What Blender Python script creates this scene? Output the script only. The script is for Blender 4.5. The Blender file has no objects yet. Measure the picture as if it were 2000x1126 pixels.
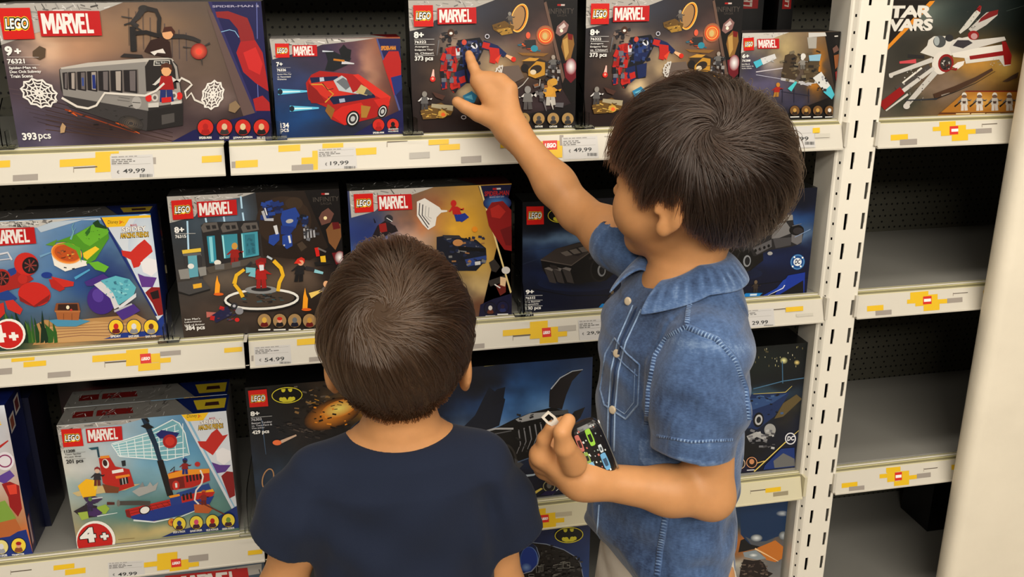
import bpy, bmesh, math, random
import numpy as np
from mathutils import Vector, Matrix

# ------------------------------------------------------------------ camera
S, HC = 1.385, 1.30                       # distance of the lens from the shelf fronts, height of the lens
CF, PITCH, YAW, ROLL = 1832.93, 0.326606, 0.200982, -0.002521
def cam_axes():
    F = np.array([math.sin(YAW)*math.cos(PITCH), math.cos(YAW)*math.cos(PITCH), -math.sin(PITCH)])
    Rt = np.array([math.cos(YAW), -math.sin(YAW), 0.0]); U = np.cross(Rt, F)
    c, s = math.cos(ROLL), math.sin(ROLL)
    return c*Rt + s*U, -s*Rt + c*U, F
CR, CU, CFW = cam_axes()
def at(x, y, Y=0.0):
    """point of the plane y=Y that stands at pixel (x, y) of the 2000x1126 photograph"""
    v = CFW + CR*(x-1000)/CF - CU*(y-563)/CF
    t = (Y+S)/v[1]
    return float(v[0]*t), float(v[2]*t + HC)
def P3(x, y, Y):
    a = at(x, y, Y); return np.array([a[0], Y, a[1]])
scene = bpy.context.scene
cd = bpy.data.cameras.new('camera'); cam = bpy.data.objects.new('camera', cd)
scene.collection.objects.link(cam); scene.camera = cam
cd.sensor_width = 36.0; cd.lens = CF/2000*36.0; cd.clip_start = 0.02
cam.matrix_world = Matrix(((CR[0], CU[0], -CFW[0], 0), (CR[1], CU[1], -CFW[1], -S), (CR[2], CU[2], -CFW[2], HC), (0, 0, 0, 1)))

# ------------------------------------------------------------------ world, lamps, exposure
world = bpy.data.worlds.new('shop_air'); scene.world = world; world.use_nodes = True
bg = world.node_tree.nodes['Background']; bg.inputs[0].default_value = (1.0, 0.93, 0.84, 1); bg.inputs[1].default_value = 0.06
def lamp(name, loc, aim, sx, sy, watts, col=(1, .93, .82)):
    l = bpy.data.lights.new(name, 'AREA'); l.shape = 'RECTANGLE'; l.size = sx; l.size_y = sy; l.energy = watts; l.color = col
    o = bpy.data.objects.new(name, l); scene.collection.objects.link(o); o.location = loc
    o.rotation_euler = (Vector(aim)-Vector(loc)).to_track_quat('-Z', 'Y').to_euler(); return o
lamp('ceiling_strip_light', (0.1, -.55, 2.75), (0.1, -0.35, 0.0), 3.2, 0.25, 22)
lamp('ceiling_strip_light', (0.2, -2.3, 2.75), (0.2, -.3, 0.8), 3.6, 0.35, 40)
lamp('ceiling_strip_light', (0.6, -3.9, 2.75), (0.6, -.3, 0.8), 3.8, 0.40, 130)  # rear strip added for more frontal light on boxes and column
scene.view_settings.view_transform = 'Standard'; scene.view_settings.look = 'None'
scene.view_settings.gamma = 1.0; scene.view_settings.use_curve_mapping = False
scene.view_settings.exposure = -0.12

# ------------------------------------------------------------------ small helpers
def lin(c):
    """'rrggbb' or (r,g,b) in 0..255 display values -> linear"""
    if isinstance(c, str): c = tuple(int(c[i:i+2], 16) for i in (0, 2, 4))
    a = np.asarray(c, float)/255.0
    return np.where(a <= .04045, a/12.92, ((a+.055)/1.055)**2.4)
def link(o, parent=None):
    scene.collection.objects.link(o)
    if parent is not None:
        o.parent = parent
        o.matrix_parent_inverse = Matrix.Translation(parent.location).inverted() if parent.rotation_euler.z == 0 else parent.matrix_world.inverted()
    return o
def tag(o, label=None, cat=None, group=None, kind=None):
    if label: o['label'] = label
    if cat: o['category'] = cat
    if group: o['group'] = group
    if kind: o['kind'] = kind
    return o
def empty(name, loc, label, cat, group=None):
    o = bpy.data.objects.new(name, None); o.location = loc; o.empty_display_size = .05
    scene.collection.objects.link(o); return tag(o, label, cat, group)
MATS = {}
def mat(name, col=(200, 200, 200), rough=.5, spec=.5, metal=0., attr=False, coat=0., trans=0., bump=None, noise=None, sss=0., ior=1.5, sheen=0.):
    if name in MATS: return MATS[name]
    m = bpy.data.materials.new(name); m.use_nodes = True; nt = m.node_tree; b = nt.nodes['Principled BSDF']
    b.inputs['Base Color'].default_value = (*lin(col), 1); b.inputs['Roughness'].default_value = rough
    b.inputs['Specular IOR Level'].default_value = spec; b.inputs['Metallic'].default_value = metal
    b.inputs['Coat Weight'].default_value = coat; b.inputs['Coat Roughness'].default_value = .25
    b.inputs['Transmission Weight'].default_value = trans; b.inputs['IOR'].default_value = ior
    b.inputs['Sheen Weight'].default_value = sheen
    if sss:
        b.inputs['Subsurface Weight'].default_value = sss; b.inputs['Subsurface Radius'].default_value = (1., .35, .18); b.inputs['Subsurface Scale'].default_value = .006
    src = None
    if attr:
        a = nt.nodes.new('ShaderNodeAttribute'); a.attribute_name = 'Col'; src = a.outputs['Color']
    if noise:       # (scale, amount, detail)
        tc = nt.nodes.new('ShaderNodeTexCoord'); n = nt.nodes.new('ShaderNodeTexNoise'); n.inputs['Scale'].default_value = noise[0]; n.inputs['Detail'].default_value = noise[2]
        nt.links.new(tc.outputs['Object'], n.inputs['Vector'])
        mr = nt.nodes.new('ShaderNodeMapRange'); mr.inputs[1].default_value = .25; mr.inputs[2].default_value = .75; mr.inputs[3].default_value = 1-noise[1]; mr.inputs[4].default_value = 1+noise[1]
        nt.links.new(n.outputs['Fac'], mr.inputs[0])
        mx = nt.nodes.new('ShaderNodeVectorMath'); mx.operation = 'SCALE'
        if src is not None: nt.links.new(src, mx.inputs[0])
        else: mx.inputs[0].default_value = tuple(lin(col))
        nt.links.new(mr.outputs[0], mx.inputs['Scale']); src = mx.outputs[0]
    if src is not None: nt.links.new(src, b.inputs['Base Color'])
    if bump:        # (scale, strength, distance)
        tc = nt.nodes.new('ShaderNodeTexCoord'); n = nt.nodes.new('ShaderNodeTexNoise'); n.inputs['Scale'].default_value = bump[0]; n.inputs['Detail'].default_value = 4
        nt.links.new(tc.outputs['Object'], n.inputs['Vector'])
        bp = nt.nodes.new('ShaderNodeBump'); bp.inputs['Strength'].default_value = bump[1]; bp.inputs['Distance'].default_value = bump[2]
        nt.links.new(n.outputs['Fac'], bp.inputs['Height']); nt.links.new(bp.outputs[0], b.inputs['Normal'])
    MATS[name] = m; return m
class MB:
    """collects faces (with a colour per vertex) and links them as one mesh object"""
    def __init__(s): s.v = []; s.f = []; s.c = []; s.n = 0
    def add(s, v, f, c=(1, 1, 1)):
        v = np.asarray(v, float).reshape(-1, 3); c = np.asarray(c, float)
        if c.ndim == 1: c = np.tile(c, (len(v), 1))
        s.v.append(v); s.c.append(c); s.f += [tuple(i+s.n for i in q) for q in f]; s.n += len(v); return s
    def box(s, x0, x1, y0, y1, z0, z1, c=(1, 1, 1)):
        v = [(x, y, z) for x in (x0, x1) for y in (y0, y1) for z in (z0, z1)]
        return s.add(v, [(0, 1, 3, 2), (4, 6, 7, 5), (0, 4, 5, 1), (2, 3, 7, 6), (0, 2, 6, 4), (1, 5, 7, 3)], c)
    def prof(s, pts, x0, x1, c=(1, 1, 1), za=0., zb=0.):
        """closed (y,z) profile swept along x; za/zb lift each end"""
        n = len(pts); v = [(x0, p[0], p[1]+za) for p in pts]+[(x1, p[0], p[1]+zb) for p in pts]
        f = [(i, (i+1) % n, (i+1) % n+n, i+n) for i in range(n)]+[tuple(range(n))[::-1], tuple(range(n, 2*n))]
        return s.add(v, f, c)
    def tube(s, pts, r, c=(1, 1, 1), n=8, closed=False):
        pts = [Vector(p) for p in pts]; m = len(pts); rr = r if hasattr(r, '__len__') else [r]*m
        v = []; up = Vector((.13, .21, .97))
        for i, p in enumerate(pts):
            d = (pts[min(i+1, m-1)]-pts[max(i-1, 0)]).normalized()
            if i == 0: a = d.cross(up).normalized()
            else: a = (a - d*a.dot(d)).normalized()
            b = d.cross(a)
            for k in range(n):
                t = 2*math.pi*k/n; v.append(tuple(p+(a*math.cos(t)+b*math.sin(t))*rr[i]))
        f = [(i*n+k, i*n+(k+1) % n, (i+1)*n+(k+1) % n, (i+1)*n+k) for i in range(m-1) for k in range(n)]
        f += [tuple(range(n))[::-1], tuple(range((m-1)*n, m*n))]
        return s.add(v, f, c)
    def build(s, name, m, parent=None, smooth=False, bevel=0, col=True):
        me = bpy.data.meshes.new(name); V = np.concatenate(s.v)
        me.from_pydata(V.tolist(), [], s.f)
        if col:
            a = me.color_attributes.new('Col', 'FLOAT_COLOR', 'POINT'); C = np.concatenate(s.c)
            a.data.foreach_set('color', np.concatenate([C, np.ones((len(C), 1))], 1).astype(np.float32).ravel())
        me.materials.append(m)
        if smooth: me.shade_smooth()
        o = bpy.data.objects.new(name, me); link(o, parent)
        if bevel:
            b = o.modifiers.new('bevel', 'BEVEL'); b.width = bevel; b.segments = 2; b.limit_method = 'ANGLE'; b.angle_limit = .6
        return o
# ------------------------------------------------------------------ the shop: floor, ceiling, walls, column
M_STEEL = mat('white_powder_coat', (236, 230, 216), .42, .4, noise=(3, .03, 2))
M_WALLP = mat('painted_plaster', (240, 230, 210), .8, .25, bump=(14, .5, .004), noise=(6, .05, 6))
def slab(name, x0, x1, y0, y1, z0, z1, m):
    return tag(MB().box(x0, x1, y0, y1, z0, z1).build(name, m, col=False), kind='structure')
M_FLOOR = mat('floor_tiles', (150, 142, 130), .35, .5, noise=(8, .06, 4))
slab('floor', -3.2, 3.2, -4.2, .75, -.05, 0, M_FLOOR)
slab('ceiling', -3.2, 3.2, -4.2, .75, 2.95, 3.0, mat('ceiling_board', (225, 220, 210), .9, .2, noise=(20, .03, 4)))
slab('wall_back', -3.2, 3.2, .69, .75, 0, 2.95, mat('back_wall_paint', (120, 116, 108), .8, .2, noise=(4, .04, 3)))
# column in front of the right-hand shelves, with a softly rounded plaster corner
cx = 1.1255
o = MB().box(cx, cx+.9, -.055, -.006, 0, 2.95).build('column_right', M_WALLP, col=False)
b = o.modifiers.new('round', 'BEVEL'); b.width = .022; b.segments = 6; b.limit_method = 'ANGLE'; o.data.shade_smooth()
tag(o, kind='structure')

# ------------------------------------------------------------------ shelving
Z1, Z2, Z3, Z4 = 1.0665, .7668, .4185, .115       # shelf tops
XA, XJ, XP0, XP, XC = -1.05, -.134, .834, .8945, 1.85
M_RAIL = mat('price_rail_plastic', (244, 238, 224), .45, .3, attr=True)
M_SHELF = mat('shelf_board_steel', (134, 132, 126), .5, .3, noise=(5, .03, 2))
M_PEG = mat('pegboard_dark', (44, 44, 38), .6, .3)
def peg_nodes():
    nt = M_PEG.node_tree; b = nt.nodes['Principled BSDF']
    N = nt.nodes.new; L = nt.links.new
    tc = N('ShaderNodeTexCoord'); sp = N('ShaderNodeSeparateXYZ'); L(tc.outputs['Object'], sp.inputs[0])
    def m(op, a, b_=None, c_=None):
        n = N('ShaderNodeMath'); n.operation = op
        for i, q in enumerate((a, b_, c_)):
            if q is None: continue
            if isinstance(q, (int, float)): n.inputs[i].default_value = q
            else: L(q, n.inputs[i])
        return n.outputs[0]
    outs = []
    for px, pz, ox, oz in ((.0127, .0254, 0, 0), (.0254, .0254, .5, .5)):
        fx = m('SUBTRACT', m('FRACT', m('ADD', m('DIVIDE', sp.outputs[0], px), 50+ox)), .5)
        fz = m('SUBTRACT', m('FRACT', m('ADD', m('DIVIDE', sp.outputs[2], pz), 50+oz)), .5)
        dx = m('MULTIPLY', fx, px); dz = m('MULTIPLY', fz, pz)
        d = m('SQRT', m('ADD', m('MULTIPLY', dx, dx), m('MULTIPLY', dz, dz)))
        outs.append(m('GREATER_THAN', d, .0023))
    k = m('MULTIPLY', outs[0], outs[1])
    mx = N('ShaderNodeMix'); mx.data_type = 'RGBA'; L(k, mx.inputs[0]); mx.inputs[6].default_value = (.001, .001, .001, 1); mx.inputs[7].default_value = (*lin((72, 70, 60)), 1)
    L(mx.outputs[2], b.inputs['Base Color'])
peg_nodes()
WHT, YEL, GRY, RED = lin((206, 200, 187)), lin((222, 180, 30)), lin((176, 168, 158)), lin((205, 45, 32))
# letters ------------------------------------------------------------------
_fc = {}
def glyphs(s, bold=0., shear=0., space=1.):
    """filled outlines of a word, built in font, normalised: returns verts (n,2), faces"""
    key = (s, bold, shear, space)
    if key not in _fc:
        cu = bpy.data.curves.new('w', 'FONT'); cu.body = s; cu.offset = bold; cu.shear = shear; cu.space_character = space
        cu.resolution_u = 3; ob = bpy.data.objects.new('w', cu); scene.collection.objects.link(ob)
        dg = bpy.context.evaluated_depsgraph_get(); me = ob.evaluated_get(dg).to_mesh()
        v = np.array([tuple(q.co)[:2] for q in me.vertices]) if len(me.vertices) else np.zeros((1, 2))
        f = [tuple(p.vertices) for p in me.polygons]
        ob.evaluated_get(dg).to_mesh_clear(); bpy.data.objects.remove(ob); bpy.data.curves.remove(cu)
        _fc[key] = (v, f)
    return _fc[key]
MARV = {   # condensed slab capitals on a 1 x 2 cell
 'M': [[(0, 0), (0, 2), (.3, 2), (.5, 1.1), (.7, 2), (1, 2), (1, 0), (.74, 0), (.74, 1.15), (.56, .35), (.44, .35), (.26, 1.15), (.26, 0)]],
 'A': [[(0, 0), (.33, 2), (.67, 2), (1, 0), (.7, 0), (.65, .4), (.35, .4), (.3, 0)], None, [(.4, .72), (.5, 1.5), (.6, .72)]],
 'R': [[(0, 0), (0, 2), (.65, 2), (.92, 1.85), (.97, 1.5), (.92, 1.1), (.72, .95), (1, 0), (.7, 0), (.45, .85), (.3, .85), (.3, 0)], None, [(.3, 1.2), (.3, 1.7), (.6, 1.66), (.62, 1.3)]],
 'V': [[(0, 2), (.32, 2), (.5, .75), (.68, 2), (1, 2), (.66, 0), (.34, 0)]],
 'E': [[(0, 0), (0, 2), (.9, 2), (.9, 1.66), (.32, 1.66), (.32, 1.2), (.8, 1.2), (.8, .86), (.32, .86), (.32, .36), (.92, .36), (.92, 0)]],
 'L': [[(0, 0), (0, 2), (.32, 2), (.32, .36), (.92, .36), (.92, 0)]]}
class Sheet:
    """flat printed matter: coloured outlines laid over each other on one plane y=Y, kept in one MB"""
    def __init__(s, mb, Y, crop=None, dy=1.2e-5):
        s.mb = mb; s.Y = Y; s.k = 1; s.crop = crop or (0, 0, 1.); s.dy = dy
    def px(s, p):
        return (s.crop[0]+p[0]/s.crop[2], s.crop[1]+p[1]/s.crop[2])
    def w(s, p): return at(*s.px(p), s.Y)
    def raw(s, pts, faces, col):
        v = [(a, s.Y-s.k*s.dy, b) for a, b in pts]; s.mb.add(v, faces, col); s.k += 1; return s
    def poly(s, pts, col):
        c = np.array([lin(q) for q in col]) if isinstance(col, list) else lin(col)
        return s.raw([s.w(p) for p in pts], [tuple(range(len(pts)))], c)
    def ell(s, cx, cy, rx, ry, col, rot=0, n=22, a0=0, a1=360):
        t = np.radians(np.linspace(a0, a1, n, endpoint=(a1-a0) < 360)); c, q = math.cos(math.radians(rot)), math.sin(math.radians(rot))
        X, Yy = rx*np.cos(t), ry*np.sin(t)
        return s.poly([(cx+c*a-q*b, cy+q*a+c*b) for a, b in zip(X, Yy)], col)
    def ring(s, cx, cy, rx, ry, w, col, rot=0, n=26, a0=0, a1=360):
        t = np.radians(np.linspace(a0, a1, n+1)); c, q = math.cos(math.radians(rot)), math.sin(math.radians(rot))
        return s.line([(cx+c*rx*math.cos(k)-q*ry*math.sin(k), cy+q*rx*math.cos(k)+c*ry*math.sin(k)) for k in t], w, col)
    def line(s, pts, w, col, w1=None):
        p = np.array(pts, float); n = len(p); d = np.gradient(p, axis=0); d /= np.maximum(np.linalg.norm(d, axis=1, keepdims=True), 1e-9)
        q = np.stack([-d[:, 1], d[:, 0]], 1); ww = np.linspace(w, w if w1 is None else w1, n)[:, None]*.5
        A, B = p+q*ww, p-q*ww
        pts2 = [s.w(x) for x in np.concatenate([A, B])]
        return s.raw(pts2, [(i, i+1, n+i+1, n+i) for i in range(n-1)], lin(col) if not isinstance(col, list) else np.array([lin(c) for c in col]*2))
    def text(s, word, x0, yt, x1, yb, col, bold=0., shear=0., space=1., grow=0.):
        v, f = glyphs(word, bold, shear, space); lo, hi = v.min(0), v.max(0)
        A = s.w((x0, yb)); B = s.w((x1, yb)); H = s.w((x0, yt)); wd = B[0]-A[0]; ht = H[1]-A[1]
        u = (v-lo)/np.maximum(hi-lo, 1e-6)
        u = (u-.5)*(1+grow)+.5
        pts = [(A[0]+a*wd, A[1]+b*ht) for a, b in u]
        return s.raw(pts, f, lin(col))
    def lego(s, x0, yt, x1, yb, rim=True):
        s.poly([(x0, yt+(x1-x0)*.0), (x1, yt), (x1, yb), (x0, yb)], (208, 34, 24))
        return s
    def brick(s, q, rim=True):
        """red square mark with the rounded italic wordmark; q = its four corners TL, TR, BR, BL"""
        s.poly(q, (212, 36, 26)); q = np.array(q, float)
        def P(u, v): return tuple((q[3]*(1-u)+q[2]*u)*(1-v)+(q[0]*(1-u)+q[1]*u)*v)
        v, f = glyphs('LEGO', .03, .18, 1.06); lo, hi = v.min(0), v.max(0)
        def put(word_v, faces, col, m=.13, h0=.33, h1=.67):
            u = (word_v-lo)/(hi-lo); pts = [s.w(P(m+a*(1-2*m), h0+b*(h1-h0))) for a, b in u]
            s.raw(pts, faces, lin(col))
        if rim:
            for bo, col in ((.165, (252, 214, 60)), (.115, (20, 12, 8))):
                vb, fb = glyphs('LEGO', bo, .18, 1.06); put(vb, fb, col)
        put(v, f, (250, 248, 244)); return s
    def marvel(s, q, edge=(196, 30, 34), ink=(238, 232, 228)):
        s.poly(q, edge); q = np.array(q, float)
        def P(u, v): return tuple((q[3]*(1-u)+q[2]*u)*(1-v)+(q[0]*(1-u)+q[1]*u)*v)
        x = .045; wd = {'M': .21, 'A': .155, 'R': .15, 'V': .15, 'E': .12, 'L': .115}
        for i, ch in enumerate('MARVEL'):
            for part, cc in zip([MARV[ch][0]]+MARV[ch][2:], (ink, edge)):
                s.raw([s.w(P(x+a*wd[ch], .1+b*.4)) for a, b in part], [tuple(range(len(part)))], lin(cc))
            x += wd[ch]+(-.022 if ch in 'ARV' and i < 4 else .008)
            if ch == 'M': x -= .012
        return s
RAILS = []
def rail(name, x0, x1, zt, label, dz=0., col=None, ribs=True):
    """sloped price rail: channel on top, leaning face, bright lower lip; returns the sheet of its printed strip"""
    z = zt
    c = WHT if col is None else col
    mb = MB()
    prof = [(.030, z-.001), (.024, z+.0015), (.021, z+.001), (.018, z-.0025), (.0165, z-.002), (.0145, z-.006), (.0125, z-.006), (.000, z-.0415), (-.002, z-.0425), (-.002, z-.0448), (.004, z-.0448), (.017, z-.008), (.030, z-.006)]
    mb.prof(prof, x0, x1, c, 0, dz)
    for (ya, za), (yb, zb), cc in (((.0300, -.0007), (.0245, .0019), (188, 186, 176)), ((.0235, .0018), (.0185, -.0018), (132, 128, 100)), ((.0163, -.0016), (.0147, -.0052), (128, 122, 88))):
        mb.add([(x0, ya, z+za+.0003), (x1, ya, z+za+dz+.0003), (x1, yb-.0003, z+zb+dz+.0003), (x0, yb-.0003, z+zb+.0003)], [(0, 1, 2, 3)], lin(cc))
    for yy, zz in ((.0240, .0014), (.0172, -.0014), (.0138, -.0062)):
        mb.tube([(x0, yy, z+zz), (x1, yy, z+dz+zz)], .0009, lin((214, 204, 150)), 6)
    if ribs:
        for xe in (x0-.0035, x1+.0035):
            mb.box(xe-.0025, xe+.0025, -.001, .028, z-.040+(dz if xe > x0 else 0), z-.001+(dz if xe > x0 else 0), c)
    return mb
# ------------------------------------------------------------------ rails with their printed strips
class PStrip:
    def __init__(s, rail_name, x0, x1, z, label, dz=0., crop=(0, 0, 1.), col=None):
        s.z = z; s.x0 = x0; s.x1 = x1; s.g = dz/(x1-x0); s.k = 1; s.crop = crop; s.label = label
        s.mb = rail(rail_name, x0, x1, z, label, dz, col)
    def pt(s, p, k):
        x, y = s.crop[0]+p[0]/s.crop[2], s.crop[1]+p[1]/s.crop[2]
        d = CFW+CR*(x-1000)/CF-CU*(y-563)/CF; C = np.array([0, -S, HC])
        # face plane: y = .0125 t, z = zf + .0355 t (+ g*(x-x0))
        zf = s.z-.0415
        A = np.array([[d[1], -.0125], [d[2]-s.g*d[0], -.0355]]); b = np.array([-C[1], zf-C[2]+s.g*(C[0]-s.x0)])
        q = np.linalg.solve(A, b); P = C+q[0]*d
        t = min(max(q[1], -.02), 1.0)
        return (min(max(P[0], s.x0+.0005), s.x1-.0005), .0125*t-.0003-k*1.2e-5, zf+.0355*t+s.g*(P[0]-s.x0))
    def poly(s, pts, c):
        s.mb.add([s.pt(p, s.k) for p in pts], [tuple(range(len(pts)))], c); s.k += 1; return s
    def rect(s, x0, y0, x1, y1, c, sl=None):
        if sl is None: sl = -.055*(1 if s.z > 1 else 1.45 if s.z > .7 else 2.1)*(x1-x0)
        return s.poly([(x0, y0-sl/2), (x1, y0+sl/2), (x1, y1+sl/2), (x0, y1-sl/2)], c)
    def word(s, t, x0, y0, x1, y1, c=(.012, .012, .012), bold=0., sl=None, shear=0.):
        if sl is None: sl = -.055*(1 if s.z > 1 else 1.45 if s.z > .7 else 2.1)*(x1-x0)
        v, f = glyphs(t, bold, shear, 1.0); lo, hi = v.min(0), v.max(0); w = (v-lo)/np.maximum(hi-lo, 1e-6)
        s.mb.add([s.pt((x0+a*(x1-x0), y1-sl/2-b*(y1-y0)+a*sl), s.k) for a, b in w], f, c); s.k += 1; return s
    def notch(s, x0, y0, x1, y1):
        s.rect(x0, y0, x1, y0+(y1-y0)*.22, lin((90, 78, 66))); s.rect(x0, y0, x0+(x1-x0)*.03, y1, lin((150, 138, 124))); return s  # notch shown only by shadow painted along its top and left
    def tick(s, x0, y0, x1, y1):
        s.rect(x0, y1-.5/s.crop[2]*3, x1, y1+.5/s.crop[2]*3, lin((214, 208, 196)))
    def price(s, x0, y0, x1, y1, sl, num, nx0, ny0, nx1, ny1, code=None, where=''):
        """paper price ticket: border lines, three lines of small print, price, bar code"""
        keep, s.mb = s.mb, MB(); s.k += 6
        s.poly([(x0, y0), (x1, y0+sl), (x1+(y1-y0)*.08, y1+sl), (x0+(y1-y0)*.08, y1)], lin((196, 193, 190)))
        h = y1-y0; w = x1-x0; g = (.11, .10, .10)
        for v in (.10, .40): s.rect(x0+.05*w, y0+h*v+sl*.5-h*.005, x1-.05*w, y0+h*v+sl*.5+h*.008, lin((150, 146, 140)), sl*.9)
        rr = random.Random(int(x0*7))
        for i, (v, n) in enumerate(((.03, 5), (.16, 4), (.24, 5), (.32, 3))):
            u = .04
            for k in range(n):
                d = rr.uniform(.05, .15); yy = y0+h*v+sl*(u+d/2)
                s.rect(x0+u*w, yy, x0+(u+d)*w, yy+h*.045, (.16, .15, .14) if i else (.3, .28, .26), sl*d); u += d+.025
        s.word('€', nx0-(nx1-nx0)*.27, ny0+(ny1-ny0)*.35, nx0-(nx1-nx0)*.16, ny1+(ny1-ny0)*.05, sl=0)
        s.word(num, nx0, ny0, nx1, ny1, bold=.012, sl=sl*(nx1-nx0)/w)
        if code:
            cx0, cy0, cx1, cy1 = code; u = cx0
            while u < cx1:
                d = rr.choice((.012, .02, .03))*(cx1-cx0)*1.6; s.rect(u, cy0, min(u+d, cx1), cy1, (.02, .02, .02), 0); u += d+rr.choice((.015, .03))*(cx1-cx0)*1.6
        tag(s.mb.build('price_ticket', M_RAIL), 'ticket %s, %s' % (num, where), 'price ticket', 'price tickets in the rails'); s.mb = keep
        return s
    def mark(s, x0, y0, x1, y1, sl, white=False):
        s.poly([(x0, y0), (x1, y0+sl), (x1+(y1-y0)*.08, y1+sl), (x0+(y1-y0)*.08, y1)], RED)
        w, h = x1-x0, y1-y0
        s.word('LEGO', x0+w*.14, y0+h*.34+sl*.5, x1-w*.06, y0+h*.68+sl*.5, (.85, .83, .8), bold=.06, sl=sl*.8, shear=.2)
    def done(s):
        o = s.mb.build('price_rail', M_RAIL); return tag(o, s.label, 'price rail', 'white price rails')
def G(c=(176, 166, 156)): return lin(tuple(q*.86 for q in c))
# top shelf, left bay
r = PStrip('price_rail', XA, XJ-.003, Z1, 'white price rail under the train box on the top shelf', crop=(0, 240, 3.7037))
r.rect(-200, 276, 74, 326, YEL); r.rect(93, 372, 275, 417, G()); r.rect(432, 258, 700, 312, YEL); r.rect(690, 205, 800, 355, YEL); r.rect(690, 205, 860, 224, YEL)
r.notch(530, 316, 704, 358); r.rect(1104, 248, 1128, 296, G()); r.rect(1460, 236, 1604, 284, YEL)
r.price(795, 238, 1104, 404, -12, '49,99', 890, 329, 1050, 364, (1012, 368, 1104, 393), where="under the train box on the top shelf"); r.done()
# top shelf, right bay
r = PStrip('price_rail', XJ+.004, XP0, Z1, 'long white price rail under the red car and robot boxes', crop=(440, 250, 6.25))
r.rect(78, 408, 125, 485, G()); r.rect(125, 392, 398, 480, YEL); r.rect(648, 205, 915, 284, YEL); r.rect(1185, 175, 1440, 240, YEL)
r.rect(1062, 275, 1130, 512, YEL); r.rect(930, 357, 1075, 437, YEL); r.rect(810, 445, 1075, 520, G()); r.rect(1592, 240, 1845, 325, YEL)
r.price(1125, 255, 1590, 505, -22, '19,99', 1280, 400, 1505, 455, (1452, 462, 1588, 498), where="under the red car box")
r.crop = (740, 240, 6.25); r.notch(96, 212, 348, 290); r.rect(372, 355, 620, 430, G((196, 190, 180))); r.rect(605, 183, 852, 262, YEL); r.rect(740, 258, 988, 328, YEL)
r.rect(1003, 403, 1250, 482, G()); r.rect(1482, 228, 1640, 300, YEL); r.rect(1612, 300, 1624, 375, G())
r.crop = (0, 0, 1.); r.rect(1046, 275, 1098, 308, YEL, -2); r.rect(1060, 274, 1088, 292, RED, -1)
r.word('LEGO', 1064, 279, 1086, 288, (.85, .83, .8), bold=.06, sl=-1)
r.rect(1093, 262, 1100, 284, G(), 0); r.price(1097, 268, 1166, 311, -3, '49,99', 1120, 288, 1155, 297, (1147, 298, 1166, 304), where="under the gap between the two robot boxes")
r.rect(1206, 266, 1222, 277, YEL, -1); r.rect(1180, 265, 1200, 266, G(), 0)
r.price(1500, 244, 1588, 291, -4, '49,99', 1538, 267, 1578, 276, (1571, 276, 1589, 282), where="right end of the top rail behind the older boy"); r.rect(1586, 249, 1600, 259, YEL, -1); r.rect(1590, 260, 1620, 268, G((226, 220, 204)), -1)
r.done()
# top shelf, bay beyond the post
r = PStrip('price_rail', XP+.002, XC, Z1-.001, 'white price rail under the spacecraft box, right of the slotted post', crop=(1680, 220, 6.25))
def cluster(r, L, M_, grey, y0, s_=1.):
    pass
r.rect(372, 264, 582, 334, YEL); r.rect(484, 322, 694, 392, G()); r.rect(885, 170, 1010, 222, YEL); r.rect(965, 106, 1165, 165, YEL); r.rect(985, 158, 1120, 280, YEL); r.rect(1100, 152, 1290, 270, YEL)
r.rect(1118, 262, 1316, 340, YEL); r.rect(1290, 200, 1410, 258, YEL); r.rect(1408, 190, 1604, 250, G()); r.notch(1484, 132, 1672, 175); r.rect(1090, 162, 1195, 265, RED); r.rect(1112, 195, 1195, 230, (.85, .83, .8)); r.done()
# second shelf, left bay
r = PStrip('price_rail', XA, XJ-.003, Z2, 'white price rail on the second shelf below the underwater box, without a ticket', crop=(0, 640, 3.7037))
r.rect(82, 205, 250, 240, YEL); r.rect(170, 240, 334, 278, YEL); r.rect(-120, 295, 88, 340, G()); r.rect(345, 316, 511, 356, G()); r.rect(668, 190, 925, 238, YEL); r.rect(912, 145, 1070, 270, YEL)
r.rect(1060, 185, 1160, 250, YEL); r.rect(1000, 255, 1160, 306, YEL); r.rect(1150, 215, 1236, 250, YEL); r.notch(756, 240, 914, 285); r.rect(1158, 165, 1308, 198, G()); r.rect(1622, 140, 1752, 174, YEL)
r.mark(1012, 188, 1090, 258, -6); r.done()
# second shelf, right bay
r = PStrip('price_rail', XJ+.004, XP0, Z2-.0015, 'white rail on the second shelf behind the boys, with 54.99 ticket', crop=(470, 620, 9.09))
r.rect(190, 670, 230, 768, G()); r.price(235, 520, 880, 850, -45, '54.99', 425, 700, 775, 770, (695, 775, 885, 815), where="in the second shelf rail, left of the younger boy's head"); r.rect(1000, 365, 1365, 475, YEL); r.rect(1388, 570, 1700, 665, YEL); r.rect(1215, 680, 1700, 770, G())
r.crop = (900, 600, 6.25); r.rect(150, 440, 288, 500, G()); r.rect(512, 262, 860, 335, YEL); r.rect(842, 165, 1060, 375, YEL); r.rect(1050, 235, 1185, 370, YEL); r.rect(962, 365, 1185, 438, YEL); r.rect(1180, 290, 1296, 350, YEL)
r.notch(632, 332, 850, 400); r.rect(1187, 218, 1405, 283, G((200, 192, 180))); r.mark(987, 250, 1095, 362, -9)
r.price(1430, 155, 1800, 420, -25, '29,99', 1535, 285, 1740, 330, where="in the second shelf rail beside the older boy's shirt front")
r.crop = (1440, 560, 10.); r.notch(683, 420, 935, 495); r.rect(940, 380, 1280, 472, YEL); r.rect(1145, 512, 1475, 565, G((226, 220, 204)))
r.price(-150, 470, 700, 820, -60, '29.99', 280, 650, 590, 725, (515, 728, 690, 768), where="in the second shelf rail behind the older boy's back"); r.done()
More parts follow.
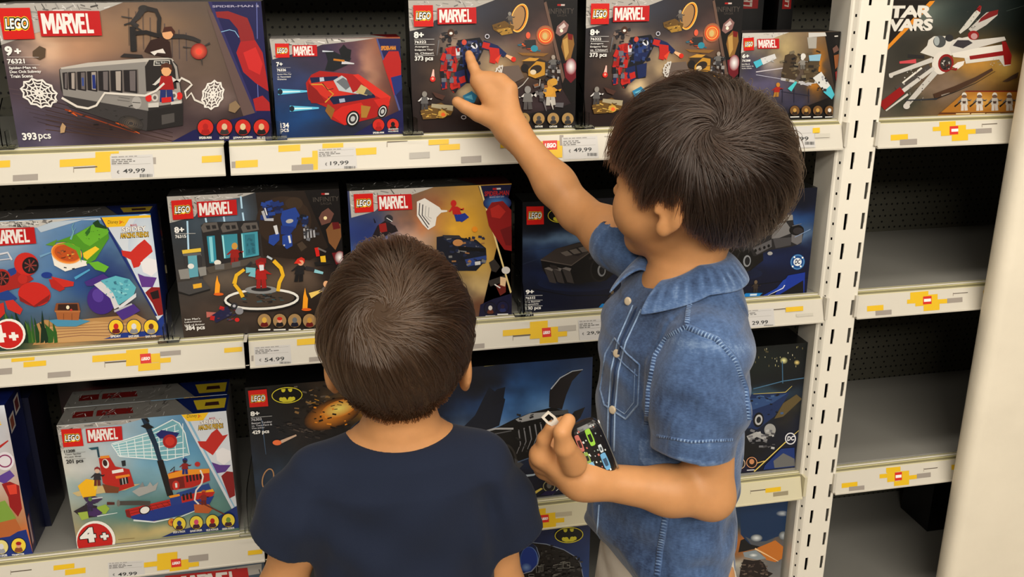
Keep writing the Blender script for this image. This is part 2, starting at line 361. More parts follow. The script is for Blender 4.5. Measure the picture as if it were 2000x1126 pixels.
# second shelf beyond the post
r = PStrip('price_rail', XP+.002, XC, Z2-.0005, 'white price rail on the empty second shelf beyond the slotted post', crop=(1540, 540, 8.04))
r.rect(1232, 450, 1490, 535, YEL); r.rect(1366, 525, 1618, 600, G())
r.crop = (1800, 540, 8.045); r.rect(-230, 355, -90, 420, YEL, -8); r.rect(-180, 235, 105, 400, YEL, -25); r.rect(-100, 285, 250, 450, YEL, -30); r.rect(30, 420, 280, 530, YEL, -20); r.rect(250, 350, 400, 420, YEL, -10); r.rect(400, 330, 640, 405, G(), -20)
r.notch(490, 250, 725, 300); r.rect(20, 305, 155, 430, RED, -10); r.rect(35, 345, 145, 390, (.85, .83, .8), -8); r.rect(965, 210, 1100, 270, YEL, -8); r.done()
# third shelf, left bay
r = PStrip('price_rail', XA, XJ-.003, Z3-.0005, 'white price rail on the third shelf under the ship box, with a 49.99 ticket', crop=(0, 820, 3.68))
r.notch(75, 1078, 228, 1110); r.rect(385, 1035, 535, 1070, YEL); r.rect(468, 1065, 615, 1105, YEL)
r.price(775, 1022, 1034, 1135, -16, '49.99', 848, 1090, 985, 1115, (950, 1118, 1030, 1135), where="in the third shelf rail under the ship box")
r.rect(1035, 1015, 1140, 1050, YEL); r.rect(1130, 950, 1275, 1070, YEL); r.rect(1260, 1000, 1365, 1060, YEL); r.rect(1220, 1060, 1357, 1090, YEL); r.rect(1350, 1018, 1430, 1050, YEL); r.rect(1355, 965, 1497, 1010, G()); r.mark(1228, 998, 1300, 1056, -8)
r.rect(1782, 930, 1886, 962, YEL); r.rect(1290, 1110, 1430, 1140, G()); r.done()
# third shelf, right bay
r = PStrip('price_rail', XJ+.004, XP0-.004, Z3-.0025, 'cream price rail on the third shelf between the boys and the slotted post', crop=(1020, 930, 9.38), col=lin((206, 198, 168)))
r.rect(200, 590, 430, 760, YEL, -25); r.rect(300, 670, 610, 880, YEL, -35); r.rect(360, 830, 620, 960, YEL, -30); r.rect(590, 760, 770, 840, YEL, -18); r.rect(605, 645, 910, 725, G((208, 196, 166)), -28); r.mark(325, 705, 480, 845, -14)
r.crop = (1440, 880, 7.508); r.notch(190, 570, 412, 630); r.rect(412, 535, 637, 600, YEL, -28); r.rect(525, 595, 745, 655, G((172, 160, 130)), -28); r.done()
# third shelf beyond the post
r = PStrip('price_rail', XP+.002, XC, Z3-.002, 'white price rail right of the slotted post, on the empty third shelf', crop=(1620, 860, 7.143))
r.rect(170, 582, 390, 648, YEL, -24); r.rect(272, 632, 487, 692, G(), -22); r.rect(698, 462, 815, 520, YEL, -10); r.rect(790, 368, 990, 440, YEL, -20); r.rect(805, 430, 920, 572, YEL, -12); r.rect(985, 420, 1110, 560, YEL, -12); r.rect(900, 555, 1110, 622, YEL, -20)
r.rect(1108, 478, 1218, 535, YEL, -12); r.rect(1218, 450, 1412, 515, G(), -22); r.notch(1312, 380, 1508, 430); r.rect(910, 438, 1010, 552, RED, -10); r.rect(922, 475, 1003, 515, (.85, .83, .8), -9); r.rect(1700, 330, 1850, 400, YEL, -10); r.done()
# the shelf above the picture's edge and the plinth shelf below it
r = PStrip('price_rail', XA, XJ-.003, 1.392, 'white price rail of the uppermost shelf, left bay'); r.done()
r = PStrip('price_rail', XJ+.004, XP0, 1.392, 'white price rail of the uppermost shelf, middle bay'); r.done()
r = PStrip('price_rail', XP+.002, XC, 1.392, 'white price rail of the uppermost shelf beyond the post'); r.done()

# ------------------------------------------------------------------ shelf boards
YB = .3705
def notch_(x0, x1):      # board outline, cut back round the post
    if x1 == XP0: x1 = .8292
    return [(x0, .0305), ((x0+x1)/2, .0305), (x1, .0305), (x1, .1), (x1, YB), ((x0+x1)/2, YB), (x0, YB), (x0, .1)]
BAYS = (('left', XA, XJ-.0015), ('middle', XJ+.0015, XP0), ('right', XP+.003, XC))
for zt, row in ((1.390, 'uppermost shelf'), (Z1, 'top shelf'), (Z2, 'second shelf'), (Z3, 'third shelf'), (Z4, 'plinth shelf')):
    for bay, x0, x1 in BAYS:
        m = MB()
        m.add([(x, y, z) for z in (zt-.022, zt-.0005) for x, y in notch_(x0, x1)], [tuple(range(8))[::-1], tuple(range(8, 16))]+[(i, (i+1) % 8, (i+1) % 8+8, i+8) for i in range(8)]); o = m.build('shelf_board', M_SHELF, bevel=.001, col=False)
        where = {'left': 'left of the rail joint', 'middle': 'between the rail joint and the slotted post', 'right': 'beyond the slotted post'}[bay]
        tag(o, 'pale steel shelf board, %s, %s' % (row, where), 'shelf', 'shelf boards')
        for e, sx in ((0, x0+.004), (1, (x1 if x1 != XP0 else .829)-.003)):   # tapering bracket at each end
            mb = MB(); mb.add([(a, b, c) for a in (sx, sx+.002) for b, c in ((.04, zt-.023), (YB, zt-.023), (YB, zt-.085), (.04, zt-.035))],
                              [(0, 1, 2, 3), (7, 6, 5, 4), (0, 4, 5, 1), (1, 5, 6, 2), (2, 6, 7, 3), (3, 7, 4, 0)], (1, 1, 1))
            mb.build('bracket', M_STEEL, o, col=False)
o = MB().box(XA, .815, .02, .06, 0, .066).build('kick_plate', M_STEEL, col=False); tag(o, 'white kick plate under the plinth shelf', 'kick plate')
# perforated back panels, one per bay
for bay, x0, x1 in BAYS:
    o = MB().box(x0-.0014 if x0 > XA else x0, x1 if x1 != XP0 else XP+.0015, YB+.0005, YB+.012, 0, 1.95).build('back_panel', M_PEG, col=False)
    tag(o, 'dark perforated back panel of the %s bay' % bay, 'back panel', 'perforated back panels')
o = MB().box(XA-.02, XA-.002, 0.03, YB+.01, 0, 1.95).build('side_panel', M_STEEL, col=False); tag(o, 'white end panel closing the left end of the shelving', 'panel')

# ------------------------------------------------------------------ slotted post
def post():
    xl, xf, xr = .8300, .8407, .8970; y0, y1 = .004, .075
    m = MB(); c = (1, 1, 1); pitch = .0519; z0 = .0
    # face with two rows of tapered slots, cut as real openings
    zt = at(1694, 41, y0)[1]; n0 = int(zt/pitch); base = zt-n0*pitch
    cols = ((.8534, .8592), (.8853, .8911))
    ys = []
    k = -1
    edges = [0.0]
    k = 0
    for (a, b_) in cols: pass
    xs = [xf+.0035, cols[0][0], cols[0][1], cols[1][0], cols[1][1], xr-.002]
    zz = [0.0]
    while base+len(zz)//2*pitch < 2.0:
        i = (len(zz)-1)//2; t = base+i*pitch
        if len(zz) % 2 == 1: zz.append(max(t-.0285, .001))
        else: zz.append(t)
    zz.append(2.02)
    V = {}; vs = []; fs = []
    def v(x, z):
        if (x, z) not in V: V[(x, z)] = len(vs); vs.append((x, y0, z))
        return V[(x, z)]
    for j in range(len(zz)-1):
        for i in range(5):
            if i in (1, 3) and j % 2 == 1: continue
            fs.append((v(xs[i], zz[j]), v(xs[i+1], zz[j]), v(xs[i+1], zz[j+1]), v(xs[i], zz[j+1])))
    m.add(vs, fs, c)
    for j in range(1, len(zz)-1, 2):       # inner lips of the slots and the tapered lower halves
        for a, b_ in cols:
            z0_, z1_ = zz[j], zz[j+1]; zm = (z0_+z1_)*.5
            m.add([(a, y0, z0_), (a, y0+.0025, z0_), (a, y0+.0025, z1_), (a, y0, z1_), (b_, y0, z0_), (b_, y0+.0025, z0_), (b_, y0+.0025, z1_), (b_, y0, z1_)], [(0, 1, 2, 3), (4, 7, 6, 5), (0, 4, 5, 1), (3, 2, 6, 7)], c)
            m.add([(b_-.0012, y0+.0002, z0_), (b_, y0+.0002, z0_), (b_, y0+.0002, zm-.002), (b_-.0008, y0+.0002, zm-.004)], [(0, 1, 2, 3)], c)
    # round edges, flank with small holes, and the back of the tube
    flank = [(xf+.0035, y0), (xf, y0+.001), (xf-.002, y0+.003), (xf-.006, y0+.009), (xl+.002, y0+.0105), (xl, y0+.013), (xl, y1), (xr, y1), (xr, y0+.002), (xr-.002, y0)]
    for (xa, ya), (xb, yb) in zip(flank[:-1], flank[1:]):
        if (xa, ya) == (xf-.002, y0+.003):
            continue
        m.add([(xa, ya, 0), (xb, yb, 0), (xb, yb, 2.02), (xa, ya, 2.02)], [(0, 1, 2, 3)], c)
    a, b_ = Vector((xf-.002, y0+.003)), Vector((xf-.006, y0+.009)); L_ = pitch/2; z = base % L_
    t0, t1 = .22, .62
    zc = 0.0; k = 0; zq = [0.0]
    while z+k*L_ < 2.0:
        zq += [z+k*L_+.006, z+k*L_+.0105]; k += 1
    zq.append(2.02)
    P = lambda t, q: (a.x*(1-t)+b_.x*t, a.y*(1-t)+b_.y*t, q)
    for j in range(len(zq)-1):
        for ta, tb in ((0, t0), (t0, t1), (t1, 1)):
            if (ta, j % 2) == (t0, 1): continue
            m.add([P(ta, zq[j]), P(tb, zq[j]), P(tb, zq[j+1]), P(ta, zq[j+1])], [(0, 1, 2, 3)], c)
    m.box(.832, .8955, .0635, .066, 0, 2.0, c)
    o = m.build('slotted_post', M_STEEL, col=False); tag(o, 'white steel shelving post with two columns of slots and a row of small holes', 'post')
    # a black sheet stands in for the shade inside the tube; a foot plate carries it
    MB().box(.80, .91, -.02, .09, 0, .006).build('foot_plate', M_STEEL, o, col=False)
    m = MB(); m.box(.8325, .8950, .0305, .033, 0.006, 2.0); m.build('inner_shade_sheet', mat('post_shade_black', (22, 20, 16), .8, .2), o, col=False)
post()
# ------------------------------------------------------------------ clear dividers
M_ACR = mat('clear_acrylic', (250, 252, 250), .06, .5, trans=1., ior=1.12)
def divider(px, py, Z, label, tall=.085):
    x = at(px, py, .018)[0]
    o = empty('shelf_divider', (x, .02, Z), label, 'shelf divider', 'clear shelf dividers')
    m = MB(); m.box(x-.0155, x+.0155, .006, .0285, Z+.0022, Z+.0065); m.build('foot', M_ACR, o, bevel=.001, col=False)
    m = MB(); y0 = .010
    m.add([(a, b, c) for a in (x-.0008, x+.0008) for b, c in ((y0, Z+.0066), (.335, Z+.0066), (.335, Z+.05), (.045, Z+tall*.8), (.020, Z+tall*.6), (y0+.002, Z+.033))],
          [(5, 4, 3, 2, 1, 0), (6, 7, 8, 9, 10, 11)]+[(i, (i+1) % 6, (i+1) % 6+6, i+6) for i in range(6)])
    for sx in (-.0062, .0062): m.box(x+sx-.0008, x+sx+.0008, .0095, .027, Z+.0066, Z+.027)
    m.box(x-.0072, x+.0072, .0266, .0282, Z+.0066, Z+.027)
    m.build('fin', M_ACR, o, col=False); return o
divider(8, 282, Z1, 'clear plastic shelf divider left of the train box on the top shelf')
divider(540, 265, Z1, 'clear plastic shelf divider between the train box and the red car box')
divider(806, 260, Z1, 'clear plastic shelf divider between the red car box and the first robot box')
divider(1139, 251, Z1, 'clear plastic shelf divider between the two robot boxes')
divider(331, 660, Z2, 'clear plastic shelf divider between the underwater box and the laboratory box')
divider(1021, 612, Z2, 'clear plastic shelf divider left of the black car box on the second shelf')
divider(488, 1043, Z3, 'clear plastic shelf divider right of the ship box on the third shelf')
# ------------------------------------------------------------------ printed boxes
M_CARD = mat('printed_card', (255, 255, 255), .38, .45, attr=True, coat=.15)
def vnoise(u, v, sc, seed):
    """smooth value noise with several octaves, 0..1"""
    rs = np.random.RandomState(seed); out = 0; amp = .5; tot = 0
    for o in range(4):
        g = rs.rand(67, 67); x = (u*sc*(2**o)) % 66; y = (v*sc*(2**o)) % 66
        i = x.astype(int); j = y.astype(int); fx = x-i; fy = y-j; fx = fx*fx*(3-2*fx); fy = fy*fy*(3-2*fy)
        out = out+amp*((g[i, j]*(1-fx)+g[i+1, j]*fx)*(1-fy)+(g[i, j+1]*(1-fx)+g[i+1, j+1]*fx)*fy); tot += amp; amp *= .5
    return out/tot
def paint(base, blobs=(), noise=(0, 6, 1), bands=()):
    """background of a print: base = colours at the 4 corners TL,TR,BL,BR; blobs = (u,v,ru,rv,colour,strength); v runs down"""
    def f(u, v):
        c = [np.array(k, float) for k in base]
        U, V = u[..., None], v[..., None]
        img = (c[0]*(1-U)+c[1]*U)*(1-V)+(c[2]*(1-U)+c[3]*U)*V
        n = vnoise(u, v, noise[1], noise[2])
        uu = u+(n-.5)*.12; nv = v+(vnoise(u, v, noise[1], noise[2]+9)-.5)*.12
        for (a, b, ru, rv, col, k) in blobs:
            d = ((uu-a)/ru)**2+((nv-b)/rv)**2; w = (k*np.exp(-d*1.2))[..., None]
            img = img*(1-w)+np.array(col, float)*w
        img = img*(1+noise[0]*(n[..., None]-.5)*2)
        return np.clip(img, 0, 255)
    return f
def inside(p, poly):
    x, y = p; c = False; n = len(poly)
    for i in range(n):
        (x0, y0), (x1, y1) = poly[i], poly[(i+1) % n]
        if (y0 > y) != (y1 > y) and x < (x1-x0)*(y-y0)/(y1-y0)+x0: c = not c
    return c
ARTS = {}
class Box(Sheet):
    def __init__(s, x0, x1, z0, z1, Y, depth, bgf, top=(150, 146, 142), side=(24, 30, 62), crop=(0, 0, 1.), cells=(110, 84), back=(30, 30, 40)):
        s.mb = MB(); s.k = 1; s.Y = Y; s.crop = crop; s.dy = 1.2e-5
        s.b = (x0, x1, z0, z1)
        nx, nz = cells
        u, v = np.meshgrid(np.linspace(0, 1, nx+1), np.linspace(0, 1, nz+1))
        img = bgf(u, v); img = lin(img.reshape(-1, 3))
        X = x0+u*(x1-x0); Z = z1-v*(z1-z0)
        V = np.stack([X.ravel(), np.full(X.size, Y), Z.ravel()], 1)
        f = [(j*(nx+1)+i, (j+1)*(nx+1)+i, (j+1)*(nx+1)+i+1, j*(nx+1)+i+1) for j in range(nz) for i in range(nx)]
        s.mb.add(V, f, img)
        y0, y1 = Y, Y+depth
        s.mb.add([(x0, y0, z1), (x1, y0, z1), (x1, y1, z1), (x0, y1, z1)], [(0, 1, 2, 3)], lin(top))
        s.mb.add([(x0, y0, z0), (x1, y0, z0), (x1, y1, z0), (x0, y1, z0)], [(3, 2, 1, 0)], lin(side))
        s.mb.add([(x0, y0, z0), (x0, y0, z1), (x0, y1, z1), (x0, y1, z0)], [(0, 1, 2, 3)], lin(side))
        s.mb.add([(x1, y0, z0), (x1, y0, z1), (x1, y1, z1), (x1, y1, z0)], [(3, 2, 1, 0)], lin(side))
        s.mb.add([(x0, y1, z0), (x0, y1, z1), (x1, y1, z1), (x1, y1, z0)], [(0, 1, 2, 3)], lin(back))
        s.depth = depth
    def clipw(s, a, b): return (min(max(a, s.b[0]), s.b[1]), min(max(b, s.b[2]), s.b[3]))
    def raw(s, pts, faces, col):
        return Sheet.raw(s, [s.clipw(a, b) for a, b in pts], faces, col)
    def comic(s, poly, seed=1, n=46, base=(188, 184, 178)):
        s.poly(poly, base); rr = random.Random(seed); xs = [p[0] for p in poly]; ys = [p[1] for p in poly]; W = max(xs)-min(xs)
        for k in range(n):
            for _ in range(12):
                a = (rr.uniform(min(xs), max(xs)), rr.uniform(min(ys), max(ys))); L = rr.uniform(.02, .10)*W; t = rr.choice((.35, -.5, 1.2, 1.25, .1))+rr.uniform(-.2, .2)
                b = (a[0]+L*math.cos(t), a[1]+L*.6*math.sin(t))
                if inside(a, poly) and inside(b, poly):
                    g = rr.choice((120, 140, 214, 226, 90, 160)); s.line([a, b], rr.uniform(.003, .012)*W, (g, g-3, g-6)); break
        return s
    def bust(s, cx, cy, r, bgc, rim=(30, 24, 22), head=(232, 190, 90), body=(90, 30, 30), name=None, nw=1.6, hair=None):
        s.ell(cx, cy, r*1.1, r*1.13, rim, n=20); s.ell(cx, cy, r, r*1.02, bgc, n=20)
        s.poly([(cx-r*.6, cy+r*.78), (cx-r*.42, cy+r*.3), (cx+r*.42, cy+r*.25), (cx+r*.62, cy+r*.74), (cx+r*.3, cy+r*.93), (cx-r*.3, cy+r*.95)], body)
        s.ell(cx, cy-r*.08, r*.36, r*.42, head, n=14)
        if hair: s.ell(cx, cy-r*.3, r*.4, r*.26, hair, n=12)
        if name == '-': s.line([(cx-r*nw/2, cy+r*1.38), (cx+r*nw/2, cy+r*1.32)], r*.2, (236, 234, 230))
        elif name: s.text(name, cx-r*nw/2*1.0, cy+r*1.2, cx+r*nw/2, cy+r*1.52, (240, 238, 232), bold=.03)
        return s
    def fig(s, cx, cy, h, head=(240, 200, 90), torso=(120, 120, 124), legs=(70, 70, 74), arm=None, lean=0., hair=None, raise_=.2):
        """small generic block figure, feet at (cx,cy)"""
        arm = arm or torso; L = lambda x, y: (cx+x*h+lean*(-y)*h, cy+y*h)
        s.poly([L(-.17, 0), L(-.15, -.32), L(-.01, -.32), L(-.02, 0)], legs); s.poly([L(.02, 0), L(.0, -.32), L(.15, -.32), L(.19, -.02)], legs)
        s.poly([L(-.2, -.31), L(-.14, -.66), L(.14, -.66), L(.2, -.31)], torso)
        s.poly([L(-.14, -.64), L(-.32, -.46), L(-.36, -.34-raise_*.5), L(-.28, -.32-raise_*.5), L(-.17, -.5)], arm); s.poly([L(.14, -.64), L(.34, -.5), L(.4, -.4-raise_), L(.31, -.38-raise_), L(.17, -.5)], arm)
        s.ell(*L(0, -.8), h*.13, h*.15, head, n=12)
        if hair: s.poly([L(-.15, -.78), L(-.14, -.93), L(0, -1.0), L(.14, -.93), L(.16, -.76), L(.06, -.87), L(-.08, -.87)], hair)
        return s
    def blocks(s, x0, y0, x1, y1, cols, n, seed, smin=.05, smax=.16, tilt=0):
        rr = random.Random(seed); W = x1-x0; H_ = y1-y0
        for k in range(n):
            a, b = rr.uniform(x0, x1), rr.uniform(y0, y1); w = rr.uniform(smin, smax)*W; h = rr.uniform(smin, smax)*H_*.7; t = tilt+rr.uniform(-.4, .4)
            c, q = math.cos(t), math.sin(t)
            s.poly([(a+c*i*w-q*j*h, b+q*i*w+c*j*h) for i, j in ((-.5, -.5), (.5, -.5), (.5, .5), (-.5, .5))], rr.choice(cols))
        return s
    def glow(s, cx, cy, rx, ry, inner, outer, rot=0, n=20):
        t = np.linspace(0, 2*math.pi, n, endpoint=False); c, q = math.cos(math.radians(rot)), math.sin(math.radians(rot))
        pts = [s.w((cx, cy))]+[s.w((cx+c*rx*math.cos(k)-q*ry*math.sin(k), cy+q*rx*math.cos(k)+c*ry*math.sin(k))) for k in t]
        cols = np.array([lin(inner)]+[lin(outer)]*n)
        return s.raw(pts, [(0, 1+i, 1+(i+1) % n) for i in range(n)], cols)
    def web(s, cx, cy, rx, ry, rot, col=(236, 232, 226), spokes=10, rings=4, w=4, a0=0, a1=360):
        t = np.radians(np.linspace(a0, a1, spokes+1)); c, q = math.cos(math.radians(rot)), math.sin(math.radians(rot))
        P = lambda k, f: (cx+f*(c*rx*math.cos(k)-q*ry*math.sin(k)), cy+f*(q*rx*math.cos(k)+c*ry*math.sin(k)))
        for k in t: s.line([P(k, .05), P(k, 1)], w, col)
        for r in range(1, rings+1):
            f = r/rings; pts = []
            for a, b in zip(t[:-1], t[1:]): pts += [P(a, f), P((a+b)/2, f*.86)]
            pts.append(P(t[-1], f)); s.line(pts, w*(1 if r < rings else 1.5), col)
        return s
    def oval_emblem(s, cx, cy, rx, ry, rot=0, rim=(226, 214, 70)):
        """black oval with a pale rim and a winged black shape on yellow"""
        s.ell(cx, cy, rx, ry, rim, rot, 30); s.ell(cx, cy, rx*.95, ry*.9, (10, 10, 8), rot, 30); c, q = math.cos(math.radians(rot)), math.sin(math.radians(rot))
        def Q(pts): return [(cx+c*a*rx-q*b*ry, cy+q*a*rx+c*b*ry) for a, b in pts]
        Y_ = (214, 204, 66)
        s.poly(Q([(-.36, -.78), (-.34, -.5), (-.26, -.38), (-.16, -.42), (-.1, -.56), (-.08, -.8)]), Y_)
        s.poly(Q([(.36, -.78), (.34, -.5), (.26, -.38), (.16, -.42), (.1, -.56), (.08, -.8)]), Y_)
        s.poly(Q([(-.5, .62), (-.52, .34), (-.42, .2), (-.3, .26), (-.22, .2), (-.1, .26), (0, .62), (.1, .26), (.22, .2), (.3, .26), (.42, .2), (.52, .34), (.5, .62), (.25, .82), (-.25, .82)]), Y_)
        return s
    def small(s, x0, y0, x1, lines, h, col=(232, 230, 226), bold=.012):
        for i, t in enumerate(lines): s.text(t, x0, y0+i*h*1.45, x0+(x1-x0)*min(1, len(t)/max(len(q) for q in lines)), y0+i*h*1.45+h, col, bold)
        return s
    def finish(s, name, label, cat='toy box', group=None):
        s.mb.c = [np.clip(np.asarray(c)**1.22*1.06, 0, .92) for c in s.mb.c]
        o = s.mb.build(name, M_CARD); o['label'] = label; o['category'] = cat
        if group: o['group'] = group
        return o
    def topband(s, polys):
        """print on the lid: (x fraction, depth fraction) outlines"""
        x0, x1, z0, z1 = s.b; y0 = s.Y
        for k, (pts, c) in enumerate(polys):
            s.mb.add([(x0+(x1-x0)*a, y0+s.depth*b, z1+.00003*(k+1)) for a, b in pts], [tuple(range(len(pts)))], lin(c))
        return s
def lidcomic(b, seed, xr=1.0, base=(150, 146, 142)):
    rr = random.Random(seed); L_ = [([(0, 0), (xr, 0), (xr*.86, 1), (0, 1)], base)]
    for k in range(60):
        x, y = rr.uniform(0, xr*.84), rr.uniform(.02, .9); g = rr.choice((96, 118, 182, 200, 80))
        dx, dy = rr.uniform(-.03, .05), rr.uniform(.03, .25); w = rr.uniform(.002, .006)
        if y+dy > 1: continue
        L_.append(([(x, y), (x+w, y), (x+dx+w, y+dy), (x+dx, y+dy)], (g, g-2, g-4)))
    b.topband(L_)
WH = (240, 238, 234); NV = (34, 34, 92)
D1_, D2_, D3_ = .072, .095, .09

# ---- train box, top shelf left
b = Box(-.4135, -.0690, Z1, 1.2600, .03, .095, paint(((120, 104, 96), (96, 84, 76), (92, 86, 110), (52, 34, 34)),
    ((.16, .32, .10, .16, (255, 226, 200), .9), (.30, .25, .2, .25, (206, 160, 126), .8), (.55, .18, .22, .2, (172, 140, 108), .75), (.05, .55, .1, .2, (70, 56, 66), .7), (.75, .45, .2, .3, (132, 112, 96), .7),
     (.80, .68, .10, .12, (156, 138, 134), .6), (.35, .9, .25, .12, (58, 40, 40), .9), (.12, .95, .12, .1, (120, 112, 136), .7), (.6, 1.0, .2, .1, (150, 128, 122), .6), (.93, .95, .1, .1, (60, 44, 60), .6)), (.10, 7, 3)), crop=(0, 0, 3.7037), side=(40, 34, 44))
for k in range(9):
    b.line([(930+k*52, 60+k*22), (935+k*52, 330+k*14)], 12-k*.5, (120-k*3, 100-k*2, 84)); 
for k in range(8): b.line([(60+k*30, 640+k*34), (430+k*40, 700+k*42)], 3, (112-k*6, 96-k*6, 96-k*6))
for k in range(7): b.line([(330, 720+k*36), (1250, 960+k*30)], 5, (70+k*4, 50+k*3, 46))
b.line([(470, 790), (980, 960)], 12, (150, 70, 32), 5); b.line([(500, 800), (560, 840)], 16, (222, 110, 40), 4); b.line([(840, 880), (1010, 965)], 20, (224, 110, 36), 4)
b.comic([(-60, 0), (890, 5), (780, 60), (640, 110), (420, 190), (255, 240), (0, 325), (-60, 340)], 3, 70)
b.poly([(1505, 8), (1920, 6), (1990, 1030), (1230, 1030), (1400, 940), (1845, 815)], NV)
b.poly([(1545, 100), (1560, 130), (1845, 815), (1760, 838), (1500, 60)], (112, 92, 88)); b.poly([(1505, 8), (1530, 8), (1860, 812), (1845, 815)], (60, 56, 110))
b.line([(1600, 230), (1660, 215), (1700, 225), (1730, 270)], 5, (150, 190, 220)); b.line([(1857, 20), (1862, 280)], 5, (120, 128, 190)); b.line([(1862, 560), (1870, 780)], 5, (120, 128, 190))
# plain red swirl where the panel art was
b.poly([(1560, 85), (1650, 80), (1790, 130), (1830, 230), (1845, 300), (1740, 300), (1720, 210), (1660, 140), (1570, 125)], (150, 42, 44)); b.poly([(1740, 300), (1845, 290), (1900, 380), (1930, 560), (1945, 660), (1850, 600), (1760, 520), (1710, 380)], (176, 38, 42)); b.poly([(1760, 380), (1850, 340), (1900, 460), (1880, 540), (1800, 500)], (206, 52, 50))
b.poly([(1830, 715), (1900, 690), (1960, 740), (1960, 800), (1850, 800)], (176, 42, 44))
b.text('SPIDER-MAN 2', 1538, 38, 1875, 54, (176, 172, 196), .02)
# pale net discs
b.ell(285, 672, 132, 92, (74, 62, 66), 25, 18); b.web(285, 672, 140, 96, 25, w=9, spokes=11, rings=4)
b.ell(1540, 685, 70, 100, (110, 96, 94), 20, 18); b.web(1540, 685, 76, 108, 20, w=8, spokes=10, rings=4)
# carriage
b.poly([(430, 500), (470, 485), (1010, 425), (1230, 415), (1285, 470), (1325, 740), (1325, 905), (1060, 945), (500, 770), (440, 640)], (60, 56, 56))
b.poly([(440, 488), (640, 452), (1020, 422), (1240, 415), (1260, 440), (1060, 452), (700, 482), (450, 512)], (196, 190, 182))
b.poly([(435, 500), (1060, 445), (1075, 805), (460, 690)], (150, 146, 142)); b.poly([(1055, 445), (1240, 430), (1280, 480), (1320, 740), (1070, 775)], (168, 162, 156))
b.poly([(450, 525), (1000, 500), (1005, 672), (462, 640)], (120, 112, 108))
for k, x in enumerate((455, 495, 560, 632, 712, 800, 895)):
    w = (34, 52, 62, 70, 78, 84, 96)[k]; b.poly([(x, 524-k*3), (x+w, 521-k*3), (x+w+4, 650+k*4), (x+6, 642+k*3)], (46, 40, 42)); b.poly([(x+w*.45, 530-k*3), (x+w*.9, 528-k*3), (x+w*.9, 640+k*3), (x+w*.5, 636+k*3)], (176, 166, 158) if k % 2 else (120, 112, 112))
b.poly([(668, 540), (690, 540), (696, 640), (672, 640)], (40, 60, 130)); b.poly([(592, 560), (608, 560), (610, 620), (596, 620)], (70, 90, 150))
b.poly([(1050, 480), (1080, 432), (1240, 428), (1268, 500), (1280, 640), (1060, 660)], (52, 46, 44)); b.poly([(1115, 436), (1230, 434), (1232, 472), (1112, 474)], (210, 206, 198)); b.poly([(1122, 442), (1224, 440), (1226, 466), (1119, 468)], (24, 20, 20)); b.text('Bay Ridge', 1130, 446, 1216, 464, (230, 228, 222))
b.poly([(462, 690), (1075, 800), (1080, 860), (1060, 945), (840, 880), (500, 770)], (72, 68, 68)); b.poly([(1070, 800), (1322, 752), (1324, 905), (1065, 945)], (46, 42, 42)); b.poly([(1170, 830), (1262, 815), (1264, 880), (1172, 900)], (92, 88, 86))
b.ell(990, 740, 34, 46, (176, 172, 168)); b.line([(960, 738), (1018, 742)], 5, (60, 58, 58)); b.line([(860, 700), (940, 712)], 3, (100, 96, 94)); b.line([(850, 720), (940, 732)], 3, (100, 96, 94))
for k in range(6): b.ring(950, 890, 90-k*14, 50-k*7, 5, (60+k*12, 56+k*10, 52+k*8), 15)
b.blocks(500, 760, 1040, 930, [(40, 36, 36), (80, 76, 74), (54, 50, 48)], 26, 4, .02, .07)
b.ell(1078, 708, 24, 26, (214, 50, 44)); b.ell(1122, 704, 24, 28, (206, 200, 194)); b.ell(1300, 692, 22, 28, (214, 50, 44)); b.ell(1260, 690, 24, 28, (206, 200, 194)); b.ell(1122, 704, 12, 14, (110, 104, 100)); b.ell(1260, 690, 12, 14, (110, 104, 100))
b.poly([(1075, 745), (1150, 738), (1150, 772), (1075, 776)], (206, 202, 196)); b.poly([(1235, 735), (1310, 725), (1316, 745), (1240, 755)], (206, 202, 196))
# two plain figures and bent arms
b.fig(1205, 735, 285, (226, 176, 130), (170, 36, 36), (44, 60, 120), arm=(210, 206, 200), hair=(96, 56, 34)); b.poly([(1170, 705), (1240, 698), (1242, 735), (1172, 742)], (206, 44, 40))
b.line([(450, 705), (560, 768), (640, 782), (700, 760), (760, 670), (900, 680), (1050, 690), (1130, 655), (1190, 600)], 16, (222, 216, 208), 15); b.line([(1310, 560), (1370, 590), (1390, 610), (1340, 660), (1350, 710), (1385, 670), (1410, 720), (1480, 750)], 14, (222, 216, 208))
b.ell(1040, 62, 38, 26, (62, 58, 56)); b.line([(1060, 60), (1130, 75), (1155, 130), (1150, 230), (1175, 270)], 34, (54, 48, 46), 26); b.line([(1030, 75), (1000, 120), (960, 160), (1000, 190)], 46, (66, 62, 62), 30); b.line([(880, 118), (960, 130)], 8, (80, 76, 74)); b.line([(960, 190), (965, 290), (970, 370)], 40, (48, 44, 44), 46); b.line([(900, 180), (940, 165), (1040, 230)], 12, (60, 56, 54))
b.poly([(870, 410), (900, 385), (1030, 395), (1040, 418)], (58, 52, 52)); b.line([(965, 240), (1060, 232), (1120, 250), (1180, 260)], 30, (44, 38, 38)); b.line([(1240, 260), (1330, 262), (1400, 278), (1450, 300)], 34, (58, 54, 54), 26)
b.poly([(1045, 370), (1090, 290), (1180, 265), (1230, 300), (1245, 420), (1100, 390)], (62, 34, 26)); b.poly([(1090, 375), (1180, 350), (1200, 385), (1140, 380), (1120, 400)], (224, 218, 212)); b.ell(1215, 240, 40, 44, (222, 172, 130)); b.poly([(1175, 235), (1190, 195), (1240, 190), (1268, 225), (1262, 262), (1240, 225)], (86, 46, 30))
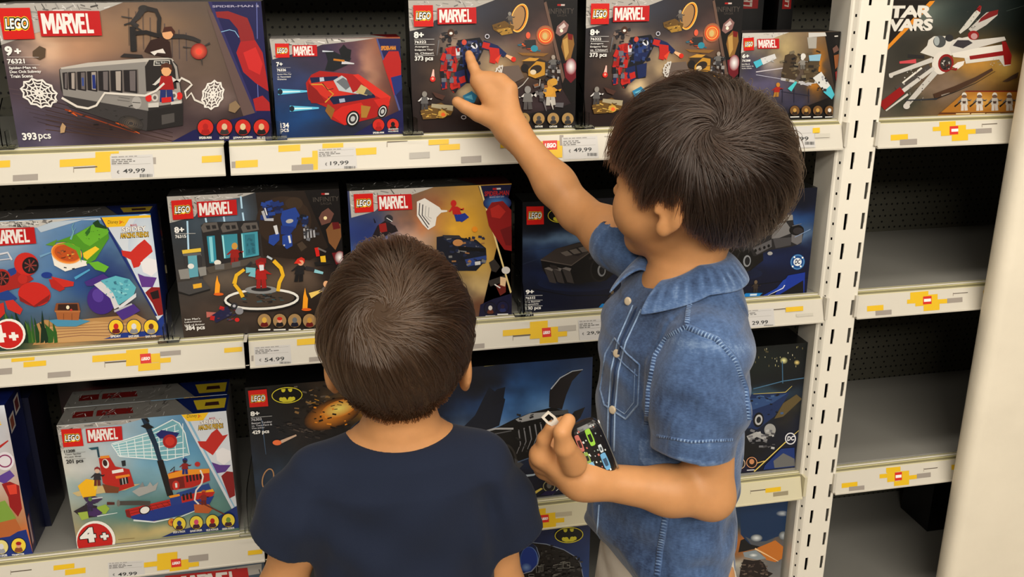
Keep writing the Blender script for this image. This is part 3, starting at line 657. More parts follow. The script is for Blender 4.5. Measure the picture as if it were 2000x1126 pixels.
b.line([(1325, 338), (1400, 345)], 9, (70, 66, 66), 3); b.line([(1520, 310), (1460, 340)], 14, (70, 66, 66), 4); b.line([(1465, 470), (1455, 400)], 4, (70, 66, 66), 10); b.glow(1440, 370, 60, 58, (255, 120, 90), (150, 40, 36)); b.ell(1440, 372, 22, 22, (255, 90, 70))
b.poly([(240, 370), (290, 330), (335, 350), (330, 410), (290, 430), (240, 405)], (104, 86, 68)); b.poly([(1660, 750), (1705, 725), (1740, 770), (1700, 815), (1655, 800)], (150, 128, 100)); b.poly([(440, 920), (455, 885), (480, 910), (470, 955), (440, 960)], (190, 160, 124))
b.brick([(-10, 58), (220, 55), (257, 280), (30, 285)]); b.marvel([(273, 78), (722, 78), (742, 256), (302, 262)])
b.text('9', 46, 332, 100, 403, WH, .05); b.text('+', 112, 350, 160, 388, WH, .05); b.line([(58, 410), (285, 412)], 3, (200, 190, 186)); b.text('76321', 60, 424, 186, 460, WH, .03); b.line([(62, 466), (292, 468)], 3, (200, 190, 186))
b.text('Spider-Man vs.', 72, 480, 275, 504, WH, .02); b.text('Doc Ock Subway', 78, 508, 305, 534, WH, .02); b.text('Train Scene', 82, 538, 244, 562, WH, .02); b.text('393', 170, 958, 274, 1012, WH, .035); b.text('pcs', 288, 966, 378, 1018, WH, .015)
for cx, hd, bd, nm, nw in ((1488, (180, 40, 36), (170, 30, 30), 'SPIDER-MAN', 1.6), (1625, (214, 190, 160), (70, 62, 60), 'AUNT MAY', 1.3), (1758, (220, 200, 160), (30, 30, 34), 'J.JONAH JAMESON', 2.5), (1892, (214, 180, 140), (36, 30, 30), 'DOC OCK', 1.1)):
    b.bust(cx, 918, 56, (206, 54, 42), head=hd, body=bd, name=nm, nw=nw)
lidcomic(b, 2); b.finish('toy_box', 'wide box showing a grey subway train with 393 pcs, top shelf left')

# ---- red car box
b = Box(-.0618, .1229, Z1, 1.2085, .03, .07, paint(((64, 62, 84), (180, 110, 72), (22, 60, 110), (40, 30, 50)),
    ((.45, .12, .25, .25, (60, 52, 86), .8), (.62, .3, .15, .35, (110, 78, 96), .8), (.75, .35, .1, .35, (206, 160, 130), .7), (.8, .7, .12, .2, (190, 110, 70), .8), (.15, .45, .25, .2, (60, 76, 124), .8), (.25, .8, .3, .18, (24, 84, 140), .9), (.55, .9, .3, .12, (40, 40, 60), .7)), (.12, 8, 5)), crop=(500, 0, 3.7037), side=(28, 26, 70), top=(120, 116, 112))
b.comic([(90, 270), (860, 276), (700, 300), (480, 322), (380, 360), (120, 430)], 5, 40)
b.poly([(868, 278), (1060, 278), (1070, 980), (700, 975), (860, 880), (1035, 800)], NV); b.poly([(868, 278), (880, 278), (1045, 795), (1033, 800)], (90, 96, 150))
b.poly([(915, 440), (960, 370), (1030, 370), (1055, 440), (1050, 640), (1000, 690), (940, 520)], (186, 40, 36)); b.poly([(975, 560), (1060, 540), (1060, 640), (1005, 695)], (40, 60, 130))
b.text('SPIDER-MAN', 905, 332, 1012, 364, (220, 150, 50), .05)
# black and pale leaping figure
b.poly([(500, 370), (540, 360), (640, 410), (690, 420), (660, 470), (560, 515), (500, 505), (520, 440)], (30, 36, 44)); b.poly([(600, 360), (635, 320), (660, 350), (690, 360), (680, 430), (620, 420)], (24, 26, 32)); b.line([(480, 370), (560, 372)], 12, (200, 206, 216), 5); b.line([(620, 450), (710, 460)], 26, (206, 206, 210), 8); b.line([(560, 430), (640, 440)], 14, (196, 130, 40))
for x, y in ((160, 664), (245, 785)): b.line([(x, y), (x+210, y-5)], 44, (110, 196, 226), 12); b.line([(x+10, y), (x+160, y-3)], 14, (214, 240, 250), 6); b.ell(x+15, y, 18, 20, (30, 50, 70))
# low red sports car
b.poly([(360, 600), (400, 540), (460, 512), (740, 540), (975, 700), (955, 790), (860, 850), (640, 905), (540, 860), (520, 780), (380, 720)], (176, 34, 28))
b.poly([(380, 580), (590, 590), (700, 680), (520, 720), (400, 640)], (206, 60, 44)); b.poly([(390, 560), (590, 550), (600, 575), (400, 600)], (30, 40, 84)); b.poly([(520, 700), (850, 670), (865, 705), (560, 755)], (26, 36, 78)); b.poly([(460, 560), (490, 558), (495, 585), (462, 590)], (190, 200, 214)); b.poly([(600, 715), (640, 710), (646, 735), (606, 742)], (170, 180, 200))
b.poly([(380, 600), (440, 650), (510, 745), (400, 745), (375, 690)], (150, 26, 24)); b.line([(400, 610), (480, 610), (560, 680), (500, 740)], 9, (206, 160, 60)); b.line([(480, 600), (520, 650), (560, 640)], 7, (120, 30, 26))
b.poly([(560, 580), (620, 545), (770, 640), (740, 680), (600, 655)], (190, 196, 200)); b.poly([(580, 590), (630, 560), (700, 610), (650, 650)], (120, 124, 130)); b.poly([(650, 560), (740, 570), (760, 640), (700, 670)], (176, 36, 34)); b.poly([(760, 610), (850, 660), (800, 690), (720, 670)], (196, 180, 130)); b.poly([(800, 640), (850, 672), (835, 690), (780, 680)], (90, 90, 90))
b.poly([(700, 540), (740, 535), (975, 700), (960, 740), (860, 690)], (216, 62, 48)); b.poly([(540, 830), (620, 770), (760, 740), (800, 790), (640, 905)], (206, 46, 36)); b.poly([(760, 760), (830, 770), (800, 850), (760, 850)], (176, 132, 60)); b.poly([(850, 720), (960, 700), (965, 760), (900, 790)], (206, 50, 38))
for cx, cy, rx, ry in ((700, 858, 48, 60), (915, 805, 34, 50)): b.ell(cx, cy, rx, ry, (24, 20, 22), 20); b.ell(cx, cy, rx*.76, ry*.78, (216, 216, 214), 20); b.ell(cx, cy, rx*.6, ry*.62, (60, 56, 60), 20); b.ell(cx, cy, rx*.34, ry*.34, (190, 190, 190), 20)
b.poly([(520, 750), (570, 790), (545, 860), (500, 800)], (150, 108, 50))
b.brick([(137, 314), (237, 314), (243, 415), (143, 417)]); b.marvel([(262, 326), (440, 324), (444, 406), (266, 410)])
b.text('7+', 148, 448, 194, 480, WH, .04); b.line([(148, 488), (250, 488)], 2, (180, 180, 190)); b.text('76336', 152, 496, 218, 516, WH, .03); b.line([(152, 522), (250, 522)], 2, (180, 180, 190)); b.small(154, 532, 258, ['Spider-Man Car', 'vs. Venomized', 'Wolverine'], 12)
b.text('134', 178, 888, 240, 925, WH, .035); b.text('pcs', 180, 930, 240, 964, WH, .015)
b.bust(886, 902, 42, (206, 52, 40), head=(190, 40, 34), body=(170, 30, 26), name='SPIDER-MAN', nw=1.9); b.bust(990, 900, 42, (206, 60, 46), head=(26, 26, 28), body=(40, 26, 26)); b.small(955, 928, 1030, ['VENOMIZED', 'WOLVERINE'], 11)
lidcomic(b, 3, .9, (170, 166, 162)); b.topband([([(.9, 0), (1, 0), (1, 1), (.78, 1)], (120, 24, 30))]); b.finish('toy_box', 'small box with a red and blue sports car, marked 7+ and 134 pcs')
# ---- robot boxes (the same print twice)
def robot_box(x0, x1, z1, crop, label, grp=None, f=1.0):
    b = Box(x0, x1, Z1, z1, .03, .062, paint(((60, 62, 70), (66, 52, 50), (48, 30, 26), (40, 26, 30)),
        ((.30, .08, .3, .16, (70, 76, 92), .8), (.55, .35, .35, .08, (120, 106, 104), .6), (.3, .40, .12, .22, (200, 176, 150), .85), (.52, .50, .14, .14, (226, 206, 168), .85), (.36, .66, .08, .08, (250, 226, 180), .8), (.78, .28, .12, .14, (190, 130, 104), .8), (.15, .55, .12, .2, (96, 76, 62), .7),
         (.7, .5, .22, .12, (150, 120, 84), .8), (.8, .78, .2, .12, (74, 58, 64), .8), (.1, .93, .3, .08, (52, 28, 24), .9), (.5, .98, .5, .06, (36, 20, 22), .9), (.6, .95, .1, .05, (70, 40, 40), .6), (.78, .2, .3, .06, (70, 66, 74), .5)), (.12, 7, 11)), crop=crop, side=(16, 14, 16), top=(90, 88, 86))
    b.comic([(60, 0), (690, 0), (580, 42), (250, 150), (240, 190), (76, 225), (60, 200)], 7, 50)
    b.poly([(1045, 0), (1300, 0), (1300, 730), (1240, 745), (1120, 800), (850, 800), (840, 960), (1300, 960), (1300, 700), (1200, 640)][:4]+[(1180, 640)], (24, 18, 18))
    b.poly([(1300, 735), (1190, 765), (900, 830), (900, 950), (1300, 950)], (26, 18, 22))
    b.poly([(1045, 20), (1062, 10), (1195, 560), (1180, 600)], (120, 96, 84))
    b.text('INFINITY', 1082, 62, 1262, 100, (92, 84, 78), 0); b.text('SAGA', 1140, 104, 1212, 120, (84, 76, 70), 0); b.line([(1142, 36), (1196, 36)], 12, (206, 190, 184)); b.line([(1142, 36), (1168, 36)], 13, (176, 40, 36))
    # plain metallic masses in the side panel
    b.poly([(1140, 190), (1190, 145), (1225, 180), (1210, 230), (1160, 262), (1130, 240)], (150, 116, 112)); b.poly([(1150, 200), (1190, 165), (1205, 190), (1170, 215)], (214, 200, 196)); b.ell(1172, 222, 12, 12, (255, 240, 220))
    b.poly([(1180, 280), (1215, 240), (1255, 250), (1265, 320), (1240, 420), (1200, 440), (1170, 340)], (150, 112, 60)); b.poly([(1215, 240), (1255, 250), (1250, 290), (1222, 285)], (130, 30, 28)); b.poly([(1180, 290), (1215, 270), (1225, 380), (1200, 430)], (196, 160, 96))
    b.poly([(1185, 460), (1270, 440), (1278, 560), (1240, 600), (1200, 560)], (120, 30, 44)); b.glow(1240, 480, 40, 60, (255, 250, 250), (150, 60, 70))
    # gold ring and flyer
    b.ring(865, 130, 52, 98, 12, (232, 160, 60), 15); b.ring(870, 130, 56, 104, 5, (255, 214, 130), 15); b.ell(858, 130, 44, 88, (176, 140, 96), 15)
    b.poly([(670, 180), (760, 150), (830, 190), (820, 230), (740, 250), (680, 215)], (120, 92, 46)); b.poly([(700, 215), (800, 195), (820, 240), (740, 255)], (176, 140, 66)); b.fig(805, 175, 95, (150, 146, 140), (110, 104, 100), (90, 84, 80), lean=-.1); b.blocks(690, 160, 820, 240, [(90, 70, 36), (206, 170, 90), (60, 50, 34)], 12, 5, .06, .16, -.3)
    # burning platform and gate
    b.glow(1055, 255, 66, 72, (255, 170, 90), (160, 104, 80)); b.ring(1055, 258, 44, 46, 22, (226, 90, 44)); b.ring(1055, 258, 42, 44, 6, (255, 196, 110)); b.ell(1052, 260, 18, 24, (214, 190, 130))
    b.poly([(855, 380), (1080, 385), (1040, 408), (890, 400)], (150, 112, 60)); b.blocks(870, 300, 1010, 370, [(110, 110, 112), (70, 66, 66), (190, 80, 44), (46, 120, 140), (226, 110, 60)], 26, 6, .1, .26); b.poly([(905, 290), (985, 285), (990, 345), (915, 350)], (62, 62, 64)); b.ell(930, 255, 16, 24, (226, 110, 80)); b.ell(975, 350, 26, 24, (60, 150, 170))
    # big blue/red robot
    BL, RD, DK = (34, 50, 98), (196, 50, 40), (26, 28, 40)
    b.glow(450, 480, 190, 200, (236, 210, 180), (120, 100, 88)) if False else None
    b.blocks(300, 220, 410, 330, [DK, (60, 56, 60), (140, 120, 110)], 20, 7, .12, .34); b.ell(372, 236, 24, 28, (90, 60, 44)); b.ell(372, 240, 12, 10, (240, 236, 230)); b.line([(285, 290), (270, 400)], 12, (120, 118, 120), 5)
    b.poly([(420, 290), (580, 270), (620, 330), (570, 440), (520, 500), (560, 590), (480, 600), (410, 520), (440, 420)], DK)
    b.poly([(440, 300), (560, 290), (580, 380), (540, 470), (460, 470)], BL); b.poly([(480, 330), (560, 330), (540, 400), (490, 410)], (52, 76, 132)); b.ell(468, 305, 18, 20, (206, 90, 70)); b.ell(540, 330, 26, 20, (220, 222, 230), 30); b.poly([(520, 320), (548, 300), (555, 350)], (30, 30, 36))
    b.poly([(430, 330), (350, 340), (300, 420), (300, 520), (350, 540), (400, 500), (420, 420)], BL); b.poly([(330, 350), (380, 335), (420, 360), (420, 410), (360, 400)], RD); b.poly([(330, 430), (370, 425), (415, 440), (410, 520), (360, 520), (330, 500)], RD); b.poly([(300, 450), (330, 450), (345, 540), (300, 530)], (100, 98, 100)); b.poly([(405, 350), (440, 345), (435, 400), (410, 400)], (214, 214, 220))
    b.line([(600, 320), (700, 350), (765, 400)], 62, BL, 34); b.poly([(645, 340), (720, 350), (725, 400), (690, 460), (650, 450), (655, 400)], RD); b.line([(600, 322), (650, 335)], 40, RD, 46); b.poly([(690, 430), (735, 390), (710, 460)], (226, 90, 60)); b.line([(770, 400), (820, 425)], 16, (240, 190, 150), 30); b.ell(824, 428, 18, 18, (214, 60, 40))
    b.poly([(400, 520), (470, 500), (480, 600), (430, 640), (400, 620)], BL); b.poly([(480, 500), (560, 480), (560, 580), (500, 600)], BL); b.poly([(370, 570), (430, 560), (440, 630), (390, 670), (365, 630)], RD); b.poly([(430, 560), (470, 545), (480, 590), (440, 605)], RD); b.poly([(365, 560), (400, 560), (395, 600), (365, 600)], (52, 76, 132)); b.poly([(375, 650), (430, 630), (405, 672)], DK)
    b.blocks(420, 290, 590, 480, [DK, (60, 80, 130), (24, 30, 60), (90, 96, 120)], 26, 8, .06, .2); b.blocks(300, 340, 430, 640, [RD, BL, DK, (170, 36, 30), (120, 120, 130)], 34, 9, .1, .3)
    b.line([(245, 500), (240, 560)], 8, (255, 200, 190), 26); b.ell(240, 570, 20, 20, (214, 50, 40)); b.ell(240, 567, 9, 9, (255, 170, 150)); b.ring(633, 262, 14, 14, 6, (200, 200, 210)); b.ell(635, 264, 9, 9, (40, 36, 44))
    # crawler, chains and crew on the right
    b.poly([(690, 540), (740, 480), (860, 470), (900, 560), (820, 600), (720, 590)], (120, 106, 98)); b.web(735, 530, 46, 60, 10, (214, 210, 204), 6, 2, 7, 90, 270)
    b.poly([(880, 500), (900, 430), (970, 408), (1060, 440), (1080, 520), (1040, 580), (960, 560), (920, 520)], (70, 56, 44)); b.poly([(930, 500), (990, 440), (1050, 450), (1050, 540), (980, 565), (930, 545)], (196, 150, 60)); b.ell(985, 500, 44, 30, (60, 50, 44), -20); b.ell(905, 490, 28, 30, (40, 34, 34)); b.poly([(880, 440), (940, 415), (1010, 420), (980, 440)], (206, 160, 76)); b.ell(965, 520, 22, 18, (220, 206, 180))
    b.blocks(1060, 440, 1160, 600, [(90, 88, 92), (130, 128, 130), (60, 58, 62), (160, 156, 154)], 26, 10, .1, .3); b.fig(1110, 500, 110, (170, 160, 150), (120, 118, 116), (80, 78, 80))
    b.line([(930, 560), (890, 610), (850, 640)], 6, (190, 186, 180)); b.line([(1015, 570), (1010, 620)], 6, (190, 186, 180)); b.fig(925, 790, 180, (150, 148, 146), (126, 124, 122), (96, 92, 92), arm=(220, 216, 212), raise_=.35); b.fig(1090, 760, 200, (196, 150, 70), (206, 156, 66), (190, 186, 180)); b.ell(1075, 655, 36, 34, (214, 164, 70)); b.ell(1112, 590, 28, 26, (206, 160, 70)); b.line([(1040, 720), (1060, 800)], 18, (120, 116, 118), 4); b.line([(1090, 720), (1110, 790)], 16, (200, 196, 190), 4)
    b.blocks(985, 610, 1060, 720, [(70, 66, 68), (120, 116, 116), (150, 100, 60)], 14, 12, .2, .5); b.poly([(1130, 740), (1185, 740), (1180, 775), (1120, 770)], (110, 108, 112))
    # lower left rider and sledge
    b.poly([(150, 800), (180, 770), (300, 740), (390, 790), (370, 830), (260, 855), (170, 860)], (120, 92, 44)); b.line([(230, 760), (385, 780)], 26, (176, 166, 140), 40); b.ell(310, 820, 32, 26, (206, 170, 80), 20); b.ell(315, 825, 16, 14, (240, 120, 60)); b.blocks(160, 780, 360, 850, [(176, 140, 60), (96, 72, 36), (214, 180, 100)], 18, 13, .06, .18); b.fig(180, 790, 140, (150, 146, 140), (110, 108, 108), (80, 76, 76), arm=(224, 222, 220)); b.poly([(235, 660), (330, 690), (310, 720), (260, 700)], (90, 60, 50))
    b.poly([(455, 690), (520, 655), (560, 690), (540, 740), (480, 740)], (60, 140, 176)); b.poly([(470, 700), (520, 680), (530, 720)], (120, 190, 214)); b.ring(462, 845, 16, 12, 6, (200, 196, 200))
    b.brick([(97, 37), (240, 36), (244, 190), (103, 192)]); b.marvel([(272, 58), (552, 52), (555, 168), (275, 175)])
    b.text('8+', 103, 228, 175, 275, WH, .045); b.line([(105, 282), (250, 282)], 3, (214, 212, 210)); b.text('76322', 107, 292, 192, 313, WH, .025); b.line([(108, 320), (252, 320)], 3, (214, 212, 210)); b.small(110, 330, 244, ['Avengers:', 'Endgame Thor', 'vs. Chitauri'], 16); b.line([(110, 398), (250, 398)], 3, (214, 212, 210)); b.text('373 pcs', 110, 405, 242, 446, WH, .03)
    for cx in (898, 1004, 1108, 1213): b.bust(cx, 855, 42, (176, 146, 98), head=(92, 88, 86), body=(60, 58, 60), name='CHITAURI', nw=1.3)
    return b.finish('toy_box', label)
rb = robot_box(.1368, .3890, 1.2595, (780, 0, 3.7037), 'box with a blue and red robot, touched by the pointing finger, 373 pcs')
o = rb.copy(); scene.collection.objects.link(o); o.location.x += .2660; o.location.y += .0; o['label'] = 'second box with the blue and red robot, partly behind the older boy hair'
# ---- tower box at the right end of the top shelf
b = Box(.6590, .8280, Z1, 1.2060, .034, .07, paint(((150, 140, 120), (120, 96, 74), (40, 40, 50), (30, 24, 24)),
    ((.2, .08, .2, .1, (190, 184, 174), .8), (.45, .2, .2, .25, (196, 176, 130), .8), (.1, .4, .15, .2, (70, 66, 96), .8), (.3, .6, .3, .2, (110, 104, 140), .8), (.8, .45, .07, .3, (226, 150, 40), .9), (.6, .8, .2, .15, (84, 84, 120), .7), (.3, .35, .1, .1, (206, 196, 190), .6)), (.14, 8, 21)), crop=(1120, 0, 3.7037), side=(20, 18, 20), top=(60, 58, 56))
b.comic([(1195, 240), (1560, 232), (1480, 262), (1330, 330), (1200, 385)], 9, 30, (206, 202, 196))
b.poly([(1815, 232), (1960, 228), (1925, 850), (1560, 870), (1520, 830), (1895, 690), (1890, 640)], (22, 16, 16)); b.poly([(1700, 236), (1820, 234), (1830, 260), (1700, 270)], (206, 204, 200)); b.poly([(1690, 270), (1760, 268), (1756, 350), (1700, 350)], (176, 172, 164))
b.line([(1320, 520), (1600, 480)], 7, (206, 200, 206)); b.line([(1320, 540), (1560, 580), (1700, 620)], 4, (190, 190, 206)); b.line([(1640, 600), (1780, 590)], 26, (206, 206, 206), 18); b.line([(1500, 570), (1720, 610)], 20, (190, 188, 190), 16)
b.poly([(1500, 560), (1530, 400), (1580, 380), (1620, 410), (1600, 470), (1640, 520), (1600, 580)], (84, 70, 54)); b.poly([(1660, 590), (1680, 470), (1700, 430), (1780, 430), (1770, 520), (1740, 600)], (96, 82, 62)); b.blocks(1500, 370, 1780, 590, [(60, 52, 44), (110, 96, 74), (40, 38, 38), (130, 120, 100)], 46, 15, .05, .14); b.poly([(1700, 400), (1790, 390), (1780, 440), (1705, 440)], (150, 190, 210)); b.ell(1660, 405, 18, 20, (222, 220, 216)); b.fig(1655, 500, 100, (220, 218, 214), (150, 146, 140), (120, 116, 110))
b.line([(1310, 470), (1370, 440)], 50, (90, 190, 210), 40); b.line([(1360, 445), (1460, 405)], 50, (214, 214, 214), 36); b.blocks(1370, 400, 1450, 450, [(60, 60, 66), (180, 180, 180)], 8, 2, .08, .2); b.line([(1760, 540), (1840, 650)], 76, (216, 216, 214), 60); b.line([(1830, 640), (1885, 700)], 70, (90, 190, 206), 50); b.blocks(1750, 520, 1850, 660, [(60, 60, 66), (170, 170, 176), (40, 40, 46)], 12, 3, .06, .2)
b.fig(1460, 700, 110, (196, 140, 60), (170, 50, 40), (176, 130, 60), lean=.2); b.line([(1560, 650), (1610, 590)], 34, (90, 200, 206), 14)
for x in (1510, 1595, 1700): b.line([(x, 640), (x, 740)], 5, (60, 60, 80))
b.line([(1500, 660), (1710, 690)], 4, (60, 60, 80))
for p_ in (([(1870, 350), (1900, 325), (1920, 360), (1880, 385)], (120, 90, 80)), ([(1880, 400), (1930, 390), (1925, 480), (1890, 500)], (150, 96, 56)), ([(1890, 520), (1925, 510), (1915, 590), (1895, 580)], (150, 50, 50))): b.poly(*p_)
b.line([(1885, 262), (1910, 260)], 8, (220, 216, 210))
b.brick([(1226, 275), (1302, 270), (1304, 362), (1230, 367)]); b.marvel([(1326, 282), (1484, 278), (1486, 350), (1330, 352)])
b.text('6+', 1217, 390, 1266, 420, WH, .04); b.text('76288', 1216, 430, 1276, 446, WH, .02); b.small(1214, 458, 1300, ['Iron Man &', 'Iron Legion vs.', 'Hydra Soldier'], 11)
for cx in (1597, 1680, 1763, 1848): b.bust(cx, 798, 34, (130, 96, 56), head=(196, 160, 90) if cx < 1800 else (220, 218, 214), body=(66, 50, 36), name='-', nw=1.9)
b.finish('toy_box', 'small box showing a stone tower, marked 6+, beside the slotted post')
# darker boxes standing behind it
for x0, x1, y0, z1, lab in ((.700, .772, .20, 1.285, 'dark box standing on edge behind the tower box, nearer its middle'), (.785, .812, .17, 1.285, 'dark box standing on edge behind the tower box, against the post')):
    b = Box(x0, x1, Z1, z1, y0, .15, paint(((16, 14, 16),)*4), crop=(0, 0, 1.), side=(14, 12, 14), top=(20, 20, 22), cells=(4, 4))
    xa, xb = x0+.25*(x1-x0), x0+.85*(x1-x0)
    b.raw([(xa, 1.236), (xb, 1.236), (xb, 1.279), (xa, 1.279)], [(0, 1, 2, 3)], lin((150, 26, 24)))
    v, f = glyphs('LEGO', .03, .18, 1.06); u = (v-v.min(0))/(v.max(0)-v.min(0)); b.raw([(xa+(.25+.5*(1-q[1]))*(xb-xa), 1.239+q[0]*.037) for q in u], f, lin((190, 180, 170)))
    b.finish('toy_box', lab)

# ---- spacecraft box beyond the post
b = Box(.9025, 1.190, Z1, 1.2560, .03, .09, paint(((56, 52, 48), (20, 34, 34), (110, 104, 96), (130, 84, 30)),
    ((.25, .1, .25, .15, (150, 160, 150), .8), (.6, .1, .3, .15, (36, 50, 50), .9), (.15, .45, .15, .2, (66, 66, 60), .7), (.6, .55, .25, .18, (214, 160, 70), .85), (.85, .6, .15, .14, (206, 176, 100), .7), (.45, .75, .2, .15, (150, 130, 116), .8), (.2, .9, .12, .12, (60, 66, 56), .8), (.9, .2, .2, .2, (30, 40, 38), .9), (.38, .62, .1, .1, (130, 110, 96), .7)), (.16, 7, 31)), crop=(1600, 0, 3.705), side=(150, 120, 80), top=(90, 84, 76))
b.poly([(460, 0), (840, 0), (800, 20), (500, 350), (470, 400)], (44, 36, 30)); b.poly([(838, 5), (800, 8), (700, 110), (500, 325), (495, 362), (640, 215), (820, 30)], (222, 150, 50))
for t_, y0_, y1_, x0_ in (('STAR', 42, 132, 462), ('WARS', 140, 228, 452)):
    b.text(t_, x0_-28, y0_-4, 818, y1_+3, (120, 112, 104), .05, 0, .86); b.text(t_, x0_-26, y0_, 816, y1_, (226, 222, 214), .045, 0, .86)
b.poly([(1010, 230), (1120, 90), (1160, 40), (1175, 45), (1165, 95), (1080, 200), (1020, 245)], (200, 198, 190)); b.poly([(1120, 90), (1160, 38), (1175, 45), (1165, 90), (1135, 70)], (150, 30, 34)); b.poly([(1080, 210), (1210, 90), (1295, 72), (1290, 110), (1210, 180), (1110, 240)], (190, 186, 180)); b.poly([(1170, 130), (1230, 85), (1296, 70), (1290, 105), (1230, 130), (1150, 165)], (130, 30, 34))
b.blocks(1040, 80, 1150, 210, [(120, 116, 110), (80, 78, 74)], 14, 3, .03, .09, -.9)
b.poly([(730, 380), (780, 330), (790, 290), (830, 262), (930, 260), (960, 290), (1100, 260), (1120, 300), (960, 400), (850, 420)], (214, 210, 202)); b.ell(870, 300, 46, 44, (90, 92, 92)); b.ell(850, 296, 20, 34, (170, 176, 176)); b.ell(940, 275, 30, 26, (60, 60, 62))
b.line([(640, 405), (760, 412)], 26, (56, 54, 54)); b.line([(580, 452), (700, 442)], 16, (206, 90, 96), 30)
b.poly([(940, 350), (960, 300), (1010, 270), (1120, 290), (1340, 265), (1350, 290), (1150, 345), (960, 400)], (206, 202, 196)); b.poly([(965, 330), (1000, 290), (1080, 290), (1110, 310), (1040, 350)], (70, 66, 72)); b.ell(1115, 255, 40, 34, (150, 36, 36)); b.ell(1120, 262, 24, 22, (190, 150, 150))
b.poly([(960, 385), (1150, 345), (1340, 320), (1335, 370), (1060, 420), (970, 412)], (222, 218, 210)); b.poly([(1050, 420), (1340, 370), (1380, 385), (1385, 470), (1335, 480), (1300, 430), (1060, 460)], (214, 210, 202)); b.poly([(1085, 405), (1330, 368), (1335, 400), (1090, 432)], (150, 28, 32)); b.poly([(1320, 300), (1350, 300), (1392, 400), (1385, 465), (1340, 470)], (156, 32, 34)); b.blocks(1230, 415, 1330, 475, [(190, 186, 180), (150, 148, 144)], 12, 8, .06, .12)
b.ell(880, 455, 64, 84, (220, 214, 206), 15); b.ell(915, 456, 56, 66, (150, 36, 38), 15); b.ell(915, 458, 42, 50, (70, 62, 58), 15); b.blocks(890, 420, 950, 500, [(190, 186, 180), (120, 60, 50), (40, 38, 38)], 14, 5, .1, .26); b.poly([(960, 480), (1000, 450), (1050, 440), (1040, 470), (1000, 500)], (226, 220, 214)); b.poly([(940, 500), (1000, 490), (990, 510)], (150, 36, 38))
for (xa, ya), (xb, yb), w0, w1, c_ in (((820, 430), (505, 545), 34, 24, (204, 200, 194)), ((800, 480), (560, 650), 44, 46, (90, 84, 80)), ((830, 490), (600, 660), 26, 30, (206, 202, 196)), ((840, 520), (620, 770), 40, 34, (200, 196, 190)), ((740, 490), (600, 600), 14, 12, (226, 222, 214))): b.line([(xa, ya), (xb, yb)], w0, c_, w1)
b.ell(518, 545, 16, 18, (206, 202, 196)); b.ell(630, 768, 24, 20, (206, 202, 196)); b.line([(600, 650), (450, 770)], 56, (156, 34, 34), 66); b.line([(640, 680), (480, 800)], 16, (206, 202, 196), 10); b.blocks(600, 480, 800, 660, [(60, 56, 54), (160, 156, 150), (220, 216, 210), (90, 40, 36)], 26, 7, .02, .06, -.6); b.blocks(640, 600, 760, 740, [(150, 146, 140), (120, 116, 112)], 10, 9, .04, .1, -.8)
b.line([(830, 700), (980, 640), (1130, 570), (1250, 500)], 46, (84, 60, 44), 20); b.line([(740, 720), (850, 710), (980, 664), (1130, 600), (1270, 515)], 7, (40, 34, 32), 3); b.line([(620, 725), (850, 715)], 9, (60, 64, 70)); b.line([(880, 690), (940, 670)], 10, (150, 140, 130), 4)
b.poly([(1320, 590), (1400, 540), (1440, 520), (1430, 560), (1360, 590)], (80, 62, 50)); b.line([(1350, 80), (1480, 40)], 5, (70, 80, 76))
b.poly([(1060, 655), (1450, 655), (1440, 830), (850, 836)], (176, 124, 50)); b.poly([(860, 828), (870, 812), (1440, 808), (1440, 830)], (110, 66, 30)); b.poly([(1060, 655), (1450, 655), (1449, 664), (1050, 664)], (120, 40, 30)); b.glow(1200, 730, 200, 60, (206, 160, 80), (176, 124, 50))
for cx in (1045, 1155, 1265, 1370):
    b.fig(cx, 800, 140, (216, 210, 200), (196, 190, 182), (206, 200, 194), arm=(120, 116, 112)); b.line([(cx-70, 770), (cx-20, 730)], 12, (30, 26, 24), 6); b.ell(cx, 696, 18, 12, (120, 100, 90)); b.poly([(cx-14, 730), (cx+14, 730), (cx+10, 748), (cx-10, 748)], (90, 70, 60)); b.line([(cx-60, 822), (cx+40, 820)], 7, (226, 206, 160))
b.finish('toy_box', 'large box with a red and white spacecraft, right of the slotted post')

# ---- underwater box, second shelf
b = Box(-.500, -.2515, Z2, .9645, .03, .062, paint(((150, 176, 206), (90, 140, 190), (40, 70, 100), (110, 90, 70)),
    ((.15, .12, .25, .2, (190, 206, 224), .8), (.5, .25, .2, .2, (104, 150, 200), .7), (.62, .5, .2, .2, (40, 80, 140), .85), (.3, .55, .2, .2, (110, 156, 200), .7), (.72, .55, .1, .2, (44, 60, 120), .8), (.35, .95, .35, .12, (206, 170, 116), .95), (.75, .8, .14, .14, (96, 66, 52), .9), (.05, .85, .12, .16, (40, 70, 50), .9), (.15, .95, .1, .1, (24, 60, 36), .8)), (.10, 7, 41)), crop=(0, 400, 3.7525), side=(30, 50, 120), top=(74, 72, 70))
b.comic([(-60, 125), (740, 88), (520, 108), (360, 132), (270, 165), (60, 175), (-60, 180)], 13, 60, (206, 202, 196))
b.poly([(270, 165), (380, 125), (740, 92), (760, 110), (600, 110), (400, 170), (300, 200)], (196, 208, 220))
b.poly([(250, 880), (330, 840), (500, 850), (660, 830), (1000, 800), (1180, 900), (1180, 960), (240, 1025), (290, 940)], (190, 150, 100)); b.poly([(300, 900), (700, 850), (1100, 880), (1000, 980), (320, 1010)], (206, 168, 118))
for k in range(5): b.line([(330, 885+k*24), (600, 880+k*18), (1000, 850+k*28)], 4, (170-k*8, 124-k*8, 80))
rr = random.Random(4)
for k in range(26):
    x = rr.uniform(60, 400); b.poly([(x, 1010), (x+rr.uniform(-60, 20), 900-rr.uniform(0, 140)), (x+rr.uniform(10, 50), 930), (x+26, 1005)], rr.choice(((34, 84, 44), (60, 110, 50), (24, 60, 40), (96, 130, 60))))
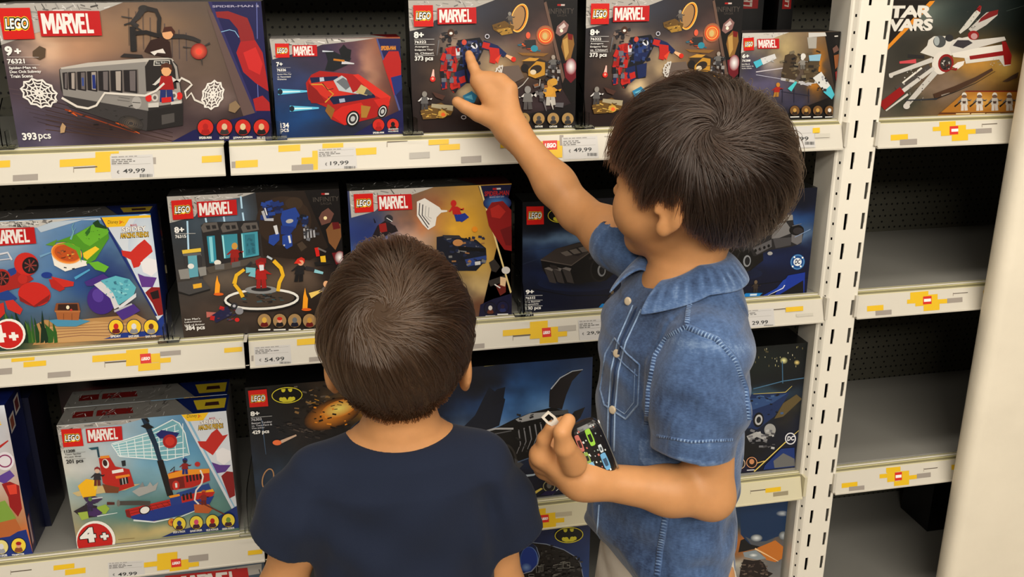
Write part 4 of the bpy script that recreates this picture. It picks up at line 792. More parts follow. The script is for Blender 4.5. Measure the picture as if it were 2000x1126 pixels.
b.poly([(745, 90), (1110, 72), (1215, 945), (1150, 830), (1000, 530), (900, 330)], (214, 220, 228)); b.glow(1060, 300, 120, 240, (226, 230, 234), (200, 212, 226)); b.poly([(735, 92), (755, 92), (1155, 810), (1140, 812)], (40, 60, 130))
b.poly([(745, 90), (1110, 72), (1112, 90), (950, 98), (915, 155), (785, 162)], (246, 200, 40)); b.text('Disney', 792, 112, 872, 145, (60, 50, 30), .0, .25); b.text('Jr.', 874, 112, 912, 138, (220, 110, 30), .05)
b.poly([(1170, 830), (1215, 800), (1215, 950), (760, 980), (900, 935), (1090, 920)], (36, 70, 150))
b.text('MARVEL', 958, 140, 1008, 156, (200, 40, 40), .02); b.text('SPIDEY', 895, 160, 1078, 198, (120, 60, 60), .07); b.text('SPIDEY', 897, 161, 1076, 196, (244, 242, 238), .03); b.text('AMAZING FRIENDS', 882, 202, 1096, 246, (90, 66, 20), .07, .1); b.text('AMAZING FRIENDS', 886, 206, 1092, 240, (240, 200, 40), .01, .1)
# plain ribbons in the side panel's colours
b.poly([(890, 330), (960, 340), (1010, 290), (1060, 250), (1110, 300), (1120, 340), (1050, 400), (1020, 450), (980, 460), (960, 400), (900, 370)], (206, 60, 50)); b.poly([(1030, 420), (1080, 385), (1150, 400), (1155, 480), (1110, 520), (1050, 490)], (232, 230, 232)); b.poly([(1010, 500), (1060, 520), (1150, 530), (1120, 600), (1040, 600)], (110, 70, 150)); b.poly([(1065, 640), (1110, 600), (1180, 600), (1190, 700), (1205, 800), (1160, 810), (1120, 720)], (150, 34, 36)); b.poly([(1100, 640), (1160, 620), (1170, 680), (1120, 690)], (40, 24, 30))
# green submarine
b.poly([(335, 290), (420, 250), (400, 300)], (110, 160, 60)); b.poly([(400, 270), (540, 220), (700, 130), (790, 170), (800, 240), (700, 400), (620, 440), (600, 330), (500, 270)], (96, 160, 50)); b.poly([(560, 215), (700, 130), (720, 120), (800, 190), (790, 210), (660, 300), (620, 280)], (120, 186, 60)); b.poly([(680, 130), (720, 105), (735, 135), (790, 165), (780, 175), (700, 160)], (40, 80, 40))
b.poly([(610, 350), (700, 300), (730, 320), (640, 400), (615, 380)], (240, 206, 60)); b.poly([(625, 200), (670, 145), (660, 200), (640, 225)], (60, 120, 50)); b.blocks(620, 170, 740, 250, [(80, 140, 44), (60, 110, 40)], 16, 4, .04, .1)
b.poly([(380, 360), (400, 430), (480, 470), (620, 430), (640, 410), (600, 400), (400, 380)], (232, 228, 220)); b.ell(490, 350, 112, 72, (226, 130, 50), 12); b.ell(495, 350, 96, 58, (196, 96, 40), 12); b.blocks(430, 310, 560, 390, [(150, 90, 60), (226, 180, 90), (110, 60, 40)], 14, 5, .08, .2); b.ring(490, 350, 110, 72, 9, (244, 170, 90), 12); b.poly([(400, 290), (500, 270), (590, 310), (600, 420), (560, 330), (470, 285)], (110, 176, 56)); b.poly([(383, 370), (400, 440), (480, 484), (600, 450), (640, 440), (630, 410), (500, 440), (410, 410)], (236, 232, 224)); b.line([(470, 455), (490, 458)], 8, (60, 60, 60)); b.line([(530, 465), (550, 462)], 8, (60, 60, 60))
b.poly([(650, 420), (720, 410), (800, 450), (770, 490), (700, 470)], (120, 186, 60)); b.line([(295, 375), (375, 345)], 16, (130, 170, 200), 10); b.line([(550, 535), (660, 470)], 20, (96, 170, 206), 12); b.line([(520, 250), (540, 200), (530, 160), (545, 125)], 14, (130, 180, 190), 3); b.line([(535, 200), (560, 160)], 8, (130, 180, 190), 2)
# red swimmer craft (plain), propellers, flippers
b.poly([(0, 560), (100, 470), (170, 460), (250, 540), (150, 600), (0, 640)], (176, 50, 44)); b.poly([(60, 470), (130, 450), (120, 500), (60, 530)], (50, 80, 150)); b.ell(195, 430, 90, 84, (206, 56, 48), 20); b.ell(225, 440, 60, 62, (40, 34, 38), 15); b.ell(15, 530, 66, 64, (176, 50, 44)); b.ell(20, 535, 50, 52, (40, 34, 38))
for cx, cy in ((225, 440), (20, 535)):
    for k in range(7): t = k*.9; b.line([(cx, cy), (cx+46*math.cos(t), cy+46*math.sin(t))], 5, (150, 70, 66), 12)
b.line([(-10, 360), (60, 345), (90, 400)], 14, (214, 214, 220)); b.line([(0, 400), (80, 390)], 8, (206, 206, 214)); b.ell(255, 650, 120, 88, (206, 52, 44), 8); b.poly([(140, 660), (250, 735), (370, 650), (360, 700), (260, 745), (150, 700)], (150, 40, 38)); b.ell(345, 510, 40, 22, (40, 70, 150)); b.poly([(380, 520), (545, 560), (540, 590), (470, 600), (390, 550)], (206, 60, 50)); b.poly([(360, 540), (400, 540), (480, 610), (440, 630), (380, 600)], (190, 50, 44)); b.poly([(0, 640), (60, 620), (130, 680), (100, 700), (0, 690)], (44, 80, 150)); b.poly([(40, 700), (100, 690), (170, 760), (150, 800), (60, 760)], (206, 60, 50)); b.poly([(0, 720), (30, 710), (40, 790), (0, 830)], (206, 60, 50)); b.ell(170, 540, 36, 36, (196, 56, 48))
# purple craft with clear shell
b.poly([(620, 560), (760, 500), (800, 530), (680, 590), (640, 590)], (84, 56, 140)); b.ell(745, 690, 104, 108, (80, 50, 140), -20); b.ell(720, 660, 40, 50, (104, 76, 166), -20); b.poly([(690, 580), (740, 555), (850, 640), (880, 740), (840, 760), (810, 680)], (216, 214, 216)); b.poly([(740, 550), (850, 515), (950, 540), (1000, 600), (980, 660), (870, 730), (830, 640)], (110, 186, 200)); b.blocks(780, 540, 960, 680, [(150, 210, 216), (90, 160, 180), (70, 130, 150)], 34, 6, .05, .14); b.poly([(870, 740), (1000, 640), (1000, 670), (880, 760)], (220, 220, 224)); b.poly([(850, 780), (980, 720), (1030, 770), (960, 810), (900, 840)], (90, 60, 146)); b.line([(840, 775), (970, 720)], 16, (190, 190, 196), 12)
# treasure chest
b.poly([(360, 840), (520, 820), (665, 845), (560, 885), (420, 885)], (90, 156, 186)); b.poly([(410, 770), (590, 770), (580, 840), (425, 835)], (176, 112, 66)); b.poly([(415, 715), (580, 712), (592, 775), (400, 772)], (150, 92, 56)); b.poly([(430, 722), (570, 720), (575, 768), (425, 765)], (70, 44, 34)); b.line([(405, 775), (592, 775)], 10, (190, 130, 80)); b.ell(500, 745, 12, 14, (240, 230, 200)); b.ell(525, 765, 9, 9, (206, 70, 60)); b.line([(470, 790), (470, 835)], 4, (130, 80, 46)); b.line([(530, 790), (530, 838)], 4, (130, 80, 46))
b.ell(70, 940, 122, 112, (240, 238, 230)); b.ell(66, 945, 108, 100, (206, 44, 40)); b.text('4', -100, 880, 60, 1010, (242, 240, 236), .05); b.text('+', 76, 928, 146, 990, (242, 240, 236), .08)
b.marvel([(-90, 172), (254, 158), (270, 278), (-80, 300)])
for cx, h_, nm in ((853, (206, 50, 44), 'SPIDEY'), (984, (222, 222, 226), 'GHOST-SPIDER'), (1110, (120, 70, 50), 'DOC OCK')): b.bust(cx, 888, 52, (240, 206, 60), rim=(26, 40, 90), head=h_, body=(120, 40, 40) if cx < 900 else (150, 150, 156), name=nm, nw=1.5)
lidcomic(b, 6, .82, (84, 82, 80)); b.topband([([(.82, 0), (1, 0), (1, 1), (.70, 1)], (26, 40, 90)), ([(.84, .25), (.985, .25), (.985, .75), (.80, .75)], (160, 140, 50)), ([(.88, .4), (.96, .4), (.95, .6), (.87, .6)], (60, 34, 34))])
b.finish('toy_box', 'underwater box with a green submarine, at the left edge of the second shelf')

# ---- laboratory box
b = Box(-.2262, .0220, Z2, .9885, .03, .062, paint(((60, 70, 80), (44, 32, 26), (74, 62, 54), (40, 32, 28)),
    ((.12, .2, .1, .2, (70, 84, 96), .8), (.35, .15, .15, .25, (120, 150, 176), .8), (.68, .3, .14, .25, (66, 46, 32), .9), (.3, .6, .3, .1, (120, 108, 96), .7), (.6, .65, .3, .14, (118, 100, 84), .8), (.2, .85, .2, .12, (96, 80, 70), .8), (.5, .9, .3, .08, (84, 70, 62), .8), (.8, .6, .1, .1, (140, 120, 104), .5), (.92, .3, .08, .4, (24, 18, 18), .9)), (.12, 7, 51)), crop=(310, 340, 3.52), side=(24, 18, 18), top=(44, 42, 40))
b.comic([(55, 145), (660, 120), (560, 160), (300, 200), (250, 290), (75, 335)], 17, 50)
b.poly([(1000, 110), (1260, 100), (1300, 640), (1220, 640), (1160, 490)], (24, 18, 18)); b.text('INFINITY', 1062, 158, 1240, 190, (90, 84, 78)); b.text('SAGA', 1112, 194, 1190, 210, (84, 78, 72)); b.line([(1118, 135), (1170, 134)], 11, (206, 190, 184)); b.line([(1118, 135), (1142, 135)], 12, (176, 40, 36))
b.poly([(665, 125), (1000, 112), (1165, 500), (1040, 590), (720, 560)], (50, 38, 30)); b.ell(860, 320, 190, 170, (66, 50, 38)); b.ell(930, 200, 60, 44, (76, 60, 46)); b.poly([(950, 480), (985, 460), (1020, 500), (980, 530)], (84, 70, 58)); b.poly([(1120, 260), (1165, 230), (1205, 270), (1180, 330), (1120, 350), (1100, 300)], (120, 84, 74)); b.ell(1145, 300, 12, 12, (255, 226, 180)); b.poly([(1150, 380), (1190, 330), (1250, 340), (1255, 430), (1215, 520), (1170, 470)], (136, 96, 60)); b.poly([(1190, 330), (1235, 328), (1250, 370), (1200, 380)], (110, 26, 30)); b.poly([(1190, 540), (1270, 530), (1275, 600), (1220, 620)], (120, 30, 40)); b.glow(1245, 570, 36, 44, (250, 246, 244), (130, 50, 56))
for x, y0_, y1_ in ((205, 320, 520), (330, 300, 340), (455, 290, 340), (572, 150, 235), (585, 262, 320)): b.line([(x-8, y0_), (x, y1_)], 12, (190, 220, 240), 12)
# armour cabinet
b.poly([(290, 350), (320, 330), (690, 315), (700, 560), (330, 660)], (50, 48, 50))
for k, x in enumerate((290, 425, 565)): b.poly([(x, 365), (x+20, 335), (x+110, 328), (x+125, 380), (x+15, 400)], (110, 104, 100)); b.poly([(x+32, 352), (x+62, 350), (x+66, 378), (x+44, 380)], (50, 48, 50)); b.poly([(x+74, 350), (x+102, 348), (x+108, 372), (x+80, 375)], (50, 48, 50))
b.poly([(330, 425), (385, 420), (400, 610), (350, 610)], (60, 150, 170)); b.poly([(345, 430), (368, 428), (380, 600), (360, 600)], (150, 210, 220)); b.poly([(430, 415), (540, 408), (548, 560), (450, 580)], (70, 150, 166)); b.line([(440, 420), (455, 575)], 10, (170, 226, 230)); b.poly([(566, 405), (680, 392), (690, 555), (580, 575)], (80, 160, 176)); b.poly([(590, 415), (660, 408), (668, 545), (600, 560)], (60, 130, 146)); b.line([(572, 410), (584, 570)], 8, (170, 226, 230)); b.blocks(600, 420, 660, 545, [(90, 170, 186), (50, 110, 126)], 12, 2, .1, .3)
b.poly([(320, 640), (700, 560), (720, 600), (350, 680)], (96, 88, 80)); b.fig(522, 620, 160, (206, 160, 80), (160, 40, 34), (150, 40, 34)); b.poly([(500, 605), (560, 595), (562, 630), (505, 640)], (110, 108, 106)); b.ell(405, 605, 24, 18, (226, 222, 214)); b.poly([(385, 620), (450, 612), (452, 650), (390, 655)], (120, 118, 116))
b.poly([(160, 520), (290, 505), (292, 530), (165, 545)], (226, 196, 80)); b.poly([(165, 545), (290, 535), (296, 560), (170, 560)], (110, 110, 112)); b.poly([(175, 560), (200, 560), (212, 720), (190, 720)], (66, 64, 66)); b.poly([(265, 555), (290, 552), (305, 720), (280, 720)], (66, 64, 66)); b.poly([(200, 560), (262, 555), (275, 700), (212, 710)], (110, 170, 184)); b.ell(222, 630, 22, 18, (226, 226, 222)); b.poly([(135, 655), (205, 645), (215, 715), (150, 720)], (150, 148, 144)); b.poly([(270, 640), (325, 632), (330, 690), (285, 700)], (150, 148, 144)); b.poly([(130, 740), (300, 715), (355, 780), (340, 800), (210, 825), (135, 800)], (84, 82, 82)); b.poly([(235, 755), (295, 745), (298, 775), (240, 785)], (230, 180, 60)); b.poly([(135, 805), (210, 825), (352, 785), (355, 795), (212, 835), (135, 815)], (34, 32, 32))
# blue robot
b.blocks(720, 190, 850, 300, [(40, 66, 130), (50, 84, 160), (30, 44, 90)], 26, 8, .2, .44); b.line([(715, 250), (735, 310), (790, 310)], 20, (190, 190, 196)); b.line([(730, 230), (745, 280)], 8, (226, 226, 230)); b.poly([(850, 250), (940, 225), (970, 280), (940, 370), (850, 350), (838, 300)], (48, 82, 160)); b.poly([(840, 350), (940, 360), (900, 420), (840, 410)], (40, 66, 136)); b.ell(900, 320, 26, 14, (190, 186, 180), -10); b.poly([(760, 420), (830, 400), (830, 450), (790, 490), (755, 470)], (48, 82, 160)); b.poly([(850, 420), (915, 410), (920, 490), (880, 512), (850, 480)], (48, 82, 160)); b.line([(800, 350), (815, 410)], 26, (214, 214, 216), 20); b.line([(895, 420), (905, 470)], 14, (220, 220, 222)); b.blocks(960, 270, 1030, 350, [(36, 50, 90), (60, 90, 150), (30, 34, 44)], 14, 6, .2, .5)
for k in range(4): b.line([(1000+k*22, 370+k*3), (1005+k*22, 440-k*3)], 13, (170, 170, 174))
b.blocks(1000, 350, 1100, 450, [(120, 120, 126), (70, 70, 76)], 12, 4, .1, .3); b.ell(863, 510-25, 6, 6, (200, 200, 200))
# turntable
b.ell(708, 868, 265, 76, (34, 30, 30), -2); b.ring(708, 855, 250, 66, 16, (232, 230, 224), -2); b.ell(708, 852, 226, 56, (84, 72, 62), -2); b.blocks(570, 790, 850, 880, [(44, 44, 46), (90, 92, 94), (60, 110, 120), (30, 30, 32)], 40, 7, .05, .14); b.ell(705, 790, 112, 28, (150, 150, 150)); b.ell(705, 785, 70, 16, (50, 48, 50)); b.fig(705, 780, 200, (176, 44, 36), (176, 40, 34), (166, 38, 34), raise_=.1); b.poly([(690, 620), (722, 618), (724, 655), (696, 660)], (220, 222, 226)); b.poly([(665, 590), (700, 570), (740, 575), (738, 610), (700, 595), (672, 625)], (150, 34, 32))
b.line([(520, 750), (535, 690), (590, 650)], 30, (230, 186, 50), 20); b.line([(520, 750), (560, 800), (580, 840)], 22, (230, 186, 50), 26); b.line([(590, 650), (640, 600)], 18, (60, 58, 60)); b.line([(790, 590), (840, 640), (855, 690), (830, 740), (820, 800)], 28, (230, 186, 50), 24); b.line([(600, 655), (650, 655), (640, 700)], 40, (130, 190, 200), 50); b.line([(745, 560), (780, 580)], 14, (190, 200, 206))
# flames, extinguisher robot, running figure, flyer
for cx, cy, h_ in ((405, 820, 130), (1008, 925, 150)): b.poly([(cx-20, cy), (cx-14, cy-h_*.6), (cx-2, cy-h_), (cx+6, cy-h_*.7), (cx+18, cy-h_*.5), (cx+14, cy)], (244, 170, 50)); b.ell(cx+8, cy, 34, 10, (220, 110, 40))
b.line([(1040, 830), (1130, 790)], 40, (236, 206, 120), 10); b.fig(960, 735, 170, (226, 170, 140), (44, 42, 44), (36, 34, 36), lean=.12, hair=(206, 60, 44)); b.poly([(930, 610), (955, 575), (985, 610)], (214, 60, 44)); b.line([(1010, 640), (1070, 650)], 30, (60, 56, 58), 24); b.line([(1070, 660), (1130, 675)], 24, (150, 200, 210), 16)
b.poly([(1070, 600), (1180, 585), (1185, 610), (1080, 628)], (40, 38, 38)); b.poly([(1110, 560), (1145, 555), (1150, 600), (1115, 600)], (226, 186, 50)); b.line([(1085, 500), (1095, 560)], 28, (206, 44, 36), 24); b.line([(1095, 505), (1150, 530)], 12, (120, 116, 112)); b.fig(1150, 870, 150, (226, 180, 140), (120, 110, 104), (110, 104, 100))
b.line([(330, 960), (400, 955)], 40, (196, 120, 110), 20); b.line([(380, 990), (490, 930)], 60, (44, 44, 84), 70); b.line([(420, 910), (450, 920)], 24, (196, 40, 40)); b.line([(355, 980), (385, 985)], 30, (196, 44, 44)); b.ell(520, 900, 24, 22, (60, 60, 66)); b.ell(520, 900, 11, 10, (190, 190, 196)); b.ell(555, 935, 28, 24, (150, 150, 156)); b.ell(540, 995, 16, 14, (214, 50, 50)); b.blocks(400, 920, 540, 1000, [(50, 50, 96), (90, 90, 110), (30, 30, 60), (150, 50, 60)], 14, 3, .06, .2)
b.brick([(87, 178), (228, 168), (242, 300), (100, 310)]); b.marvel([(262, 186), (535, 170), (542, 275), (272, 292)])
b.text('8+', 112, 358, 180, 400, WH, .04); b.line([(115, 405), (255, 402)], 3, (210, 208, 206)); b.text('76315', 117, 414, 192, 436, WH, .025); b.small(182, 985, 320, ["Iron Man's", 'Laboratory:', 'Hall of Armor'], 14); b.text('384 pcs', 190, 1038, 322, 1076, WH, .03)
for cx, h_, bd in ((727, (226, 186, 90), (120, 30, 30)), (832, (226, 170, 140), (40, 36, 40)), (935, (120, 124, 130), (40, 40, 60)), (1037, (206, 160, 80), (120, 40, 40)), (1130, (70, 56, 40), (50, 40, 34))): b.bust(cx, 1000, 46, (176, 146, 104), head=h_, body=bd, name='-', nw=1.8, hair=(206, 50, 40) if cx == 832 else None)
lidcomic(b, 8, .75, (60, 58, 56)); b.finish('toy_box', 'box with a laboratory turntable and blue robot, 384 pcs, left of the smaller boy')

# ---- street chase box behind the younger boy's head
b = Box(.0342, .2878, Z2, .9842, .03, .06, paint(((70, 76, 110), (206, 160, 60), (90, 130, 170), (90, 60, 50)),
    ((.1, .35, .2, .2, (40, 60, 130), .8), (.1, .55, .2, .1, (110, 150, 190), .8), (.45, .25, .18, .2, (200, 130, 90), .85), (.5, .1, .15, .1, (150, 90, 70), .7), (.7, .3, .18, .25, (226, 176, 60), .9), (.75, .55, .2, .15, (230, 190, 90), .8), (.8, .75, .12, .15, (222, 196, 140), .8), (.78, .92, .1, .08, (120, 80, 56), .9), (.35, .4, .14, .1, (230, 206, 196), .7)), (.10, 8, 61)), crop=(660, 330, 3.6325), side=(24, 24, 60), top=(44, 44, 42))
b.comic([(80, 152), (680, 128), (560, 170), (330, 240), (260, 300), (95, 345)], 19, 46)
b.poly([(995, 118), (1240, 108), (1232, 1040), (1010, 1050), (1010, 960), (1232, 880), (1228, 840)], (26, 26, 70)); b.poly([(1000, 118), (1012, 118), (1232, 870), (1222, 880)], (226, 206, 150)); b.poly([(1010, 960), (1100, 920), (1232, 880), (1232, 1040), (1000, 1050)], (28, 28, 66))
b.glow(1130, 240, 100, 60, (80, 140, 200), (34, 40, 96)); b.line([(1098, 140), (1155, 138)], 12, (200, 196, 200)); b.line([(1098, 140), (1126, 140)], 13, (180, 40, 36)); b.text('SPIDER-MAN', 1040, 158, 1214, 192, (176, 40, 44), .03); b.text('BRAND NEW DAY', 1075, 194, 1180, 204, (170, 170, 190), .02)
b.poly([(1050, 300), (1090, 235), (1170, 225), (1230, 290), (1232, 580), (1180, 570), (1110, 470), (1070, 400)], (150, 32, 30)); b.poly([(1080, 280), (1140, 250), (1190, 300), (1150, 350), (1090, 340)], (186, 52, 42)); b.poly([(1150, 430), (1230, 400), (1230, 540), (1190, 540)], (120, 24, 26))
b.poly([(560, 230), (615, 205), (720, 270), (740, 300), (700, 340), (690, 400), (640, 430), (600, 390), (560, 330)], (226, 222, 216))
for k in range(4): b.line([(580+k*22, 240+k*10), (575+k*22, 320+k*6), (640+k*8, 415-k*22)], 7, (70, 64, 70) if k < 2 else (190, 186, 182))
b.line([(700, 300), (775, 296)], 26, (226, 222, 216), 10)
b.fig(865, 370, 160, (196, 44, 38), (190, 44, 38), (40, 62, 140), arm=(196, 50, 42), lean=-.35); b.poly([(830, 330), (900, 310), (930, 340), (880, 375), (840, 360)], (40, 66, 150))
b.poly([(230, 510), (260, 440), (280, 400), (340, 360), (400, 400), (420, 440), (340, 470), (280, 520)], (44, 34, 40)); b.poly([(290, 390), (340, 380), (350, 440), (300, 450)], (150, 40, 36)); b.ell(360, 350, 30, 28, (60, 60, 66)); b.line([(265, 380), (255, 350)], 10, (30, 28, 34), 4); b.line([(400, 400), (425, 440)], 10, (30, 28, 34), 4); b.line([(345, 345), (385, 370)], 5, (226, 226, 226))
b.poly([(700, 480), (760, 470), (980, 500), (1050, 560), (1055, 640), (980, 720), (700, 720)], (28, 34, 50)); b.poly([(740, 490), (960, 510), (1040, 560), (1000, 590), (860, 560)], (44, 54, 80)); b.poly([(900, 640), (1055, 610), (1050, 660), (920, 690)], (56, 80, 140)); b.blocks(780, 470, 1040, 700, [(24, 28, 40), (70, 80, 100), (130, 130, 130), (40, 50, 80), (160, 120, 80)], 50, 9, .05, .13); b.poly([(850, 545), (1045, 560), (1040, 585), (860, 575)], (16, 16, 22)); b.ell(850, 520, 36, 24, (190, 140, 90)); b.poly([(740, 465), (860, 468), (880, 490), (760, 490)], (60, 60, 66)); b.ell(970, 425, 20, 20, (226, 150, 40)); b.poly([(970, 655), (1010, 650), (1010, 675), (972, 680)], (206, 206, 206))
b.poly([(1070, 660), (1110, 635), (1150, 690), (1120, 730), (1090, 720)], (60, 54, 50)); b.poly([(1065, 790), (1180, 750), (1190, 790), (1080, 830)], (66, 60, 56)); b.ell(1190, 715, 30, 26, (214, 210, 206)); b.poly([(1120, 830), (1190, 780), (1190, 870), (1150, 895)], (120, 46, 34)); b.poly([(1150, 760), (1195, 770), (1185, 830), (1150, 820)], (226, 196, 160)); b.line([(1110, 815), (1150, 840)], 8, (230, 228, 224))
b.bust(1080, 985, 40, (30, 30, 60), head=(214, 210, 206), body=(110, 60, 44), name='-', nw=1.7); b.bust(1168, 975, 38, (34, 34, 76), head=(60, 40, 60), body=(50, 60, 110), name='-', nw=2.0)
b.brick([(110, 176), (247, 170), (254, 300), (120, 308)]); b.marvel([(278, 184), (520, 174), (528, 284), (286, 294)])
lidcomic(b, 9, .78, (60, 60, 56)); b.topband([([(.8, 0), (1, 0), (1, 1), (.68, 1)], (60, 16, 20))]); b.finish('toy_box', 'box with a yellow street and a black van, above the smaller boy head')

# ---- black car boxes (one print, two copies)
b = Box(.3056, .5560, Z2, .9534, .03, .062, paint(((10, 12, 20), (14, 24, 50), (18, 28, 56), (14, 24, 60)),
    ((.3, .35, .4, .08, (140, 170, 200), .85), (.15, .45, .2, .1, (60, 84, 124), .8), (.8, .3, .3, .12, (60, 110, 170), .8), (.9, .45, .15, .1, (130, 160, 190), .7), (.5, .65, .5, .1, (36, 56, 104), .8), (.5, .1, .5, .12, (8, 12, 26), .9), (.5, .95, .6, .1, (14, 20, 50), .9)), (.10, 7, 71)), crop=(980, 340, 3.754), side=(8, 10, 18), top=(30, 32, 30))
b.line([(150, 570), (400, 530)], 3, (60, 70, 90)); b.line([(150, 660), (300, 610)], 4, (50, 60, 84)); b.line([(220, 840), (500, 890), (800, 885), (1240, 830)], 6, (6, 8, 16))
b.glow(560, 800, 300, 60, (10, 14, 26), (24, 38, 72))
b.poly([(285, 625), (400, 545), (560, 500), (700, 490), (840, 520), (860, 700), (760, 780), (560, 800), (430, 800), (340, 760), (300, 700)], (26, 22, 22)); b.poly([(285, 625), (400, 545), (560, 505), (700, 500), (640, 570), (510, 665), (400, 655)], (74, 66, 62)); b.poly([(420, 580), (560, 530), (700, 520), (560, 600)], (50, 44, 44))
for k in range(3): b.poly([(430+k*65, 575-k*18), (480+k*65, 560-k*16), (520+k*60, 590-k*14), (470+k*60, 600-k*14)], (120, 112, 106))
b.poly([(600, 490), (620, 480), (660, 510), (610, 515)], (130, 126, 122)); b.line([(285, 628), (510, 668), (640, 575)], 7, (110, 100, 94)); b.ell(720, 700, 66, 88, (18, 16, 16)); b.ell(745, 702, 34, 40, (96, 98, 104)); b.ell(745, 702, 18, 20, (140, 142, 148)); b.ring(715, 700, 62, 84, 12, (44, 40, 40)); b.line([(640, 620), (700, 590), (780, 620)], 18, (60, 54, 52))
for x in (310, 370, 440): b.poly([(x, 690), (x+60, 700), (x+90, 800), (x+40, 790)], (76, 70, 68)); b.poly([(x, 690), (x+30, 680), (x+70, 690), (x+60, 710)], (130, 124, 120))
b.poly([(350, 660), (400, 670), (420, 700), (360, 690)], (60, 54, 52))
# second vehicle, open frame racer
def T(p): # from the crop at (1400,340) x3.127 of the second copy, moved 292 px left onto this one
    return ((1400+p[0]/3.127-288.5-980)*3.754, (340+p[1]/3.127+21.5-340)*3.754)
def tp(pts, c): b.poly([T(p) for p in pts], c)
tp([(120, 380), (280, 250), (380, 225), (480, 235), (490, 290), (560, 330), (545, 410), (480, 430), (350, 450), (250, 490), (170, 470)], (50, 48, 50))
tp([(280, 255), (400, 228), (480, 230), (484, 262), (420, 270), (340, 280), (276, 290)], (150, 146, 140)); tp([(360, 290), (440, 275), (490, 340), (400, 375), (350, 380)], (130, 128, 128)); tp([(145, 370), (275, 365), (280, 385), (150, 388)], (196, 192, 186)); tp([(230, 440), (350, 385), (355, 430), (260, 480)], (104, 102, 104)); tp([(480, 350), (550, 345), (548, 400), (520, 418), (480, 400)], (120, 118, 120)); tp([(360, 380), (480, 370), (478, 420), (380, 440)], (84, 82, 84))
for p0, p1 in (((190, 350), (260, 290)), ((260, 290), (300, 350)), ((200, 350), (320, 345)), ((275, 292), (350, 288)), ((300, 350), (350, 300))): b.line([T(p0), T(p1)], 14, (30, 28, 30), 12)
for p, rx, ry, c_ in (((200, 510), 46, 72, (24, 22, 24)), ((198, 520), 30, 44, (150, 152, 156)), ((200, 520), 20, 32, (40, 40, 44)), ((510, 325), 58, 40, (24, 22, 24)), ((520, 330), 40, 26, (60, 56, 58)), ((345, 472), 20, 14, (170, 168, 166))): b.ell(*T(p), rx, ry, c_)
for k in range(4): b.ell(*T((250+k*28, 455-k*10)), 10, 12, (20, 20, 22))
b.line([T((480, 300)), T((540, 285))], 5, (120, 120, 124)); b.line([T((500, 370)), T((600, 320))], 4, (150, 170, 200))
tp([(390, 740), (470, 610), (580, 590), (580, 740)], (30, 66, 160)); tp([(345, 745), (450, 690), (460, 630), (440, 640), (400, 690), (310, 745)], (34, 76, 170)); tp([(180, 745), (200, 722), (310, 720), (290, 745)], (30, 140, 206)); tp([(230, 726), (275, 724), (272, 736), (228, 738)], (214, 226, 236)); b.line([T((345, 745)), T((440, 690)), T((452, 670))], 7, (230, 230, 234)); tp([(420, 742), (470, 700), (570, 640), (575, 735)], (28, 26, 30))
b.ell(*T((527, 525)), 58, 60, (30, 90, 150)); b.ring(*T((527, 525)), 50, 52, 5, (120, 170, 206))
for q in ((505, 495), (558, 498), (497, 553), (549, 552)): b.ell(*T(q), 7, 7, (240, 244, 248))
b.ell(*T((527, 525)), 32, 30, (232, 236, 240)); x0_, y0_ = T((506, 510)); x1_, y1_ = T((548, 540)); b.text('DC', x0_+4, y0_, x1_-4, y1_, (20, 40, 80), .04, .12)
b.fig(*T((262, 718)), 100, (120, 104, 84), (70, 60, 54), (60, 52, 48))
b.brick([(180, 236), (306, 234), (308, 366), (182, 370)]); b.oval_emblem(420, 302, 84, 52)
b.text('9+', 175, 846, 235, 880, WH, .045); b.line([(172, 888), (298, 886)], 3, (214, 212, 210)); b.text('76332', 172, 898, 245, 916, WH, .025); b.line([(172, 922), (298, 920)], 3, (214, 212, 210)); b.small(172, 930, 280, ['The Batman', 'Batmobile'], 12); b.line([(172, 964), (298, 962)], 3, (214, 212, 210)); b.text('330 pcs', 170, 970, 286, 1002, WH, .03)
o = b.finish('toy_box', 'dark blue box with a black rounded car, 330 pcs, under the raised arm')
o2 = o.copy(); scene.collection.objects.link(o2); o2.location.x += .2570; o2['label'] = 'dark blue box with a round white badge, right of the older boy shoulder'
